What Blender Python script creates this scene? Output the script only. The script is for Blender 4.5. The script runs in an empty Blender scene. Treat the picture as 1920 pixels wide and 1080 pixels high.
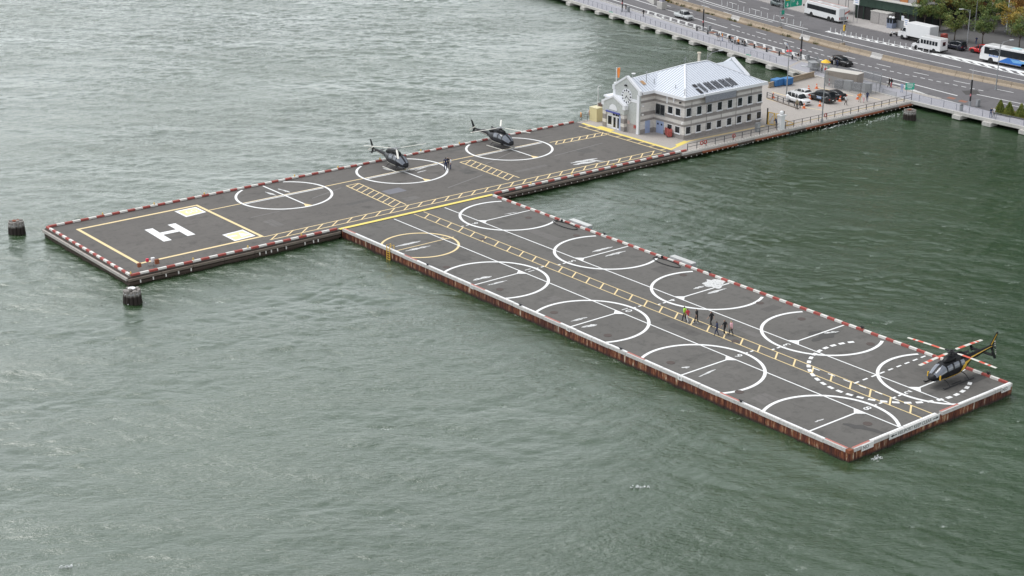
import bpy, bmesh, math, random
import numpy as np
from mathutils import Vector, Matrix
R = math.radians
random.seed(7); rng = np.random.default_rng(7)
scene = bpy.context.scene
C = scene.collection

# ------------------------------------------------------------ camera
cd = bpy.data.cameras.new('camera'); cam = bpy.data.objects.new('camera', cd); C.objects.link(cam)
cd.sensor_width = 36.0; cd.lens = 36.0*3019.06/1920.0
cd.clip_start = 1.0; cd.clip_end = 6000.0
cam.matrix_world = Matrix.Translation((0, 0, 65)) @ Matrix.Rotation(-0.679732, 4, 'Z') @ Matrix.Rotation(math.pi/2-0.348289, 4, 'X') @ Matrix.Rotation(0.003745, 4, 'Z')
scene.camera = cam

# ------------------------------------------------------------ sky, sun, exposure (overcast day)
SUN_EL, SUN_AZ = R(60), R(338)          # azimuth clockwise from +Y
w = bpy.data.worlds.new('World'); scene.world = w; w.use_nodes = True
nt = w.node_tree; nt.nodes.clear()
sky = nt.nodes.new('ShaderNodeTexSky'); sky.sky_type = 'NISHITA'; sky.sun_disc = False
sky.sun_elevation = SUN_EL; sky.sun_rotation = SUN_AZ
sky.air_density = 1.0; sky.dust_density = 0.7; sky.ozone_density = 1.0
hs = nt.nodes.new('ShaderNodeHueSaturation'); hs.inputs['Saturation'].default_value = 0.12
bg = nt.nodes.new('ShaderNodeBackground'); bg.inputs['Strength'].default_value = 0.15
wo = nt.nodes.new('ShaderNodeOutputWorld')
nt.links.new(sky.outputs[0], hs.inputs['Color']); tn = nt.nodes.new('ShaderNodeMix'); tn.data_type = 'RGBA'; tn.blend_type = 'MULTIPLY'; tn.inputs[0].default_value = 1.0; tn.inputs[7].default_value = (0.975, 1.0, 1.015, 1)
nt.links.new(hs.outputs[0], tn.inputs[6]); nt.links.new(tn.outputs[2], bg.inputs[0]); nt.links.new(bg.outputs[0], wo.inputs[0])
sl = bpy.data.lights.new('sun', 'SUN'); sl.energy = 1.0; sl.angle = R(36); sl.color = (1.0, 0.98, 0.95)
so = bpy.data.objects.new('sun', sl); C.objects.link(so)
sdir = Vector((math.sin(SUN_AZ)*math.cos(SUN_EL), math.cos(SUN_AZ)*math.cos(SUN_EL), math.sin(SUN_EL)))
so.rotation_euler = sdir.to_track_quat('Z', 'Y').to_euler()
scene.view_settings.view_transform = 'Standard'; scene.view_settings.look = 'None'
scene.view_settings.gamma = 1.0; scene.view_settings.use_curve_mapping = False
scene.view_settings.exposure = 0.8

# ------------------------------------------------------------ materials
def new_mat(name):
    m = bpy.data.materials.new(name); m.use_nodes = True
    nt = m.node_tree; b = nt.nodes['Principled BSDF']
    return m, nt, b
def N(nt, t, **kw):
    n = nt.nodes.new(t)
    for k, v in kw.items():
        if k in n.inputs: n.inputs[k].default_value = v
        else: setattr(n, k, v)
    return n
def noise(nt, vec, scale, detail=4, rough=0.55, stretch=None):
    n = N(nt, 'ShaderNodeTexNoise', Scale=scale, Detail=detail, Roughness=rough)
    if stretch:
        mp = N(nt, 'ShaderNodeMapping'); mp.inputs['Scale'].default_value = stretch
        nt.links.new(vec, mp.inputs['Vector']); vec = mp.outputs[0]
    nt.links.new(vec, n.inputs['Vector'])
    return n.outputs['Fac']
def ramp(nt, fac, stops):
    r = nt.nodes.new('ShaderNodeValToRGB'); e = r.color_ramp.elements
    while len(e) < len(stops): e.new(0.5)
    for i, (p, c) in enumerate(stops):
        e[i].position = p; e[i].color = (*c, 1) if len(c) == 3 else c
    nt.links.new(fac, r.inputs[0]); return r.outputs[0]
def mixc(nt, fac, a, b, mode='MIX'):
    x = nt.nodes.new('ShaderNodeMix'); x.data_type = 'RGBA'; x.blend_type = mode
    for s, v in ((x.inputs[0], fac), (x.inputs[6], a), (x.inputs[7], b)):
        if isinstance(v, bpy.types.NodeSocket): nt.links.new(v, s)
        elif isinstance(v, tuple): s.default_value = (*v, 1) if len(v) == 3 else v
        else: s.default_value = v
    return x.outputs[2]
def mth(nt, op, a, b=0.0, c=None):
    x = nt.nodes.new('ShaderNodeMath'); x.operation = op
    for i, v in enumerate((a, b) if c is None else (a, b, c)):
        if isinstance(v, bpy.types.NodeSocket): nt.links.new(v, x.inputs[i])
        else: x.inputs[i].default_value = v
    return x.outputs[0]
def bump(nt, b, h, strength=0.3, dist=0.02):
    bp = N(nt, 'ShaderNodeBump', Strength=strength, Distance=dist)
    nt.links.new(h, bp.inputs['Height']); nt.links.new(bp.outputs[0], b.inputs['Normal'])
def objvec(nt): return N(nt, 'ShaderNodeTexCoord').outputs['Object']
def geovec(nt): return N(nt, 'ShaderNodeNewGeometry').outputs['Position']

MATS = {}
def mat(name, col, rough=0.6, metal=0.0, var=0.18, scale=1.5, bmp=0.0, coat=0.0, alpha=None):
    """plain coloured surface with soft mottling and wear"""
    if name in MATS: return MATS[name]
    m, nt, b = new_mat(name)
    v = geovec(nt)
    f = noise(nt, v, scale, 5, 0.65)
    f2 = noise(nt, v, scale*6.3, 3, 0.6)
    lo = tuple(c*(1-var) for c in col); hi = tuple(min(1, c*(1+var)) for c in col)
    c = mixc(nt, f, lo, hi); c = mixc(nt, mth(nt, 'MULTIPLY', f2, 0.35), c, tuple(x*0.8 for x in col))
    nt.links.new(c, b.inputs['Base Color'])
    b.inputs['Roughness'].default_value = rough; b.inputs['Metallic'].default_value = metal
    if coat: b.inputs['Coat Weight'].default_value = coat; b.inputs['Coat Roughness'].default_value = 0.08
    if bmp: bump(nt, b, f2, bmp, 0.02)
    if alpha is not None: b.inputs['Alpha'].default_value = alpha
    MATS[name] = m; return m

# ------------------------------------------------------------ mesh helpers
class MB:
    def __init__(s): s.v = []; s.f = []; s.mi = []
    def add(s, vs, fs, mi=0):
        o = len(s.v); s.v += [tuple(float(c) for c in p) for p in vs]
        s.f += [tuple(i+o for i in f) for f in fs]; s.mi += [mi]*len(fs); return s
    def box(s, x0, x1, y0, y1, z0, z1, mi=0):
        return s.add([(x0,y0,z0),(x1,y0,z0),(x1,y1,z0),(x0,y1,z0),(x0,y0,z1),(x1,y0,z1),(x1,y1,z1),(x0,y1,z1)],
                     [(0,3,2,1),(4,5,6,7),(0,1,5,4),(1,2,6,5),(2,3,7,6),(3,0,4,7)], mi)
    def cbox(s, c, d, rz=0, mi=0, taper=1.0):
        a, b = math.cos(rz), math.sin(rz); vs = []
        for z, t in ((-d[2]/2, 1), (d[2]/2, taper)):
            for x, y in ((-1,-1),(1,-1),(1,1),(-1,1)):
                X, Y = x*d[0]/2*t, y*d[1]/2*t
                vs.append((c[0]+X*a-Y*b, c[1]+X*b+Y*a, c[2]+z))
        return s.add(vs, [(0,3,2,1),(4,5,6,7),(0,1,5,4),(1,2,6,5),(2,3,7,6),(3,0,4,7)], mi)
    def prism(s, poly, z0, z1, mi=0, top=None):
        n = len(poly); vs = [(p[0],p[1],z0) for p in poly]+[(p[0],p[1],z1) for p in poly]
        s.add(vs, [(i,(i+1)%n,(i+1)%n+n,i+n) for i in range(n)]+[tuple(reversed(range(n)))], mi)
        o = len(s.v)-2*n
        s.f.append(tuple(o+n+i for i in range(n))); s.mi.append(mi if top is None else top); return s
    def sheet(s, poly, z, mi=0):
        return s.add([(p[0],p[1],z) for p in poly], [tuple(range(len(poly)))], mi)
    def tube(s, pts, r, n=8, mi=0, caps=True):
        pts = [Vector(p) for p in pts]; rs = r if isinstance(r, (list, tuple)) else [r]*len(pts)
        vs = []; up = Vector((0,0,1))
        for i, p in enumerate(pts):
            d = (pts[min(i+1,len(pts)-1)]-pts[max(i-1,0)]).normalized()
            a = d.cross(up if abs(d.z) < 0.95 else Vector((1,0,0))).normalized(); b = d.cross(a)
            for k in range(n):
                t = 2*math.pi*k/n; vs.append(p+a*(math.cos(t)*rs[i])+b*(math.sin(t)*rs[i]))
        fs = [(i*n+k, i*n+(k+1)%n, (i+1)*n+(k+1)%n, (i+1)*n+k) for i in range(len(pts)-1) for k in range(n)]
        if caps: fs += [tuple(range(n)), tuple((len(pts)-1)*n+k for k in reversed(range(n)))]
        return s.add(vs, fs, mi)
    def beam(s, p, q, w, h, mi=0):
        p, q = Vector(p), Vector(q); d = (q-p).normalized()
        a = d.cross(Vector((0,0,1)) if abs(d.z) < 0.95 else Vector((1,0,0))).normalized()*(w/2); b = a.normalized().cross(d)*(h/2)
        vs = [p-a-b,p+a-b,p+a+b,p-a+b,q-a-b,q+a-b,q+a+b,q-a+b]
        return s.add(vs, [(0,1,2,3),(7,6,5,4),(0,4,5,1),(1,5,6,2),(2,6,7,3),(3,7,4,0)], mi)
    def cyl(s, c, r, z0, z1, n=12, mi=0, r2=None):
        return s.tube([(c[0],c[1],z0),(c[0],c[1],z1)], [r, r if r2 is None else r2], n, mi)
    def lathe(s, prof, n=12, c=(0,0,0), mi=0):
        vs = [(c[0]+r*math.cos(2*math.pi*k/n), c[1]+r*math.sin(2*math.pi*k/n), c[2]+z) for r, z in prof for k in range(n)]
        fs = [(i*n+k, i*n+(k+1)%n, (i+1)*n+(k+1)%n, (i+1)*n+k) for i in range(len(prof)-1) for k in range(n)]
        fs += [tuple(reversed(range(n))), tuple((len(prof)-1)*n+k for k in range(n))]
        return s.add(vs, fs, mi)
    def loft(s, rings, mi=0, caps=True, mifun=None):
        n = len(rings[0]); o = len(s.v)
        s.v += [tuple(float(c) for c in p) for r in rings for p in r]
        for i in range(len(rings)-1):
            for k in range(n):
                s.f.append((o+i*n+k, o+i*n+(k+1)%n, o+(i+1)*n+(k+1)%n, o+(i+1)*n+k)); s.mi.append(mifun(i,k) if mifun else mi)
        if caps:
            s.f.append(tuple(o+k for k in reversed(range(n)))); s.mi.append(mi)
            s.f.append(tuple(o+(len(rings)-1)*n+k for k in range(n))); s.mi.append(mi)
        return s
    def mesh(s, name, mats, smooth=None):
        me = bpy.data.meshes.new(name); me.from_pydata(s.v, [], s.f)
        for m in (mats if isinstance(mats, (list, tuple)) else [mats]): me.materials.append(m)
        if any(s.mi): me.polygons.foreach_set('material_index', s.mi)
        bm = bmesh.new(); bm.from_mesh(me); bmesh.ops.recalc_face_normals(bm, faces=bm.faces[:]); bm.to_mesh(me); bm.free()
        if smooth is not None:
            me.polygons.foreach_set('use_smooth', [True]*len(me.polygons)); me.set_sharp_from_angle(angle=R(smooth))
        me.update(); return me
def put(name, me, parent=None, loc=(0,0,0), rz=0, rot=None):
    o = bpy.data.objects.new(name, me); C.objects.link(o); o.location = loc
    o.rotation_euler = rot if rot else (0,0,rz)
    if parent: o.parent = parent
    return o
def obj(name, mb, mats, parent=None, smooth=None, loc=(0,0,0), rz=0, bevel=0.0):
    o = put(name, mb.mesh(name, mats, smooth), parent, loc, rz)
    if bevel:
        b = o.modifiers.new('bevel', 'BEVEL'); b.width = bevel; b.segments = 2; b.limit_method = 'ANGLE'
    return o
def tag(o, label, cat, group=None):
    o['label'] = label; o['category'] = cat
    if group: o['group'] = group
    return o
def struct(name, mb, mats, smooth=None):
    o = obj(name, mb, mats, None, smooth); o['kind'] = 'structure'; return o
def thing(name, label, cat, loc=(0,0,0), rz=0, group=None):
    o = put(name, None, None, (loc[0], loc[1], loc[2] if len(loc) > 2 else 0), rz); o.empty_display_size = 0.5
    return tag(o, label, cat, group)
def dup(src, loc, rz=0, label=None, group=None):
    def cp(o, par):
        c = o.copy(); C.objects.link(c)
        if par: c.parent = par
        for ch in list(o.children): cp(ch, c)
        return c
    r = cp(src, None); r.location = (loc[0], loc[1], loc[2] if len(loc) > 2 else 0); r.rotation_euler = (0,0,rz)
    if label: r['label'] = label
    if group: r['group'] = group
    return r
def text_mesh(s, size, mats, depth=0.004, align='CENTER', sx=1.0):
    cu = bpy.data.curves.new('lettering', 'FONT'); cu.body = s; cu.size = size; cu.extrude = depth
    cu.align_x = align; cu.align_y = 'CENTER'; cu.resolution_u = 2; cu.space_line = 0.85
    t = bpy.data.objects.new('lettering', cu); C.objects.link(t)
    dg = bpy.context.evaluated_depsgraph_get(); me = bpy.data.meshes.new_from_object(t.evaluated_get(dg))
    bpy.data.objects.remove(t); bpy.data.curves.remove(cu)
    if sx != 1.0: me.transform(Matrix.Diagonal((sx, 1, 1, 1)))
    me.materials.clear(); me.materials.append(mats); me.name = 'lettering'; return me
def catmull(xs, ys, x):
    x = np.clip(np.asarray(x, float), xs[0], xs[-1]); xs = np.array(xs, float); ys = np.array(ys, float)
    i = np.clip(np.searchsorted(xs, x, side='right')-1, 0, len(xs)-2)
    m = np.gradient(ys, xs); h = xs[i+1]-xs[i]; t = (x-xs[i])/h
    return (2*t**3-3*t**2+1)*ys[i]+(t**3-2*t**2+t)*h*m[i]+(-2*t**3+3*t**2)*ys[i+1]+(t**3-t**2)*h*m[i+1]
KY = [60,100,120,140,160,180,200,220,240,260,280,300,340,420]
CURV = {
 'prom': [228,227.5,227.2,227.0,226.9,227.9,230.4,233.9,237.8,241.9,245.7,249.5,258,276],
 'inner':[232,231.6,231.5,231.5,231.9,233.8,236.4,239.8,243.6,247.7,251.8,256,265,284],
 'bike': [238,237,236.5,236.1,236.3,238.4,240.9,243.9,247.3,251,255.2,259.5,269,288],
 'short':[245,244.6,244.3,244.1,244.0,243.7,244.6,247.4,251.3,255.6,260.2,265,275,296],
 'near': [250,248.6,247.8,247.3,247.0,246.5,247.4,250.4,254.3,258.6,263,268,278,299],
 'med':  [253,251.8,251,250.4,250.0,249.7,251.0,253.9,257.7,261.7,266,271,281,302],
 'dfar': [257,255.4,254.5,254,253.6,253.3,254.6,257.2,261.4,266.1,271.1,276.2,287,309],
 'far':  [260,258.5,257.8,257.2,256.9,256.9,258.1,260.6,264.5,269.0,274.2,279.5,291,313],
 'delin':[264,263,263,263,263,262.9,263.0,263.8,266.3,270.7,276.9,283,295,318],
 'kerb': [277,275,273.6,272.5,271.8,271.6,272.1,273.9,277.1,281.9,287.7,294,307,332]}
def cx(name, y): return catmull(KY, CURV[name], y)
def hd(y):        # direction of travel (towards -Y) along the highway at y
    return math.atan2(-1.0, -(float(cx('near', y+2))-float(cx('near', y-2)))/4)

# ============================================================ SETTING
ZW = -1.1
# ---- water: one wind-sea height field over the whole visible reach, flat sheet beyond
def water_material():
    m, nt, b = new_mat('river_water')
    v = geovec(nt)
    big = noise(nt, v, 0.018, 3, 0.5)
    col = ramp(nt, big, [(0.3, (0.024, 0.051, 0.020)), (0.7, (0.034, 0.066, 0.029))])
    at = N(nt, 'ShaderNodeAttribute', attribute_name='foam')
    fn = noise(nt, v, 2.2, 6, 0.7)
    fo = mth(nt, 'MULTIPLY', at.outputs['Fac'], ramp(nt, fn, [(0.42, (0,0,0)), (0.62, (1,1,1))]))
    col = mixc(nt, fo, col, (0.62, 0.66, 0.63))
    nt.links.new(col, b.inputs['Base Color'])
    gr = N(nt, 'ShaderNodeVectorRotate', rotation_type='Z_AXIS', Angle=R(-146)); nt.links.new(v, gr.inputs['Vector'])
    gust = noise(nt, gr.outputs[0], 0.07, 5, 0.65, (0.3, 1.0, 1.0))
    rg = ramp(nt, gust, [(0.35, (0.04,)*3), (0.65, (0.10,)*3)])
    nt.links.new(mth(nt, 'ADD', rg, mth(nt, 'MULTIPLY', fo, 0.5)), b.inputs['Roughness'])
    b.inputs['IOR'].default_value = 1.9
    rt = N(nt, 'ShaderNodeVectorRotate', rotation_type='Z_AXIS', Angle=R(-141)); nt.links.new(v, rt.inputs['Vector'])
    rot = N(nt, 'ShaderNodeMapping'); rot.inputs['Scale'].default_value = (0.42, 1.0, 1.0)
    nt.links.new(rt.outputs[0], rot.inputs['Vector']); rv = rot.outputs[0]
    h1 = noise(nt, rv, 2.4, 4, 0.65); h2 = noise(nt, rv, 7.0, 3, 0.6)
    h = mth(nt, 'ADD', mth(nt, 'MULTIPLY', h1, ramp(nt, gust, [(0.36, (0.12,)*3), (0.64, (0.75,)*3)])), mth(nt, 'MULTIPLY', h2, 0.10))
    bump(nt, b, h, 0.65, 0.40)
    return m
def build_water():
    n, L = 1024, 256.0
    k1 = 2*np.pi*np.fft.fftfreq(n, L/n); kx, ky = np.meshgrid(k1, k1, indexing='ij')
    k = np.hypot(kx, ky); k[0,0] = 1
    def spec(lp, th, power, lcut):
        c = (kx*math.cos(th)+ky*math.sin(th))/k
        s = np.exp(-1/(k*lp)**2)/k**4*np.abs(c)**power*np.exp(-(k*lcut)**2)
        s[0,0] = 0; return s
    a = R(52)
    P = spec(0.62, a, 3.0, 0.05) + 0.35*spec(0.95, a+R(38), 6.0, 0.1) + 0.45*spec(0.45, a-R(30), 4.0, 0.05) + 0.9*spec(1.5, a-R(24), 8.0, 0.15) + 1.3*spec(0.20, a, 3.0, 0.035) + 0.8*spec(0.30, a+R(15), 4.0, 0.04)
    g = np.random.default_rng(11)
    H = np.sqrt(P)*(g.normal(size=(n,n))+1j*g.normal(size=(n,n)))
    h = np.fft.ifft2(H).real; s = 0.078/h.std()*0.85; H *= s; h *= s
    dx = np.fft.ifft2(-1j*kx/k*H).real; dy = np.fft.ifft2(-1j*ky/k*H).real
    jx = np.gradient(dx, L/n, axis=0); jy = np.gradient(dy, L/n, axis=1); jxy = np.gradient(dx, L/n, axis=1)
    lam = 0.9
    J = (1+lam*jx)*(1+lam*jy)-(lam*jxy)**2
    thr = np.quantile(J, 0.004); foam = np.clip((thr+0.05-J)/0.25, 0, 1)
    d = 0.25
    poly = np.array([(28,112),(108,46),(352,214),(142,392)], float)
    X = np.arange(24, 300, d); Y = np.arange(44, 394, d)
    gx_, gy_ = np.meshgrid(X, Y, indexing='ij')
    ins = np.ones_like(gx_, bool)
    for i in range(4):
        p, q = poly[i], poly[(i+1)%4]
        ins &= ((q[0]-p[0])*(gy_-p[1])-(q[1]-p[1])*(gx_-p[0])) >= 0
    lim = np.where(Y < 160, 234.0, cx('prom', Y)+6.0)
    ins &= gx_ < lim[None, :]
    ix = ((X/(L/n)).astype(int)) % n; iy = ((Y/(L/n)).astype(int)) % n
    hh = h[np.ix_(ix, iy)]; ddx = dx[np.ix_(ix, iy)]; ddy = dy[np.ix_(ix, iy)]; ff = foam[np.ix_(ix, iy)]
    # gust patches: calmer in the lee of the pier and the quay
    m = 0.86+0.26*np.sin(gx_/37+gy_/61+1.3)*np.sin(gy_/43-gx_/71)+0.22*np.sin(gx_/11.3-gy_/8.1+2*np.sin(gx_/53))*np.sin(gx_/19+gy_/27)
    lee = np.clip((gx_-150)/60, 0, 1)*np.clip((165-gy_)/8, 0, 1)
    m = m*(1-0.30*lee)
    Z = ZW+hh*m; XX = gx_+lam*ddx*m; YY = gy_+lam*ddy*m
    idx = -np.ones(gx_.shape, np.int64); idx[ins] = np.arange(ins.sum())
    q = np.stack([idx[:-1,:-1], idx[1:,:-1], idx[1:,1:], idx[:-1,1:]], -1).reshape(-1, 4)
    q = q[(q >= 0).all(1)]
    co = np.stack([XX[ins], YY[ins], Z[ins]], -1)
    nv = len(co)
    far = np.array([(-3000,-3000,ZW-0.5),(3000,-3000,ZW-0.5),(3000,3000,ZW-0.5),(-3000,3000,ZW-0.5)], float)
    co = np.concatenate([co, far]); q = np.concatenate([q, [[nv,nv+1,nv+2,nv+3]]])
    me = bpy.data.meshes.new('water')
    me.vertices.add(len(co)); me.vertices.foreach_set('co', co.astype(np.float32).ravel())
    me.loops.add(q.size); me.loops.foreach_set('vertex_index', q.astype(np.int32).ravel())
    me.polygons.add(len(q)); me.polygons.foreach_set('loop_start', np.arange(0, q.size, 4, dtype=np.int32))
    me.update(calc_edges=True)
    me.polygons.foreach_set('use_smooth', np.ones(len(q), bool))
    at = me.attributes.new('foam', 'FLOAT', 'POINT')
    at.data.foreach_set('value', np.concatenate([(ff*(m > 0.7))[ins], np.zeros(4)]).astype(np.float32))
    me.materials.append(water_material())
    o = put('water', me); o['kind'] = 'structure'
build_water()

# ---- materials of the deck, roads and paint
def asphalt(name, base, along=0.0, seam=5.0, speck=0.25):
    m, nt, b = new_mat(name)
    v = geovec(nt)
    f = noise(nt, v, 0.18, 5, 0.6); f2 = noise(nt, v, 1.3, 6, 0.7); f3 = noise(nt, v, 14, 2, 0.8)
    lo = tuple(c*0.80 for c in base); hi = tuple(c*1.18 for c in base)
    c = mixc(nt, f, lo, hi)
    c = mixc(nt, ramp(nt, f2, [(0.30, (1,1,1)), (0.48, (0,0,0))]), c, tuple(x*0.72 for x in base))
    st = noise(nt, v, 0.9, 4, 0.6, (1.0, 0.12, 1) if along else (0.12, 1.0, 1))
    c = mixc(nt, ramp(nt, st, [(0.60, (0,0,0)), (0.78, (0.5,)*3)]), c, tuple(x*1.45 for x in base))
    c = mixc(nt, ramp(nt, f3, [(0.70, (0,0,0)), (0.80, (1,1,1))]), c, tuple(min(1, x*(1+speck*5)) for x in base))
    pw = N(nt, 'ShaderNodeTexVoronoi', Scale=0.16); nt.links.new(v, pw.inputs['Vector']); pw.inputs['Randomness'].default_value = 0.9
    spc = N(nt, 'ShaderNodeSeparateColor'); nt.links.new(pw.outputs['Color'], spc.inputs[0])
    c = mixc(nt, mth(nt, 'MULTIPLY', spc.outputs[0], 0.3), c, tuple(x*0.72 for x in base))
    oil = noise(nt, v, 0.42, 5, 0.7); c = mixc(nt, ramp(nt, oil, [(0.54, (0,0,0)), (0.70, (0.8,)*3)]), c, tuple(x*0.55 for x in base))
    # paving lane joints
    sp = N(nt, 'ShaderNodeSeparateXYZ'); nt.links.new(v, sp.inputs[0])
    wob = noise(nt, v, 0.3, 2, 0.5)
    q = mth(nt, 'ADD', sp.outputs[0 if along else 1], mth(nt, 'MULTIPLY', wob, 0.25))
    fr = mth(nt, 'ABSOLUTE', mth(nt, 'SUBTRACT', mth(nt, 'FRACT', mth(nt, 'DIVIDE', q, seam)), 0.5))
    c = mixc(nt, mth(nt, 'MULTIPLY', mth(nt, 'LESS_THAN', fr, 0.008), 0.45), c, tuple(x*0.62 for x in base))
    nt.links.new(c, b.inputs['Base Color']); b.inputs['Roughness'].default_value = 0.88
    bump(nt, b, f3, 0.25, 0.01)
    return m
M_PIER = asphalt('pier_asphalt', (0.120, 0.110, 0.101), 0, 4.2, 0.22)
M_BARGE = asphalt('barge_asphalt', (0.123, 0.116, 0.107), 1, 3.6, 0.28)
M_ROAD = asphalt('road_asphalt', (0.150, 0.143, 0.148), 1, 3.5, 0.1)
def paint(name, col, worn=0.47):
    m, nt, b = new_mat(name)
    v = geovec(nt); f = noise(nt, v, 5.0, 6, 0.75); f2 = noise(nt, v, 0.7, 3, 0.6)
    k = mth(nt, 'ADD', f, mth(nt, 'MULTIPLY', f2, 0.25))
    c = mixc(nt, ramp(nt, k, [(worn-0.06, (1,1,1)), (worn+0.04, (0,0,0))]), mixc(nt, f2, tuple(x*0.86 for x in col), col), (0.15, 0.145, 0.14))
    nt.links.new(c, b.inputs['Base Color']); b.inputs['Roughness'].default_value = 0.65
    return m
P_W = paint('white_paint', (0.86, 0.86, 0.85)); P_Y = paint('yellow_paint', (0.84, 0.65, 0.34)); P_YB = paint('bright_yellow_paint', (0.85, 0.68, 0.16))
P_WW = paint('worn_white_paint', (0.66, 0.66, 0.65), 0.56); P_PY = paint('pale_yellow_paint', (0.85, 0.76, 0.36), 0.38)
def concrete(name, col, var=0.2):
    m, nt, b = new_mat(name); v = geovec(nt)
    f = noise(nt, v, 0.35, 6, 0.65); f2 = noise(nt, v, 3.5, 5, 0.7)
    c = mixc(nt, f, tuple(x*(1-var) for x in col), tuple(x*(1+var) for x in col))
    c = mixc(nt, ramp(nt, f2, [(0.30, (0.8,)*3), (0.5, (0,0,0))]), c, tuple(x*0.6 for x in col))
    nt.links.new(c, b.inputs['Base Color']); b.inputs['Roughness'].default_value = 0.85; bump(nt, b, f2, 0.25, 0.02)
    return m
M_CONC = concrete('apron_concrete', (0.40, 0.365, 0.335), 0.15); M_PROM = concrete('promenade_concrete', (0.36, 0.355, 0.385), 0.14)
M_BEAM = concrete('edge_beam_concrete', (0.50, 0.48, 0.45)); M_WALK = concrete('pavement_concrete', (0.40, 0.375, 0.36), 0.14)
M_TAN = concrete('barrier_concrete', (0.36, 0.29, 0.215), 0.2)
M_DARKWOOD = mat('wet_dark_timber', (0.06, 0.042, 0.032), 0.8, var=0.5, scale=2.0, bmp=0.4)
def rusty():
    m, nt, b = new_mat('rusted_hull_steel'); v = geovec(nt)
    big = noise(nt, v, 0.12, 3, 0.5); st = noise(nt, v, 2.2, 6, 0.75, (1.0, 1.0, 0.14)); fine = noise(nt, v, 7, 4, 0.7, (1, 1, 0.3))
    c = ramp(nt, st, [(0.36, (0.035, 0.008, 0.005)), (0.48, (0.10, 0.022, 0.010)), (0.55, (0.22, 0.065, 0.022)), (0.60, (0.38, 0.24, 0.14)), (0.65, (0.60, 0.55, 0.46))])
    c2 = mixc(nt, ramp(nt, big, [(0.50, (0,0,0)), (0.64, (0.8,)*3)]), c, (0.060, 0.014, 0.009))
    sp = N(nt, 'ShaderNodeSeparateXYZ'); nt.links.new(v, sp.inputs[0])
    wet = ramp(nt, mth(nt, 'ADD', mth(nt, 'MULTIPLY', sp.outputs[2], 0.9), mth(nt, 'ADD', 1.05, mth(nt, 'MULTIPLY', fine, 0.25))), [(0.28, (1,1,1)), (0.5, (0,0,0))])
    c2 = mixc(nt, wet, c2, (0.028, 0.014, 0.010))
    nt.links.new(c2, b.inputs['Base Color']); b.inputs['Roughness'].default_value = 0.7; bump(nt, b, fine, 0.5, 0.03)
    return m
M_RUST = rusty()
RED = mat('curb_red', (0.38, 0.085, 0.07), 0.75, var=0.45, scale=2.5); WHITE = mat('curb_white', (0.74, 0.71, 0.67), 0.65, var=0.12, scale=2.5)
GREYC = concrete('weathered_curb', (0.52, 0.50, 0.48), 0.22); STEEL = mat('galvanised_steel', (0.42, 0.43, 0.44), 0.5, 0.4); BLACK = mat('black_paint', (0.02, 0.02, 0.022), 0.45)
RUBBER = mat('black_rubber', (0.025, 0.025, 0.026), 0.8); RUSTP = mat('rust_red_steel', (0.23, 0.07, 0.03), 0.8, var=0.4)
GALV = mat('weathered_galvanised', (0.30, 0.31, 0.32), 0.55, 0.3); WHITEP = mat('white_gloss', (0.80, 0.80, 0.80), 0.35, var=0.06); YEL = mat('yellow_steel', (0.80, 0.50, 0.06), 0.5)

# ---- land, road, promenade
ys = np.arange(100, 341, 2.0)
land = MB(); poly = [(float(cx('prom', y))+4.2, y) for y in ys]
land.prism(poly[::1]+[(1500, 340), (1500, 100)], -3.0, -0.03)
struct('ground', land, M_WALK)
def ribbon(mb, a, b, z, y0, y1, step=2.0, mi=0):
    yy = np.linspace(y0, y1, max(2, int((y1-y0)/step)+1)); A = a(yy); B = b(yy); n = len(yy)
    mb.add([(A[i], yy[i], z) for i in range(n)]+[(B[i], yy[i], z) for i in range(n)], [(i, i+1, n+i+1, n+i) for i in range(n-1)], mi)
rd = MB(); ribbon(rd, lambda y: cx('inner', y), lambda y: cx('kerb', y), 0.0, 100, 340); struct('road', rd, M_ROAD)
sw = MB()
yy = np.arange(100, 341, 2.0); A = cx('kerb', yy)
for i in range(len(yy)-1):
    sw.add([(A[i],yy[i],0.0),(A[i+1],yy[i+1],0.0),(A[i+1],yy[i+1],0.14),(A[i],yy[i],0.14),(A[i]+15,yy[i],0.14),(A[i+1]+15,yy[i+1],0.14)], [(0,1,2,3),(3,2,5,4)])
struct('pavement', sw, M_WALK)
pr = MB(); py = np.arange(104, 336, 2.0); po = [(float(cx('prom', y)), y) for y in py]; pi_ = [(float(cx('inner', y))-0.02, y) for y in py]
pr.prism(po+pi_[::-1], -0.35, 0.012)
prom = struct('promenade', pr, M_PROM)
eb = MB()
for i in range(len(py)-1):
    p, q = Vector((*po[i], 0)), Vector((*po[i+1], 0)); nrm = Vector((-(q-p).y, (q-p).x, 0)).normalized()
    for a_, b_, z0, z1 in ((0.0, 0.45, -0.36, 0.16),):
        P = [p+nrm*a_, q+nrm*a_, q+nrm*b_, p+nrm*b_]
        eb.add([(v.x, v.y, z0) for v in P]+[(v.x, v.y, z1) for v in P], [(4,5,6,7),(3,2,6,7),(0,1,5,4),(0,3,2,1)])
obj('edge_beam', eb, M_BEAM, prom)
cap_me = MB().box(-1.1, 0.9, -0.85, 0.85, -1.0, -0.36).mesh('pier_cap', M_BEAM)
pile_me = MB().cyl((0, 0), 0.35, -4.0, -0.98, 10).mesh('pile', M_DARKWOOD, 40)
caps = [(244.43, 283.14), (243.58, 276.72), (241.82, 270.34), (240.98, 264.31), (239.42, 257.81), (238.14, 251.34), (237.11, 245.28), (235.87, 238.84), (234.59, 232.67), (233.30, 226.05), (231.68, 219.28), (230.81, 213.17), (229.73, 206.81), (228.35, 200.33), (223.31, 159.99), (223.31, 153.93), (224.31, 146.85)]
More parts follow.
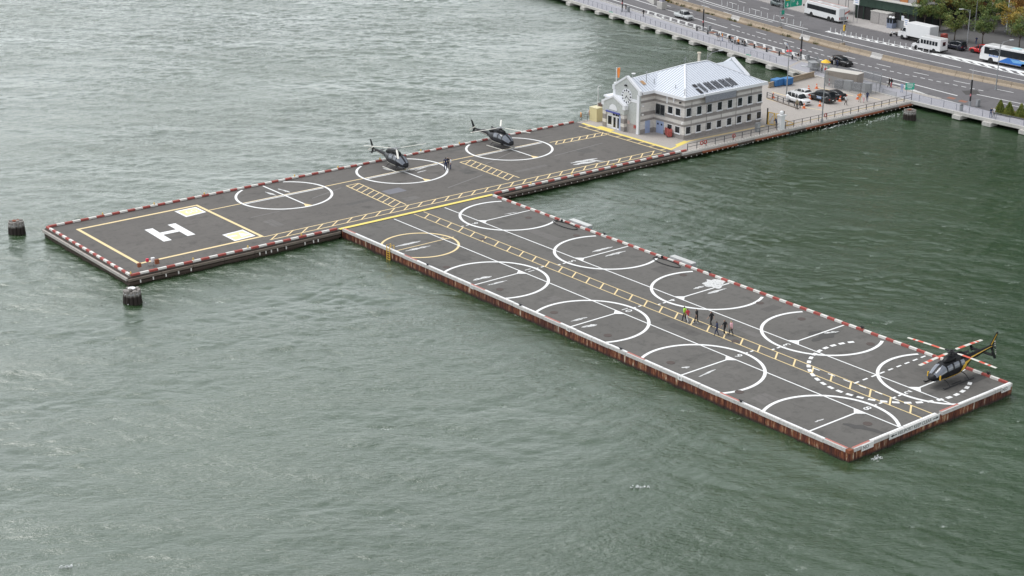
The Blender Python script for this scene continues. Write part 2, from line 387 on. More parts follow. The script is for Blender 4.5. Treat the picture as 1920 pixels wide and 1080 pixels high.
for X, Y in caps:
    x = float(cx('prom', Y)); sl = (float(cx('prom', Y+2))-float(cx('prom', Y-2)))/4
    put('pier_cap', cap_me, prom, (x+0.15, Y, 0), -math.atan(sl))
    for k in (0.4, 2.4): put('pile', pile_me, prom, (x+k, Y, 0))
# road markings
road_marks = thing_marks = None
def stripe(mb, p, q, w, z, mi=0):
    p, q = Vector((p[0], p[1], 0)), Vector((q[0], q[1], 0)); d = (q-p).normalized(); n = Vector((-d.y, d.x, 0))*(w/2)
    mb.add([(v.x, v.y, z) for v in (p-n, q-n, q+n, p+n)], [(0,1,2,3)], mi)
road = bpy.data.objects['road']
def curve_line(name, y0, y1, off, w, z=0.004, par=None):
    mb = MB(); ribbon(mb, lambda y: cx(name, y)+off-w/2, lambda y: cx(name, y)+off+w/2, z, y0, y1)
    obj('lane_line', mb, P_W, par or road)
curve_line('short', 237.5, 336, 0, 0.28); curve_line('short', 104, 166.5, -3.3, 0.25)
curve_line('bike', 168, 336, 0, 0.32, 0.004); curve_line('bike', 205, 336, -2.3, 0.22, 0.004); curve_line('bike', 104, 160, 2.2, 0.2)
curve_line('far', 104, 180.0, 0, 0.24); curve_line('far', 182, 232, 0, 0.26); curve_line('delin', 226, 336, -0.9, 0.3); curve_line('delin', 236, 336, -2.2, 0.22)
def dash_row(name, y0s, L, w, off=0):
    for y in y0s:
        mb = MB(); ribbon(mb, lambda t: cx(name, t)+off-w/2, lambda t: cx(name, t)+off+w/2, 0.004, y, y+L, 1.0); obj('lane_dash', mb, P_W, road)
dash_row('near', [y for y in np.arange(108, 330, 9.12)+0.55], 3.5, 0.22)
dash_row('short', list(np.arange(167.5, 236.5, 1.82)), 1.0, 0.24)
dash_row('dfar', [193.5+9.1*k for k in range(-9, 16)], 3.3, 0.2)
dash_row('delin', [238+9.1*k for k in range(0, 10)], 3.2, 0.2, 3.6)
dash_row('delin', [238+9.1*k for k in range(0, 10)], 3.2, 0.2, 6.6)
# white buffer island beside the posts, with hatching, and the wide striped one to its right
isl = MB(); ribbon(isl, lambda y: cx('delin', y)+0.2, lambda y: cx('delin', y)+0.55, 0.005, 196, 222)
ribbon(isl, lambda y: cx('delin', y)+1.6-np.clip((y-212)/8, 0, 1), lambda y: cx('delin', y)+1.9-np.clip((y-212)/8, 0, 1), 0.005, 196, 222)
for y in np.arange(196.5, 221, 2.2): stripe(isl, (float(cx('delin', y))+0.4, y), (float(cx('delin', y+1.3))+1.5, y+1.3), 0.55, 0.006)
obj('hatched_island', isl, P_W, road)
isl2 = MB(); top = lambda y: 262.2+(y-150)*0.055; bot = lambda y: 258.2+(y-150)*0.105
ribbon(isl2, lambda y: bot(y)-0.1, lambda y: bot(y)+0.25, 0.005, 140, 196); ribbon(isl2, lambda y: top(y)-0.9, lambda y: top(y)+0.35, 0.005, 140, 194)
for y in np.arange(142, 193, 2.6): stripe(isl2, (bot(y)+0.2, y), (top(y)-0.8, y+2.6), 0.62, 0.006)
obj('hatched_island', isl2, P_W, road)
# bike-lane hatching by the water and worn pavement patches
bh = MB()
for y in np.arange(206, 262, 3.0): stripe(bh, (float(cx('bike', y))-2.2, y), (float(cx('bike', y+2.4))-0.2, y+2.4), 0.5, 0.006)
obj('bike_lane_hatching', bh, P_WW, road)
pp_ = MB()
for (X, Y) in [(244.57, 235.75), (243.58, 229.24), (241.98, 222.04), (241.18, 219.24), (241.01, 217.35), (240.00, 214.13), (240.00, 212.15), (234.60, 167.48), (234.20, 164.72)]:
    pp_.sheet([(X-0.7, Y-0.9), (X+0.6, Y-0.6), (X+0.7, Y+0.9), (X-0.6, Y+0.7)], 0.007)
obj('paving_patch', pp_, mat('brick_paving', (0.27, 0.13, 0.09), 0.85), road)
pt = MB().sheet([(240.86, 169.96), (243.41, 168.51), (241.11, 166.05), (238.66, 167.43)], 0.003); obj('asphalt_patch', pt, mat('fresh_asphalt', (0.075, 0.07, 0.068), 0.9), road)
wp = MB()
for a, b_ in (((235.26, 178.13), (231.85, 168.60)), ((236.24, 182.91), (235.79, 177.71)), ((232.67, 171.07), (231.77, 163.59))):
    stripe(wp, a, b_, 0.9, 0.008)
obj('worn_crossing', wp, P_WW, road)
# lane arrow painted on the bike path
ar = MB(); stripe(ar, (248.61, 259.22), (248.12, 256.31), 0.3, 0.006); stripe(ar, (247.82, 257.36), (247.09, 253.87), 0.3, 0.006); stripe(ar, (249.40, 256.96), (249.17, 254.69), 0.3, 0.006)
obj('bike_symbol', ar, P_WW, road)

# ---- pier -------------------------------------------------------------
PX0, PX1, PY0, PY1 = 78.9, 228.0, 170.75, 195.2
AX = 171.3                                     # where the asphalt ends and the concrete apron begins
pier = struct('pier', MB().box(PX0, AX, PY0, PY1, -0.5, 0.0), M_PIER)
obj('apron', MB().box(AX, PX1, PY0-0.3, PY1, -0.5, 0.006), M_CONC, pier)
obj('apron_throat', MB().add([(PX1,171,0.004),(232.6,168,0.013),(234.6,184,0.013),(239.2,206,0.013),(231.4,203,0.013),(PX1,195.2,0.004)], [(0,1,2,3,4,5)]), M_CONC, pier)
def fence_wall(p, q, name, par, m, seg, z0, z1, th, jit=0.03):
    p, q = Vector((*p, 0)), Vector((*q, 0)); L = (q-p).length; n = int(L/seg); d = (q-p)/L; nr = Vector((-d.y, d.x, 0)); mb = MB()
    for i in range(n):
        a = p+d*(i*L/n+0.02); b_ = p+d*((i+1)*L/n-0.02); o = nr*random.uniform(0, jit)
        vs = [a+o, b_+o, b_+o+nr*th, a+o+nr*th]
        mb.prism([(v.x, v.y) for v in vs], z0+random.uniform(-0.05, 0.05), z1)
    ob = obj(name, mb, m, par); ob['kind'] = 'stuff'; return ob
# timber sheeting below the deck: front, left end, back
fence_wall((PX0, PY0), (108.6, PY0), 'timber_sheeting', pier, M_DARKWOOD, 0.32, -3.2, -0.10, -0.22)
fence_wall((PX0, PY1), (PX0, PY0), 'timber_sheeting', pier, M_DARKWOOD, 0.32, -3.2, -0.10, -0.22)
fence_wall((134.9, PY0+0.9), (PX1, PY0+0.9), 'timber_sheeting', pier, M_DARKWOOD, 0.32, -3.2, -0.5, -0.2)
fence_wall((PX1, PY1), (PX0, PY1), 'timber_sheeting', pier, M_DARKWOOD, 0.32, -3.2, -0.10, -0.2)
for (x0, x1) in ((PX0-0.35, 108.8), (134.7, 171.0)):
    for z in (-0.30, -0.72):
        L = x1-x0; n = int(L/4.2)
        for i in range(n): obj('fender_beam', MB().box(x0+i*L/n+0.03, x0+(i+1)*L/n-0.03, PY0-0.48, PY0-0.20, z-0.14, z+0.14), mat('weathered_timber', (0.17, 0.14, 0.115), 0.85, var=0.45, scale=1.2, bmp=0.4) if z > -0.5 else M_DARKWOOD, pier)
for i in range(6): obj('fender_beam', MB().box(PX0-0.48, PX0-0.2, PY0+i*4.07+0.03, PY0+(i+1)*4.07-0.03, -0.46, -0.12), concrete('pale_edge_timber', (0.40, 0.37, 0.34), 0.25) if not bpy.data.materials.get('pale_edge_timber') else bpy.data.materials['pale_edge_timber'], pier)
fl = MB().box(AX, PX1-0.5, PY0-0.55, PY0-0.31, -0.42, -0.02)
obj('edge_beam', fl, M_BEAM, pier)
for i in range(14): obj('fender_beam', MB().box(AX+i*4.0+0.05, AX+i*4.0+3.9, PY0-0.85, PY0-0.57, -0.62, -0.36), RUSTP if i % 3 else M_DARKWOOD, pier)
bolt_me = MB().cbox((0, 0, 0), (0.10, 0.10, 0.34)).mesh('bolt', WHITE); bolts = MB()
for x in list(np.arange(80, 88, 1.7))+[96.5, 97.4, 98.2, 99.1, 100.4, 103.2, 104.5, 105.2]: bolts.cbox((x, PY0-0.52, -0.62), (0.13, 0.12, 0.36))
for x in np.arange(136, 228, 1.15): bolts.cbox((x, PY0-0.52 if x < 171 else PY0-0.9, -0.66), (0.10, 0.1, 0.12))
o = obj('bolt', bolts, WHITE, pier); o['kind'] = 'stuff'
# red and white timber curb
def curb(p, q, par, pitch, w, h, first=0, base=0.0, mats=(RED, WHITE), names=('red_curb', 'white_curb')):
    p, q = Vector((*p, 0)), Vector((*q, 0)); L = (q-p).length; n = max(1, round(L/pitch)); l = L/n; rz = math.atan2((q-p).y, (q-p).x)
    mes = [MB().box(-l*(0.5-0.012), l*(0.5-0.012), -w/2, w/2, base, h).mesh('curb', m) for m in mats]
    for i in range(n):
        c = p+(q-p)*((i+0.5)/n); k = (i+first) % 2
        put(names[k], mes[k], par, (c.x+random.uniform(-.015, .015), c.y+random.uniform(-.02, .02), random.uniform(-.012, .012)), rz+random.uniform(-.006, .006))
curb((PX0+0.2, PY0+0.1), (108.5, PY0+0.1), pier, 1.2, 0.30, 0.28, 0, 0.05)
curb((PX0+0.2, PY1-0.1), (PX0+0.2, PY0+0.35), pier, 0.98, 0.30, 0.28, 0, 0.05)
curb((PX0+0.4, PY1-0.1), (170.6, PY1-0.1), pier, 1.13, 0.30, 0.28, 0, 0.05)
curb((134.9, PY0+0.1), (172.6, PY0+0.1), pier, 1.2, 0.30, 0.28, 0, 0.05)
ORD = ['', 'first', 'second', 'third', 'fourth', 'fifth', 'sixth', 'seventh', 'eighth', 'ninth', 'tenth', 'eleventh', 'twelfth', 'thirteenth', 'fourteenth', 'fifteenth', 'sixteenth', 'seventeenth', 'eighteenth', 'nineteenth']
blk = MB()                                                # blocks the curb stands on
for x in np.arange(PX0+0.6, 170, 1.2):
    blk.cbox((x, PY1-0.1, 0.025), (0.3, 0.3, 0.05))
    if x < 108 or x > 135: blk.cbox((x, PY0+0.1, 0.025), (0.3, 0.3, 0.05))
for y in np.arange(PY0+1, PY1-0.5, 1.0): blk.cbox((PX0+0.2, y, 0.025), (0.3, 0.3, 0.05))
o = obj('curb_block', blk, M_DARKWOOD, pier); o['kind'] = 'stuff'
# repairs in the asphalt
RP = [asphalt('patch_dark', (0.098, 0.092, 0.086), 0, 9.0, 0.2), asphalt('patch_pale', (0.142, 0.133, 0.125), 1, 9.0, 0.2)]
for x, y, a, b_, k in ((90.5,181,3.0,1.2,0),(103.5,178.5,1.6,3.2,1),(118.5,179.5,5.5,1.1,0),(124.5,176.5,2.4,1.5,1),(139.0,182.5,1.8,2.6,0),(147.5,178.0,6.0,.9,1),(160.5,180.5,2.6,2.2,0),(163.0,186.0,1.2,2.0,1),(144.0,193.2,5.0,.8,0)):
    obj('repair_patch', MB().sheet([(x-a/2,y-b_/2),(x+a/2,y-b_/2+.06),(x+a/2-.05,y+b_/2),(x-a/2+.04,y+b_/2-.05)], 0.0015), RP[k], pier)
for a, b_, w_ in (((131.67, 177.53), (139.64, 179.71), .14), ((113.62, 185.04), (119.72, 186.93), .12), ((142.84, 183.83), (151.08, 187.05), .12), ((154.84, 181.32), (165.73, 182.48), .12), ((102.38, 182.53), (110.02, 182.72), .1)):
    line_ = MB(); line_.beam((*a, .001), (*b_, .001), w_, .004); obj('faded_line', line_, mat('faded_pale_line', (.21,.205,.2), .85), pier)
# small yellow edge lights on the curb
el = MB().cyl((0, 0), 0.10, 0.33, 0.42, 8).lathe([(0.09, 0.42), (0.11, 0.5), (0.06, 0.6), (0.0, 0.62)], 8)
elm = el.mesh('edge_light', mat('amber_glass', (0.80, 0.55, 0.15), 0.3), 40)
for X, Y in [(PX0+0.2, PY0+0.1)]+[(x, PY0+0.1) for x in (87.5, 95.2, 103.1, 141.5, 149.2, 157.5, 165)]+[(x, PY1-0.1) for x in (87, 94.6, 102.3, 117, 124.5, 132, 139.6, 147)]:
    e = put('edge_light', elm, None, (X, Y, 0)); side = 'far' if Y > 180 else 'near'; EL = globals().setdefault('EL_N', {'far': 0, 'near': 0}); EL[side] += 1
    tag(e, 'small amber edge light, %s from the left corner on the %s pier curb' % (ORD[EL[side]], side), 'light', 'edge lights along the pier curb')

# ---- pier markings ------------------------------------------------------
def mark(name, mb, m, par): return obj(name, mb, m, par)
def ring(mb, c, r, w, z, a0=0, a1=360, clip=None, n=96):
    pts = []
    for i in range(n+1):
        a = R(a0+(a1-a0)*i/n); co, si = math.cos(a), math.sin(a)
        pts.append(((c[0]+(r-w/2)*co, c[1]+(r-w/2)*si), (c[0]+(r+w/2)*co, c[1]+(r+w/2)*si)))
    for i in range(n):
        (a, b_), (d, e) = pts[i], pts[i+1]
        if clip and not all(clip(*v) for v in (a, b_, d, e)): continue
        mb.add([(*a, z), (*b_, z), (*e, z), (*d, z)], [(0,1,2,3)])
    return mb
def line(name, p, q, w, m, par, z=0.004):
    mb = MB(); stripe(mb, p, q, w, z); return mark(name, mb, m, par)
hx0, hx1, hy0, hy1 = 82.02, 99.42, 174.56, 192.05
for p, q in (((hx0,hy0),(hx1,hy0)), ((hx0,hy1),(hx1,hy1)), ((hx0,hy0-0.2),(hx0,hy1+0.2)), ((hx1,hy0-0.2),(hx1,hy1+0.2))):
    line('painted_line', p, q, 0.42, P_Y, pier, 0.004 if p[1] == q[1] else 0.008)
Hm = MB()
for a, b_ in (((89.33, 186.44), (89.00, 180.45)), ((92.72, 186.55), (92.50, 180.64))): stripe(Hm, a, b_, 1.12, 0.005)
stripe(Hm, (89.67, 183.58), (92.27, 183.54), 1.05, 0.0085)
mark('painted_letter', Hm, P_W, pier)
for (cor, txt) in ((((95.70, 191.39), (95.71, 188.10), (98.94, 188.44), (98.97, 191.45)), '60'), (((95.69, 178.32), (95.67, 175.04), (98.90, 175.30), (98.90, 178.61)), None)):
    c = (sum(p[0] for p in cor)/4, sum(p[1] for p in cor)/4)
    mark('painted_panel', MB().sheet(cor, 0.0045), P_W, pier)
    mark('painted_panel', MB().sheet([(c[0]+(p[0]-c[0])*.8, c[1]+(p[1]-c[1])*.76) for p in cor], 0.0085), P_PY, pier)
    if txt: put('painted_number', text_mesh(txt, 1.9, P_W, 0.001), pier, (c[0]+0.1, c[1], 0.013), 0)
    else:
        am = MB(); am.sheet([(c[0]-0.1, c[1]-0.9), (c[0]+1.3, c[1]-0.55), (c[0]+0.5, c[1]+0.95)], 0.0125); stripe(am, (c[0]-1.5, c[1]+0.25), (c[0]-0.2, c[1]+0.1), 0.6, 0.0125)
        mark('painted_arrow', am, P_W, pier)
rm = 6.689
line('painted_line', (hx1, 188.95), (158.0, 188.95), 0.22, P_Y, pier)
for i, x in enumerate((111.41, 131.62, 151.98)):
    mark('painted_circle', ring(MB(), (x, 188.82), rm, 0.35, 0.008, clip=lambda a, b_: b_ < PY1-0.3), P_W, pier)
    line('painted_line', (x-6.4, 188.45), (x+6.3, 188.45), 0.2, P_W, pier)
    line('painted_line', (x-6.4, 188.82), (x+6.3, 188.82), 0.16, P_W, pier, 0.0085)
    line('painted_line', (x, 182.4), (x, 194.6 if i == 0 else 188.9), 0.26, P_W, pier, 0.006)
    mark('painted_arrow', MB().sheet([(x-0.55, 182.3), (x+0.55, 182.3), (x, 183.7)], 0.0125), P_Y, pier)
def ladder(p, q, wid, nb, par, lw=0.15, diag=0.5, m=None, bw=None, z=0.004, rails=True):
    """two rails and diagonal bars between p and q"""
    m = m or P_Y; p, q = Vector((*p, 0)), Vector((*q, 0)); d = (q-p); L = d.length; d /= L; n = Vector((-d.y, d.x, 0))*(wid/2)
    if rails:
        for s in (-1, 1): line('painted_line', (p+n*s)[:2], (q+n*s)[:2], lw, m, par, z)
    for i in range(nb):
        t = (i+0.5)*L/nb; a = p+d*(t-diag/2)-n; b_ = p+d*(t+diag/2)+n
        line('painted_bar', a[:2], b_[:2], bw or lw, m, par, z+0.0035)
FY = 173.15
ladder((99.46, 173.46), (168.9, FY+0.02), 1.55, 30, pier, 0.17, 1.9)
for p, q in (((121.88, 187.30), (121.18, 174.56)), ((142.28, 187.31), (141.87, 175.26))):
    ladder(p, q, 2.1, 9, pier, 0.17, -1.4); line('painted_line', (p[0]-1.05, p[1]), (p[0]+1.05, p[1]), 0.18, P_Y, pier, 0.0045)
ladder((159.30, 187.10), (170.16, 186.65), 1.5, 7, pier, 0.17, 1.6)
ladder((170.55, 172.5), (170.55, 192.9), 1.35, 8, pier, 0.2, 0.0)
line('painted_line', (108.95, 170.4+0.55), (134.6, 170.95), 0.62, P_YB, pier, 0.0125)
# yellow edging round the apron
line('painted_line', (AX+0.2, 172.9), (AX+0.2, 193.9), 0.55, P_YB, pier, 0.0105)
line('painted_line', (AX, 173.0), (177.4, 174.9), 0.40, P_YB, pier, 0.0145); line('painted_line', (177.3, 174.9), (194.0, 174.2), 0.55, P_Y, pier, 0.0125)
mark('painted_panel', MB().sheet([(AX+0.4,187.2),(AX+1.4,187.2),(AX+1.4,190.6),(AX+0.4,190.6)], 0.0155), P_YB, pier)
mark('painted_panel', MB().sheet([(173.6,173.9),(176.9,174.9),(176.8,175.5),(173.9,174.6)], 0.0165), P_YB, pier)
line('painted_line', (194.5, 172.2), (227.3, 171.9), 0.16, P_Y, pier, 0.0105)
for a, b_ in (((208.58, 187.31), (207.60, 179.03)), ((213.33, 190.40), (212.84, 186.04)), ((208.71, 179.65), (209.88, 175.30)), ((224.09, 181.99), (223.69, 174.47)), ((222.51, 188.08), (222.24, 179.22))): line('painted_line', a, b_, 0.2, P_Y, pier, 0.0105)
gp = (124.72, 180.96); line('painted_bar', (gp[0]-1.5, gp[1]), (gp[0]+1.5, gp[1]), 2.0, mat('faded_grey_paint', (0.165, 0.165, 0.185), 0.8), pier, 0.003)
# skid scuffs and bare paint
SCZ = [0]
def scuff(par, p, q, w, m=None, z=0.0165, k=7):
    SCZ[0] += 1; z += SCZ[0]*0.0004
    p, q = Vector((*p, 0)), Vector((*q, 0)); d = q-p; L = d.length; d /= L; n = Vector((-d.y, d.x, 0)); top, bot = [], []
    for i in range(k+1):
        t = i/k; e = w*(math.sin(math.pi*min(0.97, max(0.03, t)))**0.6)*0.5
        top.append(p+d*(t*L)+n*(e*random.uniform(0.5, 1.3))); bot.append(p+d*(t*L)-n*(e*random.uniform(0.4, 1.3)))
    mb = MB()
    for i in range(k): mb.add([(*v[:2], z) for v in (bot[i], bot[i+1], top[i+1], top[i])], [(0,1,2,3)])
    mark('skid_scuff', mb, m or P_WW, par)
for a, b_, w_ in (((110.10, 191.79), (110.44, 189.18), .45), ((112.34, 192.05), (112.74, 189.38), .5), ((133.17, 187.71), (136.46, 188.47), .3), ((132.75, 186.58), (134.70, 186.87), .3), ((153.98, 176.59), (158.95, 176.14), .9), ((153.71, 175.67), (157.81, 175.11), 1.1), ((157.07, 176.46), (158.69, 174.04), .5), ((159.21, 174.01), (161.09, 173.69), .4), ((130.28, 191.83), (130.32, 189.95), .4)):
    scuff(pier, a, b_, w_)

# ---- barge ------------------------------------------------------------
BX0, BX1, BY0, BY1 = 109.0, 134.3, 85.15, 170.45
barge = thing('barge', 'long asphalt-decked steel barge with rusted sides moored square to the pier', 'barge', (0, 0, 0))
obj('deck', MB().box(BX0+0.05, BX1-0.05, BY0+0.05, BY1, -0.4, 0.0), M_BARGE, barge)
def hull_side(p, q, nrm, name='hull_plate'):
    p, q = Vector((*p, 0)), Vector((*q, 0)); L = (q-p).length; n = round(L/4.5); d = (q-p)/L; nv_ = Vector((*nrm, 0))
    for i in range(n):
        mb = MB(); a = p+d*(i*L/n); l = L/n; k = 9
        for j in range(k):                       # shallow corrugations of the sheet steel
            x0, x1 = l*j/k, l*(j+1)/k; o = 0.022 if j % 2 else 0.0; o += random.uniform(0, 0.01)
            vs = [a+d*(x0+.001)+nv_*(o-.3), a+d*(x1-.001)+nv_*(o-.3), a+d*(x1-.008)+nv_*o, a+d*(x0+.008)+nv_*o]
            mb.prism([(v.x, v.y) for v in vs], -2.4, -0.06-random.uniform(0, .02))
        obj(name, mb, M_RUST, barge)
hull_side((BX0, BY1), (BX0, BY0), (-1, 0)); hull_side((BX0, BY0), (BX1, BY0), (0, -1)); hull_side((BX1, BY0), (BX1, BY1), (1, 0))
# curbs: weathered white concrete on the outer sides, red and white timber on the water side
def curb_plain(p, q, pitch, w, h, stripe_in):
    p, q = Vector((*p, 0)), Vector((*q, 0)); L = (q-p).length; n = round(L/pitch); l = L/n; rz = math.atan2((q-p).y, (q-p).x)
    me = MB().box(-l/2+.02, l/2-.02, -w/2, w/2, -0.10, h).mesh('white_curb', GREYC)
    ms = [MB().box(-l/2+.03, l/2-.03, -w*0.28, w*0.28, h+0.002, h+0.008).mesh('painted_band', m) for m in (mat('faded_red', (0.45,0.16,0.13)), P_W)]
    for i in range(n):
        c = p+(q-p)*((i+.5)/n); o = put('white_curb', me, barge, (c.x, c.y, random.uniform(-.02, .02)), rz+random.uniform(-.004, .004))
        put('painted_band', ms[1 if (i*7) % 5 else 0], o, (0, stripe_in*w*0.2, 0))
curb_plain((BX0+0.12, BY1-0.3), (BX0+0.12, BY0+0.4), 2.7, 0.40, 0.26, 1)
curb_plain((BX0+0.6, BY0+0.12), (122.0, BY0+0.12), 2.6, 0.40, 0.27, 1); curb_plain((122.7, BY0+0.12), (BX1-0.1, BY0+0.12), 2.6, 0.40, 0.27, 1)
curb((BX1-0.12, BY0+0.5), (BX1-0.12, BY1-0.2), barge, 1.03, 0.28, 0.24, 0, 0.0)
obj('curb_corner', MB().box(BX0-0.08, BX0+0.5, BY0-0.06, BY0+0.45, -0.1, 0.22), RUSTP, barge)
fr = concrete('curb_face', (0.46, 0.44, 0.42)); 
panel_me = lambda w_: MB().box(-w_/2, w_/2, -0.03, 0.03, -0.30, 0.30).mesh('sign_panel', mat('sign_white', (0.72, 0.71, 0.69), 0.6))
BL = mat('sign_black', (0.03, 0.03, 0.035), 0.6)
def end_panel(x, w_, parts):
    o = put('sign_panel', panel_me(w_), barge, (x, BY0-0.16, 0.02))
    for t, dx, sz in parts:
        if t in '<>':
            s = 1 if t == '>' else -1; mb = MB(); mb.add([(dx-0.45*s,-0.04,-0.05),(dx+0.1*s,-0.04,-0.05),(dx+0.1*s,-0.04,0.05),(dx-0.45*s,-0.04,0.05),(dx+0.1*s,-0.04,-0.15),(dx+0.48*s,-0.04,0),(dx+0.1*s,-0.04,0.15)], [(0,1,2,3),(4,5,6)]); obj('arrow', mb, BL, o)
        else: put('lettering', text_mesh(t, sz, BL, 0.003), o, (dx, -0.036, 0), rot=(R(90), 0, 0))
end_panel(118.35, 7.6, (('<', -3.15, 0), ('HELIPORT KEEP CLEAR', 0.0, 0.50), ('>', 3.2, 0)))
end_panel(111.4, 1.7, (('NO', -0.3, 0.55),)); end_panel(133.0, 1.5, (('NO', -0.25, 0.55),))
for i, (Y, n) in enumerate(((142.9, '11'), (125.4, '10'), (107.9, '9'))):
    o = obj('number_plate', MB().box(BX0-0.14, BX0-0.09, Y-0.9, Y-0.3, -0.14, 0.3), mat('sign_white', (0.72,0.71,0.69)), barge)
    put('lettering', text_mesh(n, 0.42, BL, 0.003), o, (BX0-0.146, Y-0.6, 0.08), rot=(R(90), 0, R(-90)))
# deck markings
clipb = lambda x, y: BX0+0.38 < x < BX1-0.32 and y > BY0+0.4
rb = 6.586
front = [(142.85, '11'), (125.4, '10'), (107.94, '9'), (90.61, '8')]; backr = [(161.91, '6'), (142.2, '5'), (124.45, '4'), (106.86, '3'), (90.64, '2')]
for Y, n in front:
    mark('painted_circle', ring(MB(), (112.6, Y), rb, 0.36, 0.008, clip=clipb), P_W, barge)
    line('painted_line', (BX0+0.4, Y), (117.1, Y), 0.2, P_W, barge, 0.004)
    mark('painted_corner', MB().sheet([(116.3, Y-0.1), (117.1, Y-0.8), (117.1, Y+0.8), (116.3, Y+0.1)], 0.0125), P_W, barge)
    put('painted_number', text_mesh(n, 1.35, P_W, 0.001), barge, (118.15, Y, 0.006), R(-90))
    line('painted_line', (119.2, Y), (119.6, Y), 0.22, P_W, barge); line('painted_line', (120.0, Y), (120.5, Y), 0.22, P_W, barge)
for Y, n in backr:
    mark('painted_circle', ring(MB(), (130.24, Y), rb, 0.36, 0.008, clip=clipb), P_W, barge)
    line('painted_line', (125.6, Y), (BX1-0.35, Y), 0.2, P_W, barge, 0.004)
    mark('painted_corner', MB().sheet([(126.4, Y-0.1), (125.6, Y-0.8), (125.6, Y+0.8), (126.4, Y+0.1)], 0.0125), P_W, barge)
    put('painted_number', text_mesh(n, 1.35, P_W, 0.001), barge, (124.55, Y, 0.006), R(90))
    line('painted_line', (123.0, Y), (123.45, Y), 0.22, P_W, barge); line('painted_line', (122.2, Y), (122.6, Y), 0.22, P_W, barge)
line('painted_line', (117.13, 170.1), (117.13, 85.6), 0.17, P_W, barge, 0.0115); line('painted_line', (125.55, 170.1), (125.55, 85.6), 0.17, P_W, barge, 0.0115)
line('painted_line', (122.14, 170.3), (122.14, 85.7), 0.13, P_Y, barge, 0.0155); line('painted_line', (120.52, 170.3), (120.52, 85.7), 0.13, P_Y, barge, 0.0155)
for i in range(34):
    Y = 168.6-i*2.52
    if Y > 86.5: line('painted_bar', (120.5, Y-0.75), (122.15, Y+0.4), 0.18, P_Y, barge, 0.0145)
yc = (113.39, 159.00)
mark('painted_circle', ring(MB(), yc, 4.95, 0.3, 0.008, clip=clipb), P_Y, barge)
line('painted_line', (BX0+0.4, yc[1]), (yc[0]+5.4, yc[1]), 0.16, P_Y, barge); put('painted_number', text_mesh('H', 1.1, P_Y, 0.001), barge, (yc[0]+4.0, yc[1]+0.5, 0.006), R(-90))
# dashed circle and approach lines near the end
dc = (127.47, 95.40); dr = 8.22
for k in range(44):
    mb = ring(MB(), dc, dr, 0.42, 0.0195, k*360/44, k*360/44+5.0, clip=clipb, n=4)
    if mb.f and not 300 < k*360/44 < 338 and not (5 < k*360/44 < 60): mark('painted_dash', mb, P_W, barge)
def dashed(p, q, w, L, gap):
    p, q = Vector((*p, 0)), Vector((*q, 0)); d = (q-p).normalized(); t = 0
    while t+L < (q-p).length: line('painted_dash', (p+d*t)[:2], (p+d*(t+L))[:2], w, P_W, barge, 0.0195); t += L+gap
dashed((133.69, 95.53), (121.59, 95.41), 0.22, 0.75, 0.62); dashed((121.79, 100.77), (122.11, 89.55), 0.16, 0.9, 1.1)
for a, b_, w_ in (((110.48, 160.34), (114.42, 160.26), .6), ((110.51, 158.16), (114.24, 157.92), .6), ((110.51, 144.16), (113.21, 143.98), .7), ((110.82, 141.76), (113.72, 141.63), .4), ((128.72, 143.25), (132.21, 143.20), .6), ((128.93, 140.97), (132.34, 140.94), .6),
                  ((110.77, 126.58), (113.15, 126.40), .4), ((110.51, 124.48), (112.40, 124.03), .7), ((131.20, 126.13), (134.02, 125.35), 2.2), ((131.00, 125.58), (132.90, 124.79), 2.4), ((129.11, 125.65), (131.00, 125.58), .5), ((129.27, 123.43), (132.32, 123.35), .6),
                  ((110.75, 106.46), (113.55, 106.76), .35), ((130.28, 106.58), (131.99, 105.84), .5), ((111.07, 109.27), (111.92, 108.96), .5), ((111.58, 91.64), (112.87, 91.55), .3), ((130.05, 162.57), (132.02, 162.26), .3)):
    scuff(barge, a, b_, w_)
DK = mat('dark_oil_stain', (0.07, 0.067, 0.064), 0.85)
for a, b_, w_ in (((127.46, 105.80), (132.29, 106.02), 1.3), ((128.54, 107.36), (130.67, 107.30), .9), ((130.12, 88.47), (134.83, 88.63), 1.6), ((113.43, 89.70), (115.01, 85.83), 1.2)): scuff(barge, a, b_, w_, DK, 0.0025)
for x, y, a, b_, k in ((114.5,152,1.6,3.4,0),(113.5,133.5,2.8,1.4,1),(119.0,117.0,1.3,4.5,0),(112.0,98.5,2.2,2.0,1),(128.5,152.5,1.5,5.5,1),(131.0,133.0,2.0,2.2,0),(124.0,112.0,1.0,3.5,1),(131.5,115.5,2.4,1.4,0),(119.0,93.0,2.0,1.2,0),(128.0,99.5,3.0,1.2,1),(123.8,139,1.2,4.2,0),(118.8,161,1.1,3.6,1)):
    obj('repair_patch', MB().sheet([(x-a/2,y-b_/2),(x+a/2,y-b_/2+.06),(x+a/2-.05,y+b_/2),(x-a/2+.04,y+b_/2-.05)], 0.0012), RP[k], barge)
mh = MB().cyl((0, 0), 0.46, 0.0, 0.022, 16).mesh('manhole_cover', mat('rusty_manhole', (0.085, 0.065, 0.058), 0.85))
for X, Y in [(131.68, 159.45), (131.66, 149.62), (111.09, 139.75), (111.15, 129.92), (131.71, 129.98), (111.20, 120.88), (111.18, 111.02), (131.83, 117.53), (131.70, 111.08), (131.81, 101.37), (120.91, 110.99), (111.22, 101.21), (115.36, 88.25), (110.91, 150.03), (121.07, 155.85)]:
    put('manhole_cover', mh, barge, (X, Y, 0))
lad = MB()
for dy in (0, 0.7): lad.tube([(BX0+0.5, 159.2+dy, 0.0), (BX0+0.5, 159.2+dy, 0.75), (BX0-0.15, 159.2+dy, 0.75), (BX0-0.15, 159.2+dy, -1.6)], 0.045, 6)
for z in np.arange(-1.4, 0.6, 0.3): lad.tube([(BX0-0.15, 159.2, z), (BX0-0.15, 159.9, z)], 0.03, 6)
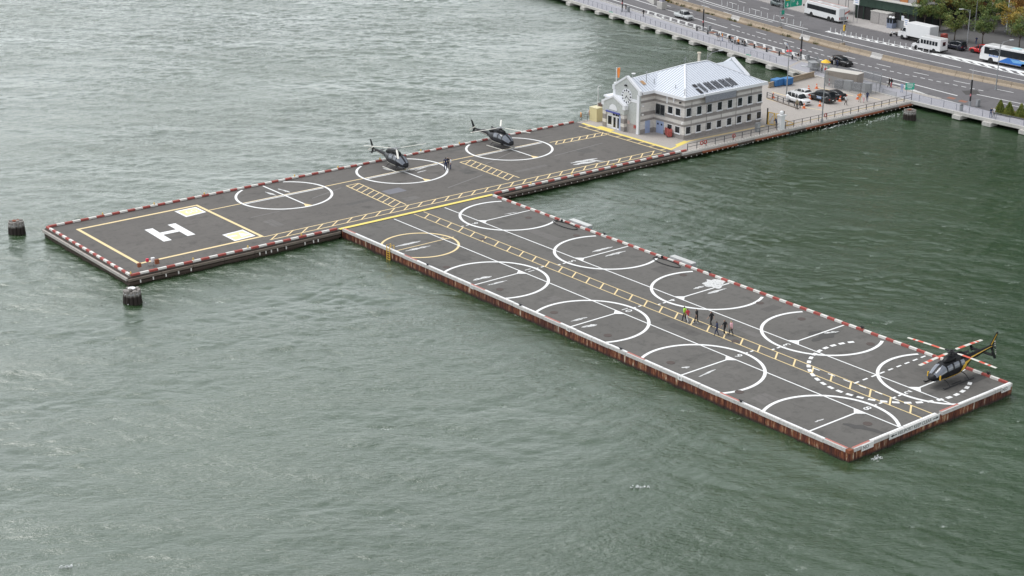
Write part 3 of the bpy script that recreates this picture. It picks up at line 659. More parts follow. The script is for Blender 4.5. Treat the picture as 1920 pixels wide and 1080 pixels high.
tag(obj('ladder', lad, YEL), 'yellow steel ladder hooked over the rusted side of the barge', 'ladder')

# ============================================================ heliport terminal
def recentre(root, loc):
    d = Vector(loc)-root.location
    root.location = loc
    for ch in root.children: ch.location = ch.location-d
def masonry(name, c1, c2, mortar, bw=0.8, bh=0.36):
    m, nt, b = new_mat(name); v = geovec(nt); sp = N(nt, 'ShaderNodeSeparateXYZ'); nt.links.new(v, sp.inputs[0])
    cb = N(nt, 'ShaderNodeCombineXYZ'); nt.links.new(mth(nt, 'ADD', sp.outputs[0], sp.outputs[1]), cb.inputs[0]); nt.links.new(sp.outputs[2], cb.inputs[1])
    br = N(nt, 'ShaderNodeTexBrick'); nt.links.new(cb.outputs[0], br.inputs['Vector'])
    br.inputs['Color1'].default_value = (*c1, 1); br.inputs['Color2'].default_value = (*c2, 1); br.inputs['Mortar'].default_value = (*mortar, 1)
    br.inputs['Scale'].default_value = 1.0; br.inputs['Brick Width'].default_value = bw; br.inputs['Row Height'].default_value = bh; br.inputs['Mortar Size'].default_value = 0.012
    f = noise(nt, v, 0.8, 5, 0.7); f2 = noise(nt, v, 4.0, 4, 0.7, (1, 1, 0.3))
    c = mixc(nt, mth(nt, 'MULTIPLY', f, 0.6), br.outputs[0], tuple(x*0.72 for x in c1)); c = mixc(nt, mth(nt, 'MULTIPLY', f2, 0.35), c, tuple(x*0.7 for x in c2))
    nt.links.new(c, b.inputs['Base Color']); b.inputs['Roughness'].default_value = 0.9; bump(nt, b, br.outputs['Fac'], -0.4, 0.02); return m
BLK_L = masonry('pale_block', (0.76, 0.73, 0.695), (0.62, 0.595, 0.57), (0.42, 0.40, 0.385))
BLK_D = masonry('grey_block', (0.35, 0.325, 0.31), (0.27, 0.25, 0.24), (0.17, 0.16, 0.155))
BLK_B = masonry('brown_grey_block', (0.47, 0.43, 0.41), (0.38, 0.35, 0.335), (0.28, 0.27, 0.26))
STUC = concrete('grey_green_stucco', (0.48, 0.50, 0.485), 0.08); TRIM = mat('white_trim', (0.78, 0.79, 0.82), 0.45, var=0.06)
GLASS = None
def glass_mat(name, col=(0.012, 0.015, 0.018), rough=0.06):
    m, nt, b = new_mat(name); v = geovec(nt); f = noise(nt, v, 0.6, 3, 0.5)
    nt.links.new(mixc(nt, f, tuple(c*0.5 for c in col), tuple(c*2.2 for c in col)), b.inputs['Base Color'])
    b.inputs['Roughness'].default_value = rough; b.inputs['Specular IOR Level'].default_value = 0.5; return m
GLASS = glass_mat('dark_window_glass'); BLUE_D = mat('pale_blue_door', (0.33, 0.40, 0.58), 0.5, var=0.08); BLUE = mat('blue_awning', (0.07, 0.09, 0.33), 0.6)
def metal_roof():
    m, nt, b = new_mat('pale_metal_roof'); v = geovec(nt); f = noise(nt, v, 0.5, 5, 0.6); f2 = noise(nt, v, 3, 4, 0.7)
    c = mixc(nt, f, (0.60, 0.63, 0.69), (0.72, 0.75, 0.80)); c = mixc(nt, mth(nt, 'MULTIPLY', f2, 0.35), c, (0.50, 0.53, 0.60))
    nt.links.new(c, b.inputs['Base Color']); b.inputs['Roughness'].default_value = 0.5; return m
ROOF = metal_roof()
T = thing('terminal_building', 'two-storey heliport terminal of banded grey blocks with pale metal roof and clock gable', 'building')
foot = [(177.1,176.0),(194.8,176.0),(194.8,190.3),(177.1,190.3),(177.1,189.0),(174.05,189.0),(174.05,182.8),(177.1,182.8)]
def grow(poly, e):
    cx_, cy_ = 185.0, 184.0; return [(x+(e if x > cx_ else -e), y+(e if y > (183.0 if x > 180 else 185.9) else -e)) for x, y in poly]
for i, (z0, z1, m, e) in enumerate(((-0.4,.72,BLK_D,0.03),(.72,2.02,BLK_L,0.0),(2.02,2.38,BLK_D,0.015),(2.38,2.95,BLK_L,0.0),(2.95,3.55,BLK_D,0.015),(3.55,5.05,BLK_L,0.0),(5.05,5.42,BLK_D,0.015),(5.42,5.88,BLK_L,0.0),(5.88,6.62,BLK_B,0.015))):
    obj('block_course', MB().prism(grow(foot, e), z0, z1), m, T)
# window: frame with a recessed dark pane; face given by outward normal
def window(x, y, z, wd, h, nx, ny, par=T, mull=0, fm=None, pane=None, fw=0.045):
    a = Vector((-ny, nx, 0)); n = Vector((nx, ny, 0)); c = Vector((x, y, z))
    f = MB(); W2 = wd/2
    def bar(u0, u1, z0, z1, d0, d1, mb):
        vs = [c+a*u+n*d+Vector((0,0,zz)) for zz in (z0, z1) for u, d in ((u0,d0),(u1,d0),(u1,d1),(u0,d1))]
        mb.add([tuple(v) for v in vs], [(0,3,2,1),(4,5,6,7),(0,1,5,4),(1,2,6,5),(2,3,7,6),(3,0,4,7)])
    for u0, u1, z0, z1 in ((-W2,-W2+fw,0,h),(W2-fw,W2,0,h),(-W2+fw,W2-fw,0,fw),(-W2+fw,W2-fw,h-fw,h)): bar(u0, u1, z0, z1, -0.02, 0.075, f)
    for k in range(mull):
        u = -W2+wd*(k+1)/(mull+1); bar(u-fw/2, u+fw/2, fw, h-fw, -0.02, 0.07, f)
    bar(-W2-0.12, W2+0.12, -0.14, -0.005, -0.02, 0.10, f)
    o = obj('window', f, fm or TRIM, par); g_ = MB(); bar(-W2+fw, W2-fw, fw, h-fw, -0.02, 0.032, g_); obj('pane', g_, pane or GLASS, o); return o
for i in range(8):
    x = 178.0+i*2.33
    window(x, 176.0, 3.64, 1.1, 1.38, 0, -1); window(x, 176.0, 0.80, 1.1, 1.22, 0, -1)
    for z in (3.30, 0.45): obj('block_sill', MB().box(x-0.68, x+0.68, 175.90, 176.0, z, z+0.16), BLK_D, T)
for y in (179.15, 177.4):
    window(177.1, y, 3.66, 1.12, 1.2, -1, 0); window(177.1, y, 0.82, 1.12, 1.12, -1, 0)
window(177.1, 181.45, 3.0, 2.1, 1.75, -1, 0, mull=1, fm=STEEL)
for x in (180.0, 184.0, 188.0, 192.0): window(x, 190.3, 3.7, 1.0, 1.28, 0, 1)
for y in (178.5, 181.0, 186.5, 188.6): window(194.8, y, 3.7, 1.0, 1.28, 1, 0)
def door(x0, x1, y0, y1, h, m, lites=0):
    d = obj('door', MB().box(x0, x1, y0, y1, 0, h), m, T); return d
d = obj('door', MB().box(177.02, 177.12, 180.55, 181.36, 0, 2.0).box(177.02, 177.12, 181.38, 182.2, 0, 2.0), BLUE_D, T)
obj('pane', MB().box(176.99, 177.02, 180.8, 181.1, 1.35, 1.65).box(176.99, 177.02, 181.65, 181.95, 1.35, 1.65), GLASS, d)
d = obj('door', MB().box(175.1, 176.1, 182.70, 182.8, 0, 2.05), BLUE_D, T); obj('handle', MB().box(175.2, 175.28, 182.64, 182.7, 0.95, 1.1), STEEL, d)
# main hipped roof
ex0, ex1, ey0, ey1, ez = 176.55, 195.35, 175.45, 190.85, 6.78
ra, rb_ = (183.9, 183.15, 10.0), (189.0, 183.15, 10.0)
rf = MB().add([(ex0,ey0,ez),(ex1,ey0,ez),(ex1,ey1,ez),(ex0,ey1,ez),ra,rb_,(ex0,ey0,ez-.12),(ex1,ey0,ez-.12),(ex1,ey1,ez-.12),(ex0,ey1,ez-.12)],
              [(0,1,5,4),(1,2,5),(2,3,4,5),(3,0,4),(9,8,7,6),(0,6,7,1),(1,7,8,2),(2,8,9,3),(3,9,6,0)])
roof = obj('roof', rf, ROOF, T)
seam = MB()
def seams(p0, p1, q0, q1, n, up):           # eave line p0-p1, ridge line q0-q1 with run clipped by the hips
    for i in range(1, n):
        yield i/n
zf = lambda y: ez+(y-ey0)*(10.0-ez)/(183.15-ey0)
for x in np.arange(ex0+0.45, ex1-0.2, 0.56):
    yt = 183.15
    if x < ra[0]: yt = ey0+(x-ex0)/(ra[0]-ex0)*(183.15-ey0)
    if x > rb_[0]: yt = ey0+(ex1-x)/(ex1-rb_[0])*(183.15-ey0)
    if yt-ey0 > 0.3:
        seam.beam((x, ey0, ez+0.03), (x, yt, zf(yt)+0.03), 0.08, 0.06)
        yb = 2*183.15-ey0; seam.beam((x, ey1, ez+0.03), (x, 2*183.15-yt, zf(yt)+0.03), 0.08, 0.06)
for y in np.arange(ey0+0.45, ey1-0.2, 0.56):
    k = 1-abs(y-183.15)/(183.15-ey0)
    if k <= 0.05: continue
    x = ex0+k*(ra[0]-ex0); seam.beam((ex0, y, ez+0.03), (x, y, ez+k*(10.0-ez)+0.03), 0.08, 0.06)
    x = ex1-k*(ex1-rb_[0]); seam.beam((ex1, y, ez+0.03), (x, y, ez+k*(10.0-ez)+0.03), 0.08, 0.06)
o = obj('roof_seam', seam, mat('roof_seam_metal', (0.47, 0.50, 0.56), 0.5, var=0.05), roof); o['kind'] = 'stuff'
rc = MB()
for p, q in (((ex0,ey0,ez),ra),((ex1,ey0,ez),rb_),((ex1,ey1,ez),rb_),((ex0,ey1,ez),ra),(ra,rb_)): rc.beam((p[0],p[1],p[2]+.05), (q[0],q[1],q[2]+.05), 0.28, 0.07)
obj('ridge_cap', rc, TRIM, roof)
fa = MB()
for x0, x1, y0, y1 in ((ex0-.1,ex1+.1,ey0-.12,ey0+.02),(ex0-.1,ex1+.1,ey1-.02,ey1+.12),(ex0-.12,ex0+.02,ey0+.02,182.45),(ex0-.12,ex0+.02,189.35,ey1-.02),(ex1-.02,ex1+.12,ey0+.02,ey1-.02)): fa.box(x0, x1, y0, y1, 6.50, 6.98)
fa.box(ex0+.02, ex1-.02, ey0+.02, ey0+.55, 6.47, 6.53).box(ex0+.02, ex0+.55, ey0+.55, 182.0, 6.47, 6.53)
obj('gutter', fa, TRIM, T)
# clock wing
wr = MB().add([(174.1,182.45,6.78),(174.1,185.9,8.5),(174.1,189.35,6.78),(176.55,182.45,6.78),(180.5,185.9,8.5),(176.55,189.35,6.78)], [(0,3,4,1),(1,4,5,2)]); wroof = obj('wing_roof', wr, ROOF, T)
sm = MB()
for x in np.arange(174.5, 180.3, 0.56):
    for s in (-1, 1):
        k0 = 0.0 if x < 176.55 else (x-176.55)/(180.5-176.55); sm.beam((x, 185.9+s*3.45*(1-k0), 6.81+1.72*k0), (x, 185.9, 8.53), 0.08, 0.06)
o = obj('roof_seam', sm, mat('roof_seam_metal', (0.42,0.45,0.52)), wroof); o['kind'] = 'stuff'
obj('gutter', MB().box(174.1, 176.6, 182.32, 182.46, 6.5, 6.98).box(174.1, 176.6, 189.34, 189.48, 6.5, 6.98), TRIM, T)
def gable(x0, x1, yc_, hw, zb, ze, zp, m, name='gable_wall'):
    pts = [(yc_-hw, zb), (yc_+hw, zb), (yc_+hw, ze), (yc_, zp), (yc_-hw, ze)]
    mb = MB().add([(x0, y, z) for y, z in pts]+[(x1, y, z) for y, z in pts], [(0,1,2,3,4),(9,8,7,6,5)]+[(i,(i+1)%5,(i+1)%5+5,i+5) for i in range(5)]); g_ = obj(name, mb, m, T)
    cp = MB()
    for s in (-1, 1):
        a, b_ = Vector(((x0+x1)/2, yc_+s*(hw+.12), ze+.02)), Vector(((x0+x1)/2, yc_, zp+.12)); cp.beam(a, b_, x1-x0+0.16, 0.30)
    cp.box(x0-.06, x1+.06, yc_-hw-.2, yc_-hw+.35, ze-.55, ze+.12).box(x0-.06, x1+.06, yc_+hw-.35, yc_+hw+.2, ze-.55, ze+.12)
    obj('coping', cp, TRIM, g_); return g_
gw = gable(173.72, 174.06, 185.9, 3.1, 0.0, 6.9, 8.8, STUC)
obj('pilaster', MB().box(173.66, 173.72, 182.8, 183.35, 0, 6.4), TRIM, gw); obj('pilaster', MB().box(173.66, 173.72, 188.45, 189.0, 4.2, 6.4), TRIM, gw)
obj('white_band', MB().box(173.67, 173.72, 183.36, 188.44, 5.05, 5.55), TRIM, gw)
obj('stone_base', MB().box(173.67, 173.72, 183.36, 185.5, 0, 1.5), BLK_B, gw)
def disc(mb, x, y, z, r, th, n=32): return mb.tube([(x, y, z), (x-th, y, z)], r, n)
ck = obj('clock', disc(MB(), 173.72, 185.75, 5.75, 1.22, 0.10), TRIM, T, 40)
obj('dial', disc(MB(), 173.62, 185.75, 5.75, 0.80, 0.012), mat('clock_dial', (0.62, 0.63, 0.62), 0.6), ck)
hm = MB()
for k in range(12):
    a = R(30*k); hm.tube([(173.62, 185.75+0.98*math.sin(a), 5.75+0.98*math.cos(a)), (173.605, 185.75+0.98*math.sin(a), 5.75+0.98*math.cos(a))], 0.15 if k % 3 else 0.17, 6)
obj('hour_mark', hm, BL, ck)
for L_, w_, a in ((0.55, 0.10, R(140)), (0.85, 0.07, R(235))):
    obj('hand', MB().beam((173.59, 185.75-0.15*math.sin(a), 5.75-0.15*math.cos(a)), (173.59, 185.75+L_*math.sin(a), 5.75+L_*math.cos(a)), 0.02, w_), BL, ck)
obj('floodlight', MB().cbox((173.55, 185.95, 7.5), (0.3, 0.35, 0.25)), BL, T)
# far gable over the landward side
gable(194.95, 195.35, 183.2, 3.6, 6.4, 7.3, 9.55, STUC)
g2 = MB().add([(189.6,183.2,9.25),(194.97,183.2,9.25),(194.97,179.75,7.15),(193.0,179.75,7.15),(194.97,186.65,7.15),(193.0,186.65,7.15)], [(0,1,2,3),(0,5,4,1)]); obj('gable_roof', g2, ROOF, T)
# entrance porch
obj('porch_wall', MB().box(173.05, 173.72, 185.6, 186.35, 0, 3.95).box(173.05, 173.72, 189.95, 190.7, 0, 3.95), BLK_D, T)
for z in (0.75, 2.1, 3.3): obj('block_course', MB().box(173.03, 173.74, 185.58, 186.37, z, z+0.55).box(173.03, 173.74, 189.93, 190.72, z, z+0.55), BLK_L, T)
pg = gable(173.0, 173.75, 188.15, 2.6, 2.75, 4.15, 5.3, STUC, 'porch_gable')
prf = MB().add([(173.75,185.5,4.2),(173.75,188.15,5.3),(173.75,190.8,4.2),(174.0,185.5,4.2),(174.0,188.15,5.3),(174.0,190.8,4.2)], [(0,3,4,1),(1,4,5,2)]); obj('porch_roof', prf, ROOF, T)
arc = MB(); arc.add([(172.97, 188.15+0.95*math.cos(R(a)), 3.15+0.95*math.sin(R(a))) for a in range(0, 181, 12)], [tuple(range(16))]); obj('arch_panel', arc, TRIM, T)
obj('awning', MB().box(172.86, 173.0, 186.5, 189.8, 2.62, 2.88), BLUE, T)
obj('porch_frame', MB().box(173.25, 173.4, 186.35, 189.95, 0, 2.75), mat('entrance_white', (0.70, 0.70, 0.70), 0.5), T)
for y in (187.0, 187.95): window(173.25, y, 0.12, 0.85, 1.95, -1, 0, pane=GLASS, fw=0.12)
window(173.25, 187.5, 2.15, 2.0, 0.5, -1, 0, mull=2)
window(173.25, 189.1, 0.5, 1.0, 1.5, -1, 0)
obj('door', MB().box(173.05, 173.2, 186.37, 186.75, 0, 2.5), BLUE_D, T)
# low annex behind the porch
obj('annex_wall', MB().prism([(174.0,189.05),(177.1,189.05),(177.1,191.3),(174.0,191.3)], 0, 4.7), BLK_L, T)
obj('coping', MB().box(173.85, 177.1, 189.1, 191.45, 4.7, 4.95), TRIM, T)
# facade fittings
M_SPECK, nt_, b_s = new_mat('speckled_metal_panel'); v_ = geovec(nt_); f_ = noise(nt_, v_, 9, 3, 0.8)
nt_.links.new(ramp(nt_, f_, [(0.45, (0.24, 0.25, 0.29)), (0.62, (0.34, 0.35, 0.39)), (0.74, (0.75, 0.76, 0.8))]), b_s.inputs['Base Color']); b_s.inputs['Roughness'].default_value = 0.4; b_s.inputs['Metallic'].default_value = 0.2
sg = obj('sign_board', MB().box(180.8, 187.75, 175.06, 175.20, 5.62, 6.70), M_SPECK, T)
obj('gutter', MB().box(180.6, 187.9, 175.04, 175.32, 6.71, 7.06), TRIM, T)
obj('downspout', MB().box(177.0, 177.1, 179.8, 180.05, 5.2, 6.5).box(176.9, 177.1, 178.2, 178.45, 5.7, 6.9), TRIM, T)
for y, z in ((182.72, 3.2), (182.72, 4.6)): obj('wall_lamp', MB().cbox((174.35, y-0.1, z), (0.3, 0.25, 0.2)), WHITEP, T)
obj('wall_lamp', MB().cbox((176.95, 176.9, 5.85), (0.25, 0.3, 0.22)), BL, T); obj('wall_lamp', MB().cbox((177.05, 176.3, 2.6), (0.35, 0.3, 0.3)), WHITEP, T)
obj('notice', MB().box(173.64, 173.67, 184.9, 185.4, 1.3, 1.9), mat('notice_pink', (0.62, 0.45, 0.42)), T)
for x in (177.5, 180.9, 184.3, 187.7, 191.1): obj('conduit', MB().box(x+1.12, x+1.17, 175.93, 175.985, 0.0, 6.2), BLK_D, T)
# black letters painted across the roof seams
bl = MB()
zz = lambda y: zf(y)+0.12
def lbar(x, y0, y1, w_): bl.add([(x-w_/2,y0,zz(y0)),(x+w_/2,y0,zz(y0)),(x+w_/2,y1,zz(y1)),(x-w_/2,y1,zz(y1))], [(0,1,2,3)])
lbar(180.95, 177.4, 178.15, 0.75); lbar(180.75, 175.85, 177.1, 0.72)
for gx0, n in ((181.7, 3), (183.05, 5), (184.75, 5), (186.45, 5), (188.05, 5)):
    for k in range(n): lbar(gx0+k*0.29, 176.15+(0.1 if k == 1 else 0), 178.2-(0.12 if k % 3 == 0 else 0), 0.165)
lbar(181.95, 175.9, 176.12, 0.4); lbar(187.75, 176.0, 176.2, 0.5)
obj('roof_lettering', bl, BL, roof)
obj('vent_pipe', MB().cyl((188.6, 184.6), 0.22, 9.2, 11.0, 12).cyl((188.6, 184.6), 0.33, 11.0, 11.2, 12), mat('flue_cream', (0.62, 0.55, 0.45)), roof)
an = MB().tube([(185.0, 184.2, 9.4), (185.0, 184.2, 11.2)], 0.025, 5); an.tube([(184.6, 184.2, 10.7), (185.6, 184.1, 10.3)], 0.02, 4).tube([(184.5, 184.2, 10.3), (185.4, 184.3, 10.8)], 0.02, 4)
obj('antenna', an, STEEL, roof)
for x, y, h in ((178.3, 179.4, 0.7), (177.2, 176.2, 0.8), (176.8, 184.6, 1.6), (175.0, 185.9, 1.0), (178.0, 184.0, 0.9)): obj('roof_vent', MB().cyl((x, y), 0.07, 7.0, 7.4+h+ (0.6 if x < 177.5 and y > 180 else 0), 6), STEEL, roof)
obj('dish', MB().lathe([(0.0,0.0),(0.25,0.06),(0.36,0.2)], 12, (174.6, 185.3, 9.25)), WHITEP, roof)
obj('roof_patch', MB().add([(175.6,184.0,zf(0)*0+7.68),(176.3,184.0,7.68),(176.3,184.9,8.13),(175.6,184.9,8.13)], [(0,1,2,3)]), mat('rust_stain', (0.45, 0.27, 0.14)), roof)
recentre(T, (185.0, 183.0, 0))
# things around the building
pl = thing('planter_box', 'brown wooden planter box against the stone base below the clock', 'planter', (*(174.11, 184.86), 0), R(90))
obj('box', MB().box(-0.75,0.75,-0.25,0.25,0,0.5), mat('brown_wood', (0.25,0.12,0.06), 0.8), pl, bevel=0.02); obj('soil', MB().box(-0.7,0.7,-0.2,0.2,0.44,0.51), mat('soil', (0.06,0.045,0.03), 0.9), pl)
fb = obj('fire_box', MB().cbox((0,0,0), (0.15,0.4,0.5)), RED, None, loc=(173.6, 183.6, 1.15)); tag(fb, 'small red fire call box on the white pilaster right of the entrance', 'fire box')
hr = thing('hose_reel', 'pair of red hose reels on a low cart by the blue doors', 'hose reel', (*(176.89, 179.22), 0), R(60))
obj('frame', MB().box(-1.0,1.0,-0.35,0.35,0.12,0.22).box(-1.0,-0.9,-0.35,0.35,0.2,0.9).box(0.9,1.0,-0.35,0.35,0.2,0.9), RED, hr)
for x in (-0.45, 0.45):
    r_ = obj('reel', MB().tube([(x,-0.3,0.72),(x,0.3,0.72)], 0.52, 16).tube([(x,-0.36,0.72),(x,-0.3,0.72)], 0.62, 16).tube([(x,0.3,0.72),(x,0.36,0.72)], 0.62, 16), RED, hr, 40); obj('hub', MB().tube([(x,-0.4,0.72),(x,-0.36,0.72)], 0.2, 10), WHITEP, r_)
for x in (-0.8, 0.8):
    for y in (-0.4, 0.4): obj('wheel', MB().tube([(x,y-0.05,0.15),(x,y+0.05,0.15)], 0.15, 10), RUBBER, hr)
hut = thing('utility_hut', 'pale yellow utility hut with an open dark top at the back edge of the pier', 'hut', (*(175.00, 193.61), 0), 0)
hut.location = (175.6, 194.0, 0)
obj('wall', MB().box(-1.7,1.7,-0.9,0.9,0,2.2), mat('cream_yellow', (0.66,0.58,0.32), 0.7, var=0.1), hut); obj('roof_tray', MB().box(-1.72,1.72,-0.92,0.92,2.2,2.3), mat('cream_edge', (0.7,0.64,0.42)), hut); obj('equipment', MB().box(-0.3,1.5,-0.6,0.6,2.3,2.75), mat('rusty_dark', (0.10,0.06,0.05)), hut)
lp = thing('light_pole', 'slim white pole rising behind the pale yellow utility hut', 'pole', (174.9, 194.0, 2.3), 0)
obj('pole', MB().cyl((0,0), 0.05, 0, 3.4, 8), WHITEP, lp); obj('lamp', MB().tube([(0,0,3.4),(0.5,-0.1,3.45)], 0.05, 6), WHITEP, lp)
for i, (p, m, lab) in enumerate((((172.56, 195.52), mat('life_orange', (0.75,0.32,0.06)), 'orange life ring hung on a post at the pier corner'), ((174.64, 195.74), RED, 'red life ring on a post beside the pale yellow hut'))):
    t = thing('life_ring', lab, 'life ring', (p[0], p[1], 0), R(-40))
    rg_ = MB(); n_ = 14
    rings = [[(0, (0.36+0.10*math.cos(b2))*math.cos(a), 0.95+(0.36+0.10*math.cos(b2))*math.sin(a)) if False else ((0.10*math.sin(b2)), (0.36+0.10*math.cos(b2))*math.cos(a), 0.95+(0.36+0.10*math.cos(b2))*math.sin(a)) for b2 in [2*math.pi*j/6 for j in range(6)]] for a in [2*math.pi*k/n_ for k in range(n_+1)]]
    rg_.loft(rings, caps=False); obj('ring', rg_, m, t, 60); obj('post', MB().box(0.12,0.2,-0.05,0.05,0,1.1), BLACK, t)
ws = thing('windsock', 'orange windsock hanging limp from a mast behind the clock gable', 'windsock', (175.4, 190.2, 4.95), 0)
obj('mast', MB().cyl((0,0), 0.06, 0, 4.5, 8), WHITEP, ws)
sk = MB().lathe([(0.24,0.0),(0.23,-0.4),(0.2,-0.9),(0.15,-1.4),(0.12,-1.6)], 10, (0.4,-0.1,4.4)); obj('sock', sk, mat('windsock_orange', (0.85,0.26,0.05), 0.8), ws, 40)
obj('hoop', MB().tube([(0,0,4.42),(0.4,-0.1,4.42)], 0.04, 6), STEEL, ws); obj('control_box', MB().box(-0.3,0.05,-0.25,0.25,1.6,2.1), WHITEP, ws)

# ============================================================ helicopters
HB = mat('gloss_black_body', (0.008, 0.0085, 0.010), 0.42, var=0.2, coat=0.0); HG = glass_mat('canopy_glass', (0.10, 0.11, 0.13), 0.08); HG.node_tree.nodes['Principled BSDF'].inputs['Specular IOR Level'].default_value = 1.0
for _m in ('gloss_black_body',): MATS[_m].node_tree.nodes['Principled BSDF'].inputs['Specular IOR Level'].default_value = 0.22
HD = mat('matt_black_metal', (0.03, 0.03, 0.032), 0.6, 0.2); HWH = mat('rotor_white', (0.66, 0.64, 0.58), 0.5, var=0.08); HRED = mat('rotor_red', (0.62, 0.10, 0.06), 0.5); HGOLD = mat('gold_stripe', (0.75, 0.45, 0.04), 0.4)
HGREY = mat('dark_grey_body', (0.016, 0.017, 0.021), 0.38); HGREY.node_tree.nodes['Principled BSDF'].inputs['Specular IOR Level'].default_value = 0.28
class Hull:
    def __init__(s, sec, e=0.72): s.sec = sorted(sec); s.e = e
    def at(s, x):
        xs = [q[0] for q in s.sec]; return [float(catmull(xs, [q[i] for q in s.sec], x)) for i in (1, 2, 3)]
    def p(s, x, th, off=0.0):
        hw, zb, zt = s.at(x); hz = (zt-zb)/2; c, si = math.cos(th), math.sin(th)
        f = lambda v: math.copysign(abs(v)**s.e, v)
        return (x, (hw+off)*f(c), (zb+zt)/2+(hz+off)*f(si))
    def body(s, n=20, step=0.22):
        x0, x1 = s.sec[0][0], s.sec[-1][0]; k = int((x1-x0)/step)
        return [[s.p(x0+(x1-x0)*i/k, 2*math.pi*j/n) for j in range(n)] for i in range(k+1)]
    def panel(s, mb, xa, xb, t0, t1, side, off=0.012, nx=6, nt_=5, slant=0.0):
        """curved panel: x from xa..xb, girth angle t0..t1 (degrees above the side)"""
        vs = []
        for i in range(nx+1):
            for j in range(nt_+1):
                t = R(t0+(t1-t0)*j/nt_); x = xa+(xb-xa)*i/nx+slant*j/nt_
                q = s.p(min(max(x, s.sec[0][0]), s.sec[-1][0]), t, off); vs.append((q[0], q[1]*side, q[2]))
        mb.add(vs, [(i*(nt_+1)+j, (i+1)*(nt_+1)+j, (i+1)*(nt_+1)+j+1, i*(nt_+1)+j+1) for i in range(nx) for j in range(nt_)]); return mb
def blade(L, r0, chord, bands=None, droop=0.12, th=0.035):
    mb = MB(); n = 14; rings = []
    for i in range(n+1):
        x = r0+(L-r0)*i/n; z = -droop*((x/L)**2); c = chord*1.15*(0.55 if i == 0 else 1); rings.append([(x, -c*.35, z), (x, 0, z+th), (x, c*.65, z), (x, 0, z-th*.4)])
    return mb.loft(rings, mifun=(lambda i, k: bands[i*len(bands)//n]) if bands else None)
def heli(kind, name, label, loc, rz, blade_az, group=None):
    t = thing(name, label, 'helicopter', loc, rz, group)
    if kind == 'A':
        H = Hull([(-2.7,.36,1.2,1.95),(-2.2,.52,1.0,2.05),(-1.6,.74,.76,2.2),(-.9,.9,.6,2.36),(-.2,.96,.54,2.44),(.6,.96,.52,2.42),(1.3,.92,.53,2.24),(1.9,.80,.58,1.92),(2.4,.6,.68,1.55),(2.7,.36,.80,1.3),(2.85,.06,.95,1.05)])
        boom = Hull([(-6.7,.10,1.70,1.86),(-6.2,.15,1.60,1.90),(-4.4,.24,1.38,1.93),(-2.6,.36,1.18,1.96)], 0.9); hub = 3.12; nb, L = 3, 5.34
    else:
        H = Hull([(-3.0,.42,1.35,2.15),(-2.3,.62,1.05,2.25),(-1.5,.78,.80,2.35),(-.6,.86,.66,2.40),(.4,.88,.62,2.38),(1.2,.86,.62,2.26),(1.9,.78,.64,1.98),(2.5,.62,.70,1.62),(3.0,.40,.80,1.36),(3.25,.08,.96,1.1)])
        boom = Hull([(-7.2,.14,1.92,2.22),(-6.5,.17,1.85,2.22),(-4.8,.25,1.60,2.18),(-2.9,.42,1.38,2.16)], 0.9); hub = 3.25; nb, L = 4, 5.33
    obj('fuselage', MB().loft(H.body()), HB if kind == 'B' else HGREY, t, 50)
    obj('tail_boom', MB().loft(boom.body(14, 0.4)), HB, t, 50)
    ws_ = MB()
    xf = 2.55 if kind == 'A' else 2.8
    for s in (-1, 1): H.panel(ws_, 1.35 if kind == 'A' else 1.5, xf, 12, 84, s, 0.014, 8, 7)
    obj('windshield', ws_, HG, t, 60)
    cn = MB()
    for s in (-1, 1): H.panel(cn, 1.6, xf+0.1, -62, -18, s, 0.012, 6, 4)
    obj('chin_window', cn, HG, t, 60)
    for s in (-1, 1):
        for xa, xb in (((.42, 1.24), (-.75, .28)) if kind == 'A' else ((.55, 1.38), (-.55, .40), (-1.5, -.75))):
            d = obj('door', H.panel(MB(), xa-.06, xb+.06, -48, 62, s, 0.008), HB if kind == 'B' else mat('door_grey', (0.024, 0.026, 0.032), 0.36), t, 60)
            obj('window', H.panel(MB(), xa+.05, xb-.05, 8, 52, s, 0.018), HG, d, 60)
    cow = Hull([(-2.6,.18,2.0,2.35),(-2.0,.38,2.0,2.72),(-1.0,.46,2.1,2.86),(.2,.44,2.2,2.84),(.9,.3,2.2,2.62),(1.15,.1,2.25,2.4)], 0.7)
    obj('engine_cowling', MB().loft(cow.body(14, 0.25)), HB, t, 50)
    ex = MB().tube([(-1.9, 0.15, 2.6), (-2.5, 0.3, 2.75)], 0.14, 10).cbox((-.6, .47, 2.45), (.8, .12, .3)).cbox((-.6, -.47, 2.45), (.8, .12, .3)); obj('exhaust', ex, HD, t)
    obj('mast', MB().cyl((0, 0), 0.10, 2.7, hub, 10).cyl((0, 0), 0.3, 2.78, 2.92, 12), HD, t)
    hb = MB().cyl((0, 0), 0.26, hub-.06, hub+.07, 12).cyl((0, 0), 0.13, hub+.05, hub+.2, 10)
    for a in blade_az:
        aa = R(a)-rz; hb.beam((0, 0, hub), (0.75*math.cos(aa), 0.75*math.sin(aa), hub), 0.17, 0.09)
    obj('rotor_hub', hb, HD if kind == 'B' else STEEL, t)
    bands = [1,0,0,1,1,0,0,1] if kind == 'B' else None
    bands = [0,0,1,1,1,0,0,0,1,1,0,1,0,0] if kind == 'B' else None
    bm_ = blade(L, 0.7, 0.24 if kind == 'A' else 0.32, bands).mesh('blade', [HWH, HRED] if kind == 'B' else [HWH])
    for a in blade_az: put('blade', bm_, t, (0, 0, hub), R(a)-rz)
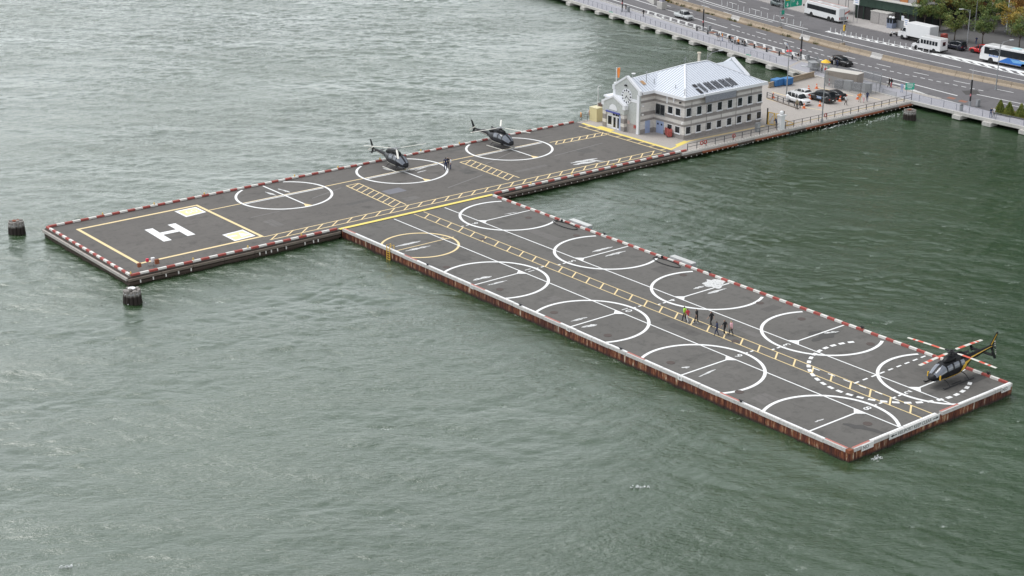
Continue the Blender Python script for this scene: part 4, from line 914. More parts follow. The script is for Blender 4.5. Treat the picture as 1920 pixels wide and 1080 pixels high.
    if kind == 'A':
        fin = MB().add([(-6.15,.05,1.85),(-6.75,.05,1.8),(-7.25,.03,3.05),(-6.95,.03,3.05),(-6.15,-.05,1.85),(-6.75,-.05,1.8),(-7.25,-.03,3.05),(-6.95,-.03,3.05)], [(0,1,2,3),(7,6,5,4),(0,4,5,1),(1,5,6,2),(2,6,7,3),(3,7,4,0)])
        fin.add([(-6.2,.04,1.7),(-6.7,.04,1.7),(-6.95,.03,.9),(-6.7,.03,.9),(-6.2,-.04,1.7),(-6.7,-.04,1.7),(-6.95,-.03,.9),(-6.7,-.03,.9)], [(0,1,2,3),(7,6,5,4),(0,4,5,1),(1,5,6,2),(2,6,7,3),(3,7,4,0)])
        obj('fin', fin, HB, t); obj('stabiliser', MB().box(-5.55,-5.1,-1.25,1.25,1.60,1.66), HB, t)
        tr = obj('tail_rotor', MB().tube([(-6.45,-.38,1.85),(-6.45,-.1,1.85)], 0.07, 8), HD, t)
        for s in (-1, 1): obj('blade', MB().beam((-6.45,-.36,1.85), (-6.45+s*.80,-.36,1.85+s*.45), 0.03, 0.17), HWH, tr)
        gs = MB()
        for s in (-1, 1): boom.panel(gs, -6.0, -2.9, -22, -4, s, 0.01, 8, 3); H.panel(gs, -2.4, 1.0, -34, -24, s, 0.02, 8, 2)
        obj('white_stripe', gs, HWH, t, 60)
    else:
        fin = MB().add([(-6.6,.05,2.2),(-7.25,.05,2.1),(-7.95,.03,3.45),(-7.6,.03,3.45),(-6.6,-.05,2.2),(-7.25,-.05,2.1),(-7.95,-.03,3.45),(-7.6,-.03,3.45)], [(0,1,2,3),(7,6,5,4),(0,4,5,1),(1,5,6,2),(2,6,7,3),(3,7,4,0)])
        fin.add([(-6.8,.04,1.95),(-7.25,.04,1.95),(-7.6,.03,1.1),(-7.35,.03,1.1),(-6.8,-.04,1.95),(-7.25,-.04,1.95),(-7.6,-.03,1.1),(-7.35,-.03,1.1)], [(0,1,2,3),(7,6,5,4),(0,4,5,1),(1,5,6,2),(2,6,7,3),(3,7,4,0)])
        fo = obj('fin', fin, HB, t); obj('gold_stripe', MB().add([(-6.75,.062,2.3),(-6.95,.062,2.25),(-7.72,.042,3.3),(-7.6,.042,3.3)], [(0,1,2,3)]).add([(-6.75,-.062,2.3),(-6.95,-.062,2.25),(-7.72,-.042,3.3),(-7.6,-.042,3.3)], [(0,1,2,3)]), HGOLD, fo)
        st = obj('stabiliser', MB().box(-5.6,-5.1,-1.35,1.35,1.86,1.92), HB, t)
        for s in (-1, 1): obj('end_plate', MB().add([(-5.0,s*1.38,2.3),(-5.3,s*1.38,2.42),(-5.95,s*1.42,1.5),(-5.55,s*1.42,1.45),(-5.0,s*1.33,2.3),(-5.3,s*1.33,2.42),(-5.95,s*1.37,1.5),(-5.55,s*1.37,1.45)], [(0,1,2,3),(7,6,5,4),(0,4,5,1),(1,5,6,2),(2,6,7,3),(3,7,4,0)]), HB, st)
        tr = obj('tail_rotor', MB().tube([(-7.0,.1,2.05),(-7.0,.48,2.05)], 0.07, 8), HD, t)
        for s in (-1, 1):
            for k in range(6):
                r0, r1 = 0.08+k*.125, 0.08+(k+1)*.125; obj('blade', MB().beam((-7.0+s*r0*.25,.46,2.05+s*r0*.97), (-7.0+s*r1*.25,.46,2.05+s*r1*.97), 0.03, 0.15), HWH if k % 2 else HD, tr)
        gs = MB()
        for s in (-1, 1):
            H.panel(gs, -2.9, -1.4, 2, 20, s, 0.016, 8, 2, slant=0.0); boom.panel(gs, -6.9, -3.0, 14, 34, s, 0.012, 10, 2)
            H.panel(gs, -1.5, -.7, -22, 8, s, 0.018, 6, 3, slant=-.5); H.panel(gs, -.9, 2.2, -36, -27, s, 0.018, 10, 2)
        obj('gold_stripe', gs, HGOLD, t, 60)
        mi_ = MB(); mi_.cbox((2.5,.75,1.2), (.12,.12,.5)).cbox((2.5,-.75,1.2), (.12,.12,.5)); obj('mirror', mi_, HGOLD, t)
    sy = 1.08 if kind == 'A' else 1.22; xs = (-2.1, 1.75) if kind == 'A' else (-2.6, 2.1)
    for s in (-1, 1): obj('skid', MB().tube([(xs[0],s*sy,.07),(xs[1],s*sy,.07),(xs[1]+.35,s*sy,.22)], 0.065, 8), HWH if kind == 'A' else HD, t, 60)
    cr = MB()
    for x in (xs[0]+.8, xs[1]-.8): cr = MB(); cr.tube([(x,-sy,.08),(x,-.75,.5),(x,-.3,.62),(x,.3,.62),(x,.75,.5),(x,sy,.08)], 0.045, 6); obj('cross_tube', cr, HD, t, 60)
    obj('step', MB().box(-.6,.9,sy-.2,sy-.05,.2,.24).box(-.6,.9,-sy+.05,-sy+.2,.2,.24), HD, t)
    return t
heli('A', 'helicopter', 'dark grey helicopter on the middle circle, one pale rotor blade drooping towards its nose', (131.6, 190.2), R(-92), (-2, 118, 238), 'parked dark helicopters')
heli('A', 'helicopter', 'dark grey helicopter on the circle nearest the terminal, one white blade pointing away', (151.5, 190.4), R(-88), (50, 171, 290), 'parked dark helicopters')
heli('B', 'helicopter', 'black helicopter with gold stripe and red and white banded rotor on the barge end', (130.1, 89.9), R(180), (1, 91, 181, 271))

# ============================================================ vehicles
TYRE = mat('tyre', (0.022, 0.022, 0.023), 0.85); RIM = mat('alloy_rim', (0.45, 0.46, 0.47), 0.35, 0.5); LRED = mat('tail_light_red', (0.45, 0.02, 0.015), 0.3); LWHT = mat('headlight_clear', (0.75, 0.76, 0.78), 0.15)
CHR = mat('chrome_bumper', (0.55, 0.56, 0.57), 0.25, 0.7); UNDER = mat('underbody_black', (0.018, 0.018, 0.018), 0.8)
def coat(name, c): return mat(name, c, 0.3, 0.0, 0.06, 0.8, coat=0.6)
V_WHITE = coat('white_car_paint', (0.78, 0.78, 0.78)); V_BLACK = coat('black_car_paint', (0.012, 0.012, 0.014)); V_SILV = coat('silver_car_paint', (0.50, 0.52, 0.52)); V_RED = coat('red_car_paint', (0.55, 0.02, 0.02)); V_BLUE = coat('dark_blue_car_paint', (0.018, 0.02, 0.035)); V_TEAL = coat('grey_green_car_paint', (0.12, 0.15, 0.15)); V_YEL = coat('yellow_cab_paint', (0.80, 0.45, 0.03))
WH_ME = {}
def wheel(t, x, y, r=0.34, w=0.22, n=14):
    k = (r, w)
    if k not in WH_ME:
        WH_ME[k] = (MB().lathe([(r*.62,-w/2),(r*.95,-w/2),(r,-w*.3),(r,w*.3),(r*.95,w/2),(r*.62,w/2)], n).mesh('wheel', TYRE, 40), MB().lathe([(0.0,-w*.42),(r*.6,-w*.47),(r*.6,w*.47),(0.0,w*.42)], 10).mesh('rim', RIM, 40))
    o = put('wheel', WH_ME[k][0], t, (x, y, r), rot=(R(90), 0, 0)); put('rim', WH_ME[k][1], o); return o
def carlike(name, label, cat, loc, rz, m, L, sec, cab, wx, hwid, pillars, group=None, r=0.34, bed=None, roofm=None, deco=None):
    t = thing(name, label, cat, loc, rz, group)
    B_ = Hull(sec, 0.38); obj('body', MB().loft(B_.body(24, 0.2)), m, t, 45)
    K = Hull(cab, 0.42); obj('windows', MB().loft(K.body(24, 0.15)), GLASS, t, 45)
    xs = [c[0] for c in cab]; pr_ = pillars
    rp = MB()
    for s in (-1, 1): K.panel(rp, pr_[0], pr_[-1], 50, 90, s, 0.014, 10, 4)
    obj('roof', rp, roofm or m, t, 60)
    pl_ = MB()
    for s in (-1, 1):
        for x in pr_: K.panel(pl_, x-.05, x+.05, -10, 55, s, 0.012, 1, 4)
    obj('pillar', pl_, m, t, 60)
    for x in wx:
        for s in (-1, 1): wheel(t, x, s*(hwid-.12), r)
        for s in (-1, 1): obj('wheel_arch', MB().tube([(x, s*(hwid-.3), r+.02), (x, s*(hwid+.004), r+.02)], r+.07, 16), UNDER, t)
    obj('bumper', MB().box(L/2-.14, L/2+.03, -hwid*.86, hwid*.86, .30, .48), m if m is not V_SILV else CHR, t, bevel=.03); obj('bumper', MB().box(-L/2-.03, -L/2+.14, -hwid*.86, hwid*.86, .32, .52), m, t, bevel=.03)
    f = B_.at(L/2-.25)[0]; zt_ = B_.at(L/2-.3)[2]
    for s in (-1, 1):
        obj('headlight', MB().cbox((L/2-.10, s*f*.72, zt_-.16), (.14, .34, .14)), LWHT, t); obj('tail_light', MB().cbox((-L/2+.08, s*hwid*.80, .82), (.14, .24, .2)), LRED, t)
        obj('mirror', MB().cbox((pr_[-1]-.15, s*(hwid+.1), 1.02), (.14, .2, .14)), m, t)
    obj('grille', MB().box(L/2-.09, L/2-.01, -.42, .42, .5, .68), UNDER, t); obj('number_plate', MB().box(-L/2-.045, -L/2-.02, -.2, .2, .55, .68), WHITEP, t)
    if deco: deco(t, B_)
    return t
def sedan(name, label, loc, rz, m, **k):
    return carlike(name, label, 'car', loc, rz, m, 4.7, [(-2.35,.66,.42,.78),(-2.2,.80,.30,.96),(-1.3,.90,.22,1.0),(0,.91,.22,.97),(1.3,.89,.22,.93),(2.05,.80,.26,.80),(2.33,.62,.36,.66)],
                   [(-1.85,.60,.85,.99),(-1.25,.68,.85,1.28),(-.6,.70,.85,1.43),(.2,.70,.85,1.44),(.75,.69,.85,1.30),(1.4,.66,.85,.95)], (-1.42, 1.42), .90, (-1.15,-.35,.72), **k)
def suv(name, label, loc, rz, m, L=4.8, h=1.78, **k):
    a = L/4.8
    return carlike(name, label, 'SUV', loc, rz, m, L, [(-2.4*a,.74,.5,.9),(-2.3*a,.88,.36,1.1),(-1.2*a,.93,.3,1.1),(0,.94,.3,1.08),(1.2*a,.92,.3,1.08),(2.1*a,.86,.34,1.0),(2.38*a,.72,.44,.86)],
                   [(-2.33*a,.70,1.0,1.12),(-2.2*a,.77,1.0,h-.12),(-1.9*a,.78,1.0,h),(.1*a,.78,1.0,h),(.55*a,.77,1.0,h-.1),(1.3*a,.73,1.0,1.08)], (-1.48*a, 1.48*a), .93, (-2.0*a,-1.0*a,-.1*a,.55*a), r=.38, **k)
def rails(t, B_): obj('roof_rack', MB().box(-1.9,.2,.6,.64,1.79,1.83).box(-1.9,.2,-.64,-.6,1.79,1.83).box(-1.0,-.96,-.6,.6,1.8,1.82), STEEL, t)
# parked on the concrete lot
suv('parked_suv', 'white SUV with roof rack parked nearest the low rail of the concrete lot', (*(210.43, 181.54), 0), R(-94), V_WHITE, deco=rails)
sedan('parked_car', 'white sedan parked behind the white SUV on the concrete lot', (214.9, 184.6, 0), R(86), V_WHITE)
def van_sign(t, B_):
    for s in (-1, 1):
        o = obj('side_sign', MB().box(-.9,.15,s*.955-.006,s*.955+.006,.62,1.0), mat('sign_blue', (0.25,0.38,0.62)), t)
        obj('lettering', MB().box(-.8,.05,s*.962-.006,s*.962+.006,.84,.90).box(-.75,-.1,s*.962-.006,s*.962+.006,.72,.77), WHITEP, o)
        o2 = obj('side_emblem', MB().tube([(-1.9,s*.90,.85),(-1.9,s*.935,.85)], .27, 12), mat('emblem_pale_blue', (0.5,0.62,0.75)), t); obj('emblem_centre', MB().tube([(-1.9,s*.93,.85),(-1.9,s*.945,.85)], .11, 10), V_BLACK, o2)
suv('parked_van', 'long black van with blue sign on its side between the white SUV and black sedan', (214.9, 180.3, 0), R(86), V_BLACK, L=5.6, h=1.92, deco=van_sign)
sedan('parked_car', 'black sedan parked behind the black van beside the fenced enclosure', (218.5, 180.4, 0), R(84), V_BLACK)
# on the highway
suv('car', 'black car stopped by the shore path with people at its doors', (240.7, 197.6, 0), hd(197), V_BLACK, h=1.62)
suv('car', 'grey-green SUV on the far lanes behind the white delineator posts', (279.0, 248.3, 0), hd(248), V_TEAL)
suv('car', 'black SUV cut by the top edge of the picture on the far lanes', (283.0, 258.4, 0), hd(258), V_BLACK)
suv('parked_car', 'dark blue SUV parked at the kerb behind the white shuttle bus', (270.6, 193.6, 0), hd(193)+math.pi, V_BLUE)
suv('parked_car', 'red SUV parked at the kerb in front of the blue and white coach', (271.2, 187.7, 0), hd(187)+math.pi, V_RED)
sedan('taxi', 'yellow taxi at the top edge of the picture on the far lanes', (264.2, 270.5, 0), hd(270), V_YEL)
# pickup truck
pk = carlike('pickup_truck', 'silver pickup truck alone in the near lane of the highway', 'truck', (251.1, 251.0, 0), hd(251), V_SILV, 5.6,
    [(-2.8,.86,.5,1.02),(-2.6,.92,.42,1.06),(0,.94,.36,1.06),(1.4,.93,.36,1.06),(2.5,.88,.4,.98),(2.78,.72,.5,.84)],
    [(-.75,.70,.98,1.12),(-.62,.76,.98,1.74),(-.3,.77,.98,1.80),(.55,.77,.98,1.80),(.95,.76,.98,1.66),(1.6,.72,.98,1.06)], (-1.75, 1.75), .93, (-.55,.15,.92), r=.40)
obj('cargo_bed', MB().box(-2.7,-.85,-.72,.72,1.055,1.075), UNDER, pk); obj('bed_rail', MB().box(-2.75,-.8,.74,.9,1.03,1.16).box(-2.75,-.8,-.9,-.74,1.03,1.16).box(-2.8,-2.68,-.74,.74,1.03,1.16), V_SILV, pk, bevel=.02)
# buses, coach, box truck: shell from a side profile with rounded edges
def shell(par, prof, W, m, name='body', bev=.12, z=0.0, mi=None):
    n = len(prof); mb = MB().add([(x, -W/2, zz+z) for x, zz in prof]+[(x, W/2, zz+z) for x, zz in prof], [tuple(range(n)), tuple(reversed(range(n, 2*n)))]+[(i, (i+1)%n, (i+1)%n+n, i+n) for i in range(n)])
    return obj(name, mb, m, par, bevel=bev)
def coach(label, loc, rz, livery=None, L=12.2, rear_axles=2, wz=(1.75, 2.75)):
    t = thing('coach', label, 'bus', loc, rz); h = L/2; W = 2.55
    shell(t, [(-h,.45),(-h,3.2),(-h+.25,3.42),(h-1.0,3.42),(h-.2,2.6),(h,1.3),(h,.45)], W, V_WHITE)
    for s in (-1, 1):
        wb_ = obj('window_band', MB().box(-h+1.1, h-1.0, s*(W/2+.006)-.02, s*(W/2+.006)+.02, wz[0], wz[1]), GLASS, t)
        for k in range(1, 7): obj('mullion', MB().box(-h+1.1+k*(L-2.1)/7-.03, -h+1.1+k*(L-2.1)/7+.03, s*(W/2+.02)-.012, s*(W/2+.02)+.012, wz[0], wz[1]), UNDER, wb_)
        for x in ([h-2.6, -h+3.4, -h+2.1] if rear_axles == 2 else [h-2.6, -h+2.6]):
            wheel(t, x, s*(W/2-.19), .5, .32); obj('wheel_arch', MB().tube([(x, s*(W/2-.3), .5), (x, s*(W/2+.012), .5)], .6, 18), UNDER, t)
        for k in range(5): obj('hatch', MB().box(-h+4.3+k*1.05, -h+5.25+k*1.05, s*(W/2+.004)-.006, s*(W/2+.004)+.006, .55, 1.3), V_WHITE, t)
        obj('mirror', MB().cbox((h-.05, s*(W/2+.2), 2.2), (.16, .22, .45)), UNDER, t); obj('headlight', MB().cbox((h, s*.95, .85), (.06, .4, .22)), LWHT, t); obj('tail_light', MB().cbox((-h, s*1.05, 1.1), (.06, .2, .5)), LRED, t)
    obj('windshield', MB().add([(h+.012,-1.15,1.32),(h+.012,1.15,1.32),(h-.17,1.12,2.58),(h-.17,-1.12,2.58),(h-.85,1.05,3.3),(h-.85,-1.05,3.3)], [(0,1,2,3),(3,2,4,5)]), GLASS, t)
    obj('roof_hatch', MB().box(-2.6,-1.9,-.35,.35,3.42,3.5).box(1.8,2.5,-.35,.35,3.42,3.5), WHITEP, t); obj('grille', MB().box(-h-.02,-h+.02,-.8,.8,.7,1.4), mat('vent_grey', (.3,.3,.31)), t)
    obj('skirt', MB().box(-h+.1,h-.1,-W/2+.05,W/2-.05,.28,.5), UNDER, t)
    if livery: livery(t, h, W)
    return t
b1 = coach('plain white coach with dark windows stopped at the kerb by the scaffold', (275.6, 231.6, 0), hd(231)+math.pi)
obj('red_stripe', MB().box(-5.9, 5.0, 1.0, 1.2, 3.425, 3.44).box(-5.9, 5.0, -1.2, -1.0, 3.425, 3.44), mat('faded_red', (0.45,0.16,0.13)), b1)
def liv(t, h, W):
    for s in (-1, 1):
        y = s*(W/2+.012); o = obj('blue_swoosh', MB().add([(2.6,y,.55),(.4,y,1.65),(-2.2,y,1.65),(-4.2,y,.9),(-4.6,y,.55)], [(0,1,2,3,4)]), mat('livery_blue', (0.03,0.16,0.52), 0.3), t)
        obj('light_blue_swoosh', MB().add([(-1.0,y*1.002,.9),(-.2,y*1.002,1.5),(-3.2,y*1.002,1.5),(-4.6,y*1.002,1.1)], [(0,1,2,3)]), mat('livery_light_blue', (0.18,0.42,0.72), 0.3), t)
        for k in range(7): obj('letter_stroke', MB().add([(4.5-k*.3-.1,y,1.3),(4.5-k*.3+.08,y,1.3),(4.5-k*.3-.02,y,1.6 if k % 3 else 1.7),(4.5-k*.3-.2,y,1.6 if k % 3 else 1.7)], [(0,1,2,3)]), mat('livery_blue', (0.03,0.16,0.52)), t)
    obj('roof_panel', MB().box(-4.5,-3.2,-.7,.7,3.42,3.47).box(-1.4,.2,-.7,.7,3.42,3.47), mat('roof_pale_blue', (0.45,0.68,0.72)), t)
coach('white coach with blue swoosh livery at the right edge of the picture', (266.1, 176.9, 0), math.atan2(1, 0.0), liv, L=13.4, wz=(1.68, 3.0))
bt = thing('box_truck', 'white box truck parked at the kerb in front of the trees', 'truck', (271.0, 203.2, 0), hd(203)+math.pi)
shell(bt, [(-4.4,1.05),(-4.4,3.75),(2.0,3.75),(2.0,1.05)], 2.5, WHITEP, 'cargo_box', .05); shell(bt, [(2.15,.5),(2.15,2.6),(2.5,2.72),(3.1,2.62),(3.5,1.75),(4.5,1.55),(4.6,.5)], 2.1, V_WHITE, 'cab', .08)
for s in (-1, 1):
    obj('window', MB().add([(2.4,s*1.06,1.75),(3.4,s*1.06,1.75),(3.05,s*1.06,2.5),(2.4,s*1.06,2.5)], [(0,1,2,3)]), GLASS, bt); obj('mirror', MB().cbox((3.5,s*1.25,1.95), (.12,.2,.4)), UNDER, bt); obj('headlight', MB().cbox((4.6,s*.8,1.0), (.06,.3,.2)), LWHT, bt)
    wheel(bt, 3.3, s*.92, .48, .28); wheel(bt, -2.6, s*.95, .48, .5)
obj('windshield', MB().add([(3.13,-.95,2.58),(3.13,.95,2.58),(3.52,.98,1.78),(3.52,-.98,1.78)], [(0,1,2,3)]), GLASS, bt); obj('chassis', MB().box(-4.3,4.4,-.5,.5,.55,1.04), UNDER, bt); obj('rear_door', MB().box(-4.43,-4.39,-1.1,1.1,1.15,3.6), mat('door_off_white', (.6,.6,.6)), bt)
sb = thing('shuttle_bus', 'small white shuttle bus with six side windows beside the hatched island', 'bus', (265.2, 195.9, 0), R(88))
shell(sb, [(-3.7,.5),(-3.7,2.75),(-3.55,2.9),(1.3,2.9),(1.5,2.7),(1.5,.5)], 2.35, V_WHITE, 'body', .1); shell(sb, [(1.4,.4),(1.4,2.2),(1.75,2.15),(2.45,1.35),(3.4,1.1),(3.5,.4)], 1.95, V_WHITE, 'cab', .1)
for s in (-1, 1):
    for k in range(6): obj('window', MB().box(-3.0+k*.72, -2.42+k*.72, s*1.178-.012, s*1.178+.012, 1.5, 2.3), GLASS, sb)
    obj('cab_window', MB().add([(1.5,s*.985,1.3),(2.3,s*.985,1.3),(1.85,s*.985,1.95),(1.5,s*.985,1.95)], [(0,1,2,3)]), GLASS, sb)
    wheel(sb, 2.35, s*.86, .4, .26); wheel(sb, -2.2, s*.98, .4, .3); obj('headlight', MB().cbox((3.5,s*.7,.85), (.05,.26,.2)), LWHT, sb); obj('mirror', MB().cbox((2.2,s*1.15,1.5), (.12,.2,.3)), UNDER, sb)
    for x in (2.35, -2.2): obj('wheel_arch', MB().tube([(x, s*.8, .42), (x, s*(.99 if x > 0 else 1.19), .42)], .47, 16), UNDER, sb)
obj('windshield', MB().add([(1.8,-.85,2.14),(1.8,.85,2.14),(2.47,.9,1.37),(2.47,-.9,1.37)], [(0,1,2,3)]), GLASS, sb); obj('rear_window', MB().box(-3.73,-3.69,-.45,.45,1.5,2.3), GLASS, sb); obj('rear_bumper', MB().box(-3.95,-3.68,-1.1,1.1,.42,.6), UNDER, sb)
mc = thing('motorbike', 'motorbike parked at the kerb just ahead of the white box truck', 'motorbike', (271.6, 209.6, 0), R(150))
for x in (-.65, .7): wheel(mc, x, 0, .32, .13)
obj('frame', MB().beam((-.6,0,.45),(.2,0,.55),.2,.3).beam((.2,0,.55),(.55,0,.95),.08,.08).beam((.7,0,.34),(.5,0,.95),.07,.07), UNDER, mc); obj('tank', MB().cbox((.1,0,.8), (.55,.3,.25)), V_WHITE, mc, bevel=.08); obj('seat', MB().cbox((-.45,0,.78), (.6,.28,.12)), UNDER, mc, bevel=.04); obj('handlebar', MB().tube([(.5,-.35,1.02),(.5,.35,1.02)], .025, 6), STEEL, mc); obj('fairing', MB().cbox((.62,0,.95), (.2,.35,.35)), V_WHITE, mc, bevel=.08)
mb_ = thing('post_box', 'red newspaper box standing on the pavement behind the white box truck', 'box', (274.6, 199.3, .14), 0); obj('box', MB().box(-.6,.6,-.5,.5,.1,1.6), RED, mb_, bevel=.05); obj('door', MB().box(-.63,-.59,-.4,.4,.3,1.2), mat('dark_red', (.25,.02,.02)), mb_)

# ============================================================ people
def person_mesh(pose):
    J = {}; E_ = []; Rr = {}
    def add(n, p, r, par=None):
        J[n] = Vector(p); Rr[n] = r
        if par: E_.append((par, n))
    sit = pose == 'sit'; pz = .50 if sit else (.90 if pose.startswith('walk') else .94)
    lean = .22 if pose == 'lean' else (.05 if pose.startswith('walk') else 0.0)
    add('pel', (0,0,pz), (.155,.125)); add('waist', (lean*.3,0,pz+.17), (.14,.11), 'pel'); add('chest', (lean*.8,0,pz+.40), (.165,.12), 'waist'); add('neck', (lean,0,pz+.55), (.06,.06), 'chest')
    add('head', (lean+.03,0,pz+.66), (.085,.10), 'neck'); add('crown', (lean+.02,0,pz+.76), (.07,.085), 'head'); add('nose', (lean+.125,0,pz+.665), (.018,.02), 'head')
    for s, S_ in ((1, 'l'), (-1, 'r')):
        fwd = {'walk': s, 'walkm': -s}.get(pose, 0)
        hip = Vector((0, .10*s, pz-.05)); add('hip'+S_, hip, (.095,.095), 'pel')
        if sit: kn, an = Vector((.44, .13*s, .50)), Vector((.42, .13*s, .09))
        elif fwd > 0: kn, an = Vector((.16, .10*s, .49)), Vector((.20, .10*s, .08))
        elif fwd < 0: kn, an = Vector((.02, .10*s, .47)), Vector((-.20, .10*s, .11))
        else: kn, an = Vector((.03, .12*s, .50)), Vector((.0, .13*s, .09))
        add('kn'+S_, kn, (.068,.068), 'hip'+S_); add('an'+S_, an, (.048,.048), 'kn'+S_)
        toe = an+Vector((.15, .02*s, -.055 if fwd >= 0 else -.10)); add('toe'+S_, toe, (.045,.035), 'an'+S_)
        sh = Vector((lean*.9, .20*s, pz+.48)); add('sh'+S_, sh, (.07,.07), 'chest')
        if sit: el, wr = sh+Vector((.12,.05*s,-.24)), sh+Vector((.34,.0,-.30))
        elif pose == 'lean': el, wr = sh+Vector((.14,.05*s,-.24)), sh+Vector((.36,.0,-.28))
        elif pose == 'phone' and s > 0: el, wr = sh+Vector((.05,.08,-.27)), sh+Vector((.22,-.05,-.05))
        else: el, wr = sh+Vector((-.11*fwd-.02,.055*s,-.27)), sh+Vector((-.20*fwd+.05,.07*s,-.50))
        add('el'+S_, el, (.048,.048), 'sh'+S_); add('wr'+S_, wr, (.032,.032), 'el'+S_)
        d = (wr-el).normalized(); pm = wr+d*.08; add('pm'+S_, pm, (.036,.022), 'wr'+S_)
        side = Vector((1,0,0)) if abs(d.x) < .8 else Vector((0,1,0))
        for k, L in enumerate((.075,.088,.082,.062)):
            f = pm+d*L+side*((k-1.5)*.019); add('f%d%s' % (k, S_), f, (.009,.009), 'pm'+S_)
        add('th'+S_, wr+d*.075+side*.055, (.010,.010), 'wr'+S_)
    names = list(J); me = bpy.data.meshes.new('skeleton'); me.from_pydata([J[n] for n in names], [(names.index(a), names.index(b)) for a, b in E_], [])
    o = bpy.data.objects.new('skeleton', me); C.objects.link(o)
    md = o.modifiers.new('skin', 'SKIN')
    for i, n in enumerate(names):
        sv = me.skin_vertices[0].data[i]; sv.radius = Rr[n]; sv.use_root = n == 'pel'
    o.modifiers.new('sub', 'SUBSURF').levels = 1; o.modifiers['sub'].render_levels = 1
    dg = bpy.context.evaluated_depsgraph_get(); out = bpy.data.meshes.new_from_object(o.evaluated_get(dg)); bpy.data.objects.remove(o)
    seg = [(J[a], J[b], a, b) for a, b in E_]; ids = []
    zmin = min(v.co.z for v in out.vertices)
    for v in out.vertices: v.co.z -= zmin
    for p in out.polygons:
        c = p.center+Vector((0,0,zmin)); best = None
        for a, b, na, nb in seg:
            ab = b-a; t = max(0, min(1, (c-a).dot(ab)/ab.length_squared)); d = (a+ab*t-c).length-(Rr[na][0]*(1-t)+Rr[nb][0]*t)
            if best is None or d < best[0]: best = (d, na, nb)
        nb = best[2]; k = 1
        if nb in ('head', 'crown', 'nose'):
            hx = J['head'].x; k = 4 if nb != 'nose' and (c.x < hx-.01 or c.z > J['head'].z+.06) else 0
        elif nb == 'neck': k = 0 if c.z > J['neck'].z-.03 else 1
        elif nb.startswith(('hip', 'kn', 'an')): k = 2
        elif nb.startswith('toe'): k = 3
        elif nb.startswith('wr'): k = 5
        elif nb.startswith(('pm', 'f', 'th')): k = 0
        ids.append(k)
        p.use_smooth = True
    for k in range(6): out.materials.append(BL)
    out.polygons.foreach_set('material_index', ids); out.name = 'person'; return out
POSES = {k: person_mesh(k) for k in ('walk', 'walkm', 'stand', 'sit', 'lean', 'phone')}
SK = [mat('skin_light', (0.50, 0.31, 0.23), 0.6), mat('skin_dark', (0.13, 0.07, 0.045), 0.6)]; HA = {'b': mat('hair_black', (0.02, 0.016, 0.014), 0.7), 'n': mat('hair_brown', (0.09, 0.05, 0.03), 0.7), 'y': mat('hair_blond', (0.40, 0.27, 0.12), 0.7), 'w': mat('cap_white', (0.7, 0.7, 0.68), 0.8)}
CL = {}
def cloth(c):
    if c not in CL: CL[c] = mat('cloth_%02d' % len(CL), c, 0.9, var=0.12, scale=3)
    return CL[c]
K_, NV, WT, KH, GY, DN, RD, OR_, LM, PK, LB, TN = (.018,.018,.02), (.03,.04,.09), (.72,.72,.72), (.30,.26,.17), (.18,.18,.19), (.06,.09,.17), (.55,.06,.07), (.80,.28,.05), (.42,.80,.08), (.75,.42,.46), (.35,.42,.60), (.5,.4,.3)
def person(pos, face, pose, top, bot, label, shoe=K_, hair='b', skin=0, sleeve=None, z=0.0, s=1.0, group=None):
    o = put('person', POSES[pose], None, (pos[0], pos[1], z), R(face)); o.scale = (s, s, s)
    for i, m in enumerate((SK[skin], cloth(top), cloth(bot), cloth(shoe), HA[hair], cloth(top) if sleeve == 'long' else SK[skin])):
        o.material_slots[i].link = 'OBJECT'; o.material_slots[i].material = m
    return tag(o, label, 'person', group)
BG = 'people walking along the barge'
person((120.83, 118.73), 95, 'walk', LM, K_, 'person in bright lime top and dark trousers leading the group on the barge', hair='b', skin=1, s=1.07, group=BG)
person((120.91, 118.35), 95, 'walkm', RD, WT, 'person in red top and white trousers beside the lime top', shoe=WT, hair='n', s=.97, group=BG)
person((121.41, 117.42), 100, 'walk', K_, K_, 'person in black shirt and white shoes walking behind the red top', shoe=WT, hair='b', s=1.04, group=BG)
person((122.05, 115.77), 95, 'walkm', K_, K_, 'slim person all in black on the far side of the walkway', hair='n', s=1.06, group=BG)
person((120.57, 113.46), 120, 'walk', NV, NV, 'person in navy blue shirt and trousers in mid stride on the walkway', hair='b', skin=1, sleeve='long', group=BG)
person((121.41, 113.10), 95, 'walkm', K_, K_, 'person in black with pale shoes between the navy and pink shirts', shoe=WT, hair='n', s=1.03, group=BG)
person((121.86, 112.54), 95, 'walk', PK, K_, 'person in pink and white checked top last in the barge group', hair='y', group=BG)
person((136.91, 185.14), 60, 'stand', NV, NV, 'tall person in dark navy clothes near the left helicopter circle', skin=0, sleeve='long', s=1.15)
person((137.76, 185.02), 150, 'stand', WT, NV, 'person in white shirt and navy trousers talking near the middle circle', hair='n', s=1.05)
person((137.88, 185.85), 220, 'stand', K_, K_, 'person in black half hidden between the two others near the middle circle', sleeve='long')
# lot
person((206.80, 178.68), 200, 'stand', KH, K_, 'person in khaki shirt standing in front of the white SUV', hair='n', s=1.05)
person((215.80, 175.58), 260, 'walk', WT, K_, 'person in white shirt and black trousers behind the black van', hair='n')
person((219.42, 175.51), 230, 'walk', OR_, TN, 'person in orange vest and tan trousers by the fenced enclosure', hair='b', skin=1, s=1.05)
person((219.82, 174.95), 250, 'walkm', WT, PK, 'person in white with pink trousers between the orange vest and the dark jacket', hair='n', s=.95)
person((220.77, 174.97), 40, 'walk', NV, DN, 'person in dark jacket and jeans striding past the enclosure corner', sleeve='long', s=1.05)
person((194.40, 172.06), 100, 'lean', NV, GY, 'person in dark blue leaning on the rail past the white gate pillar', sleeve='long')
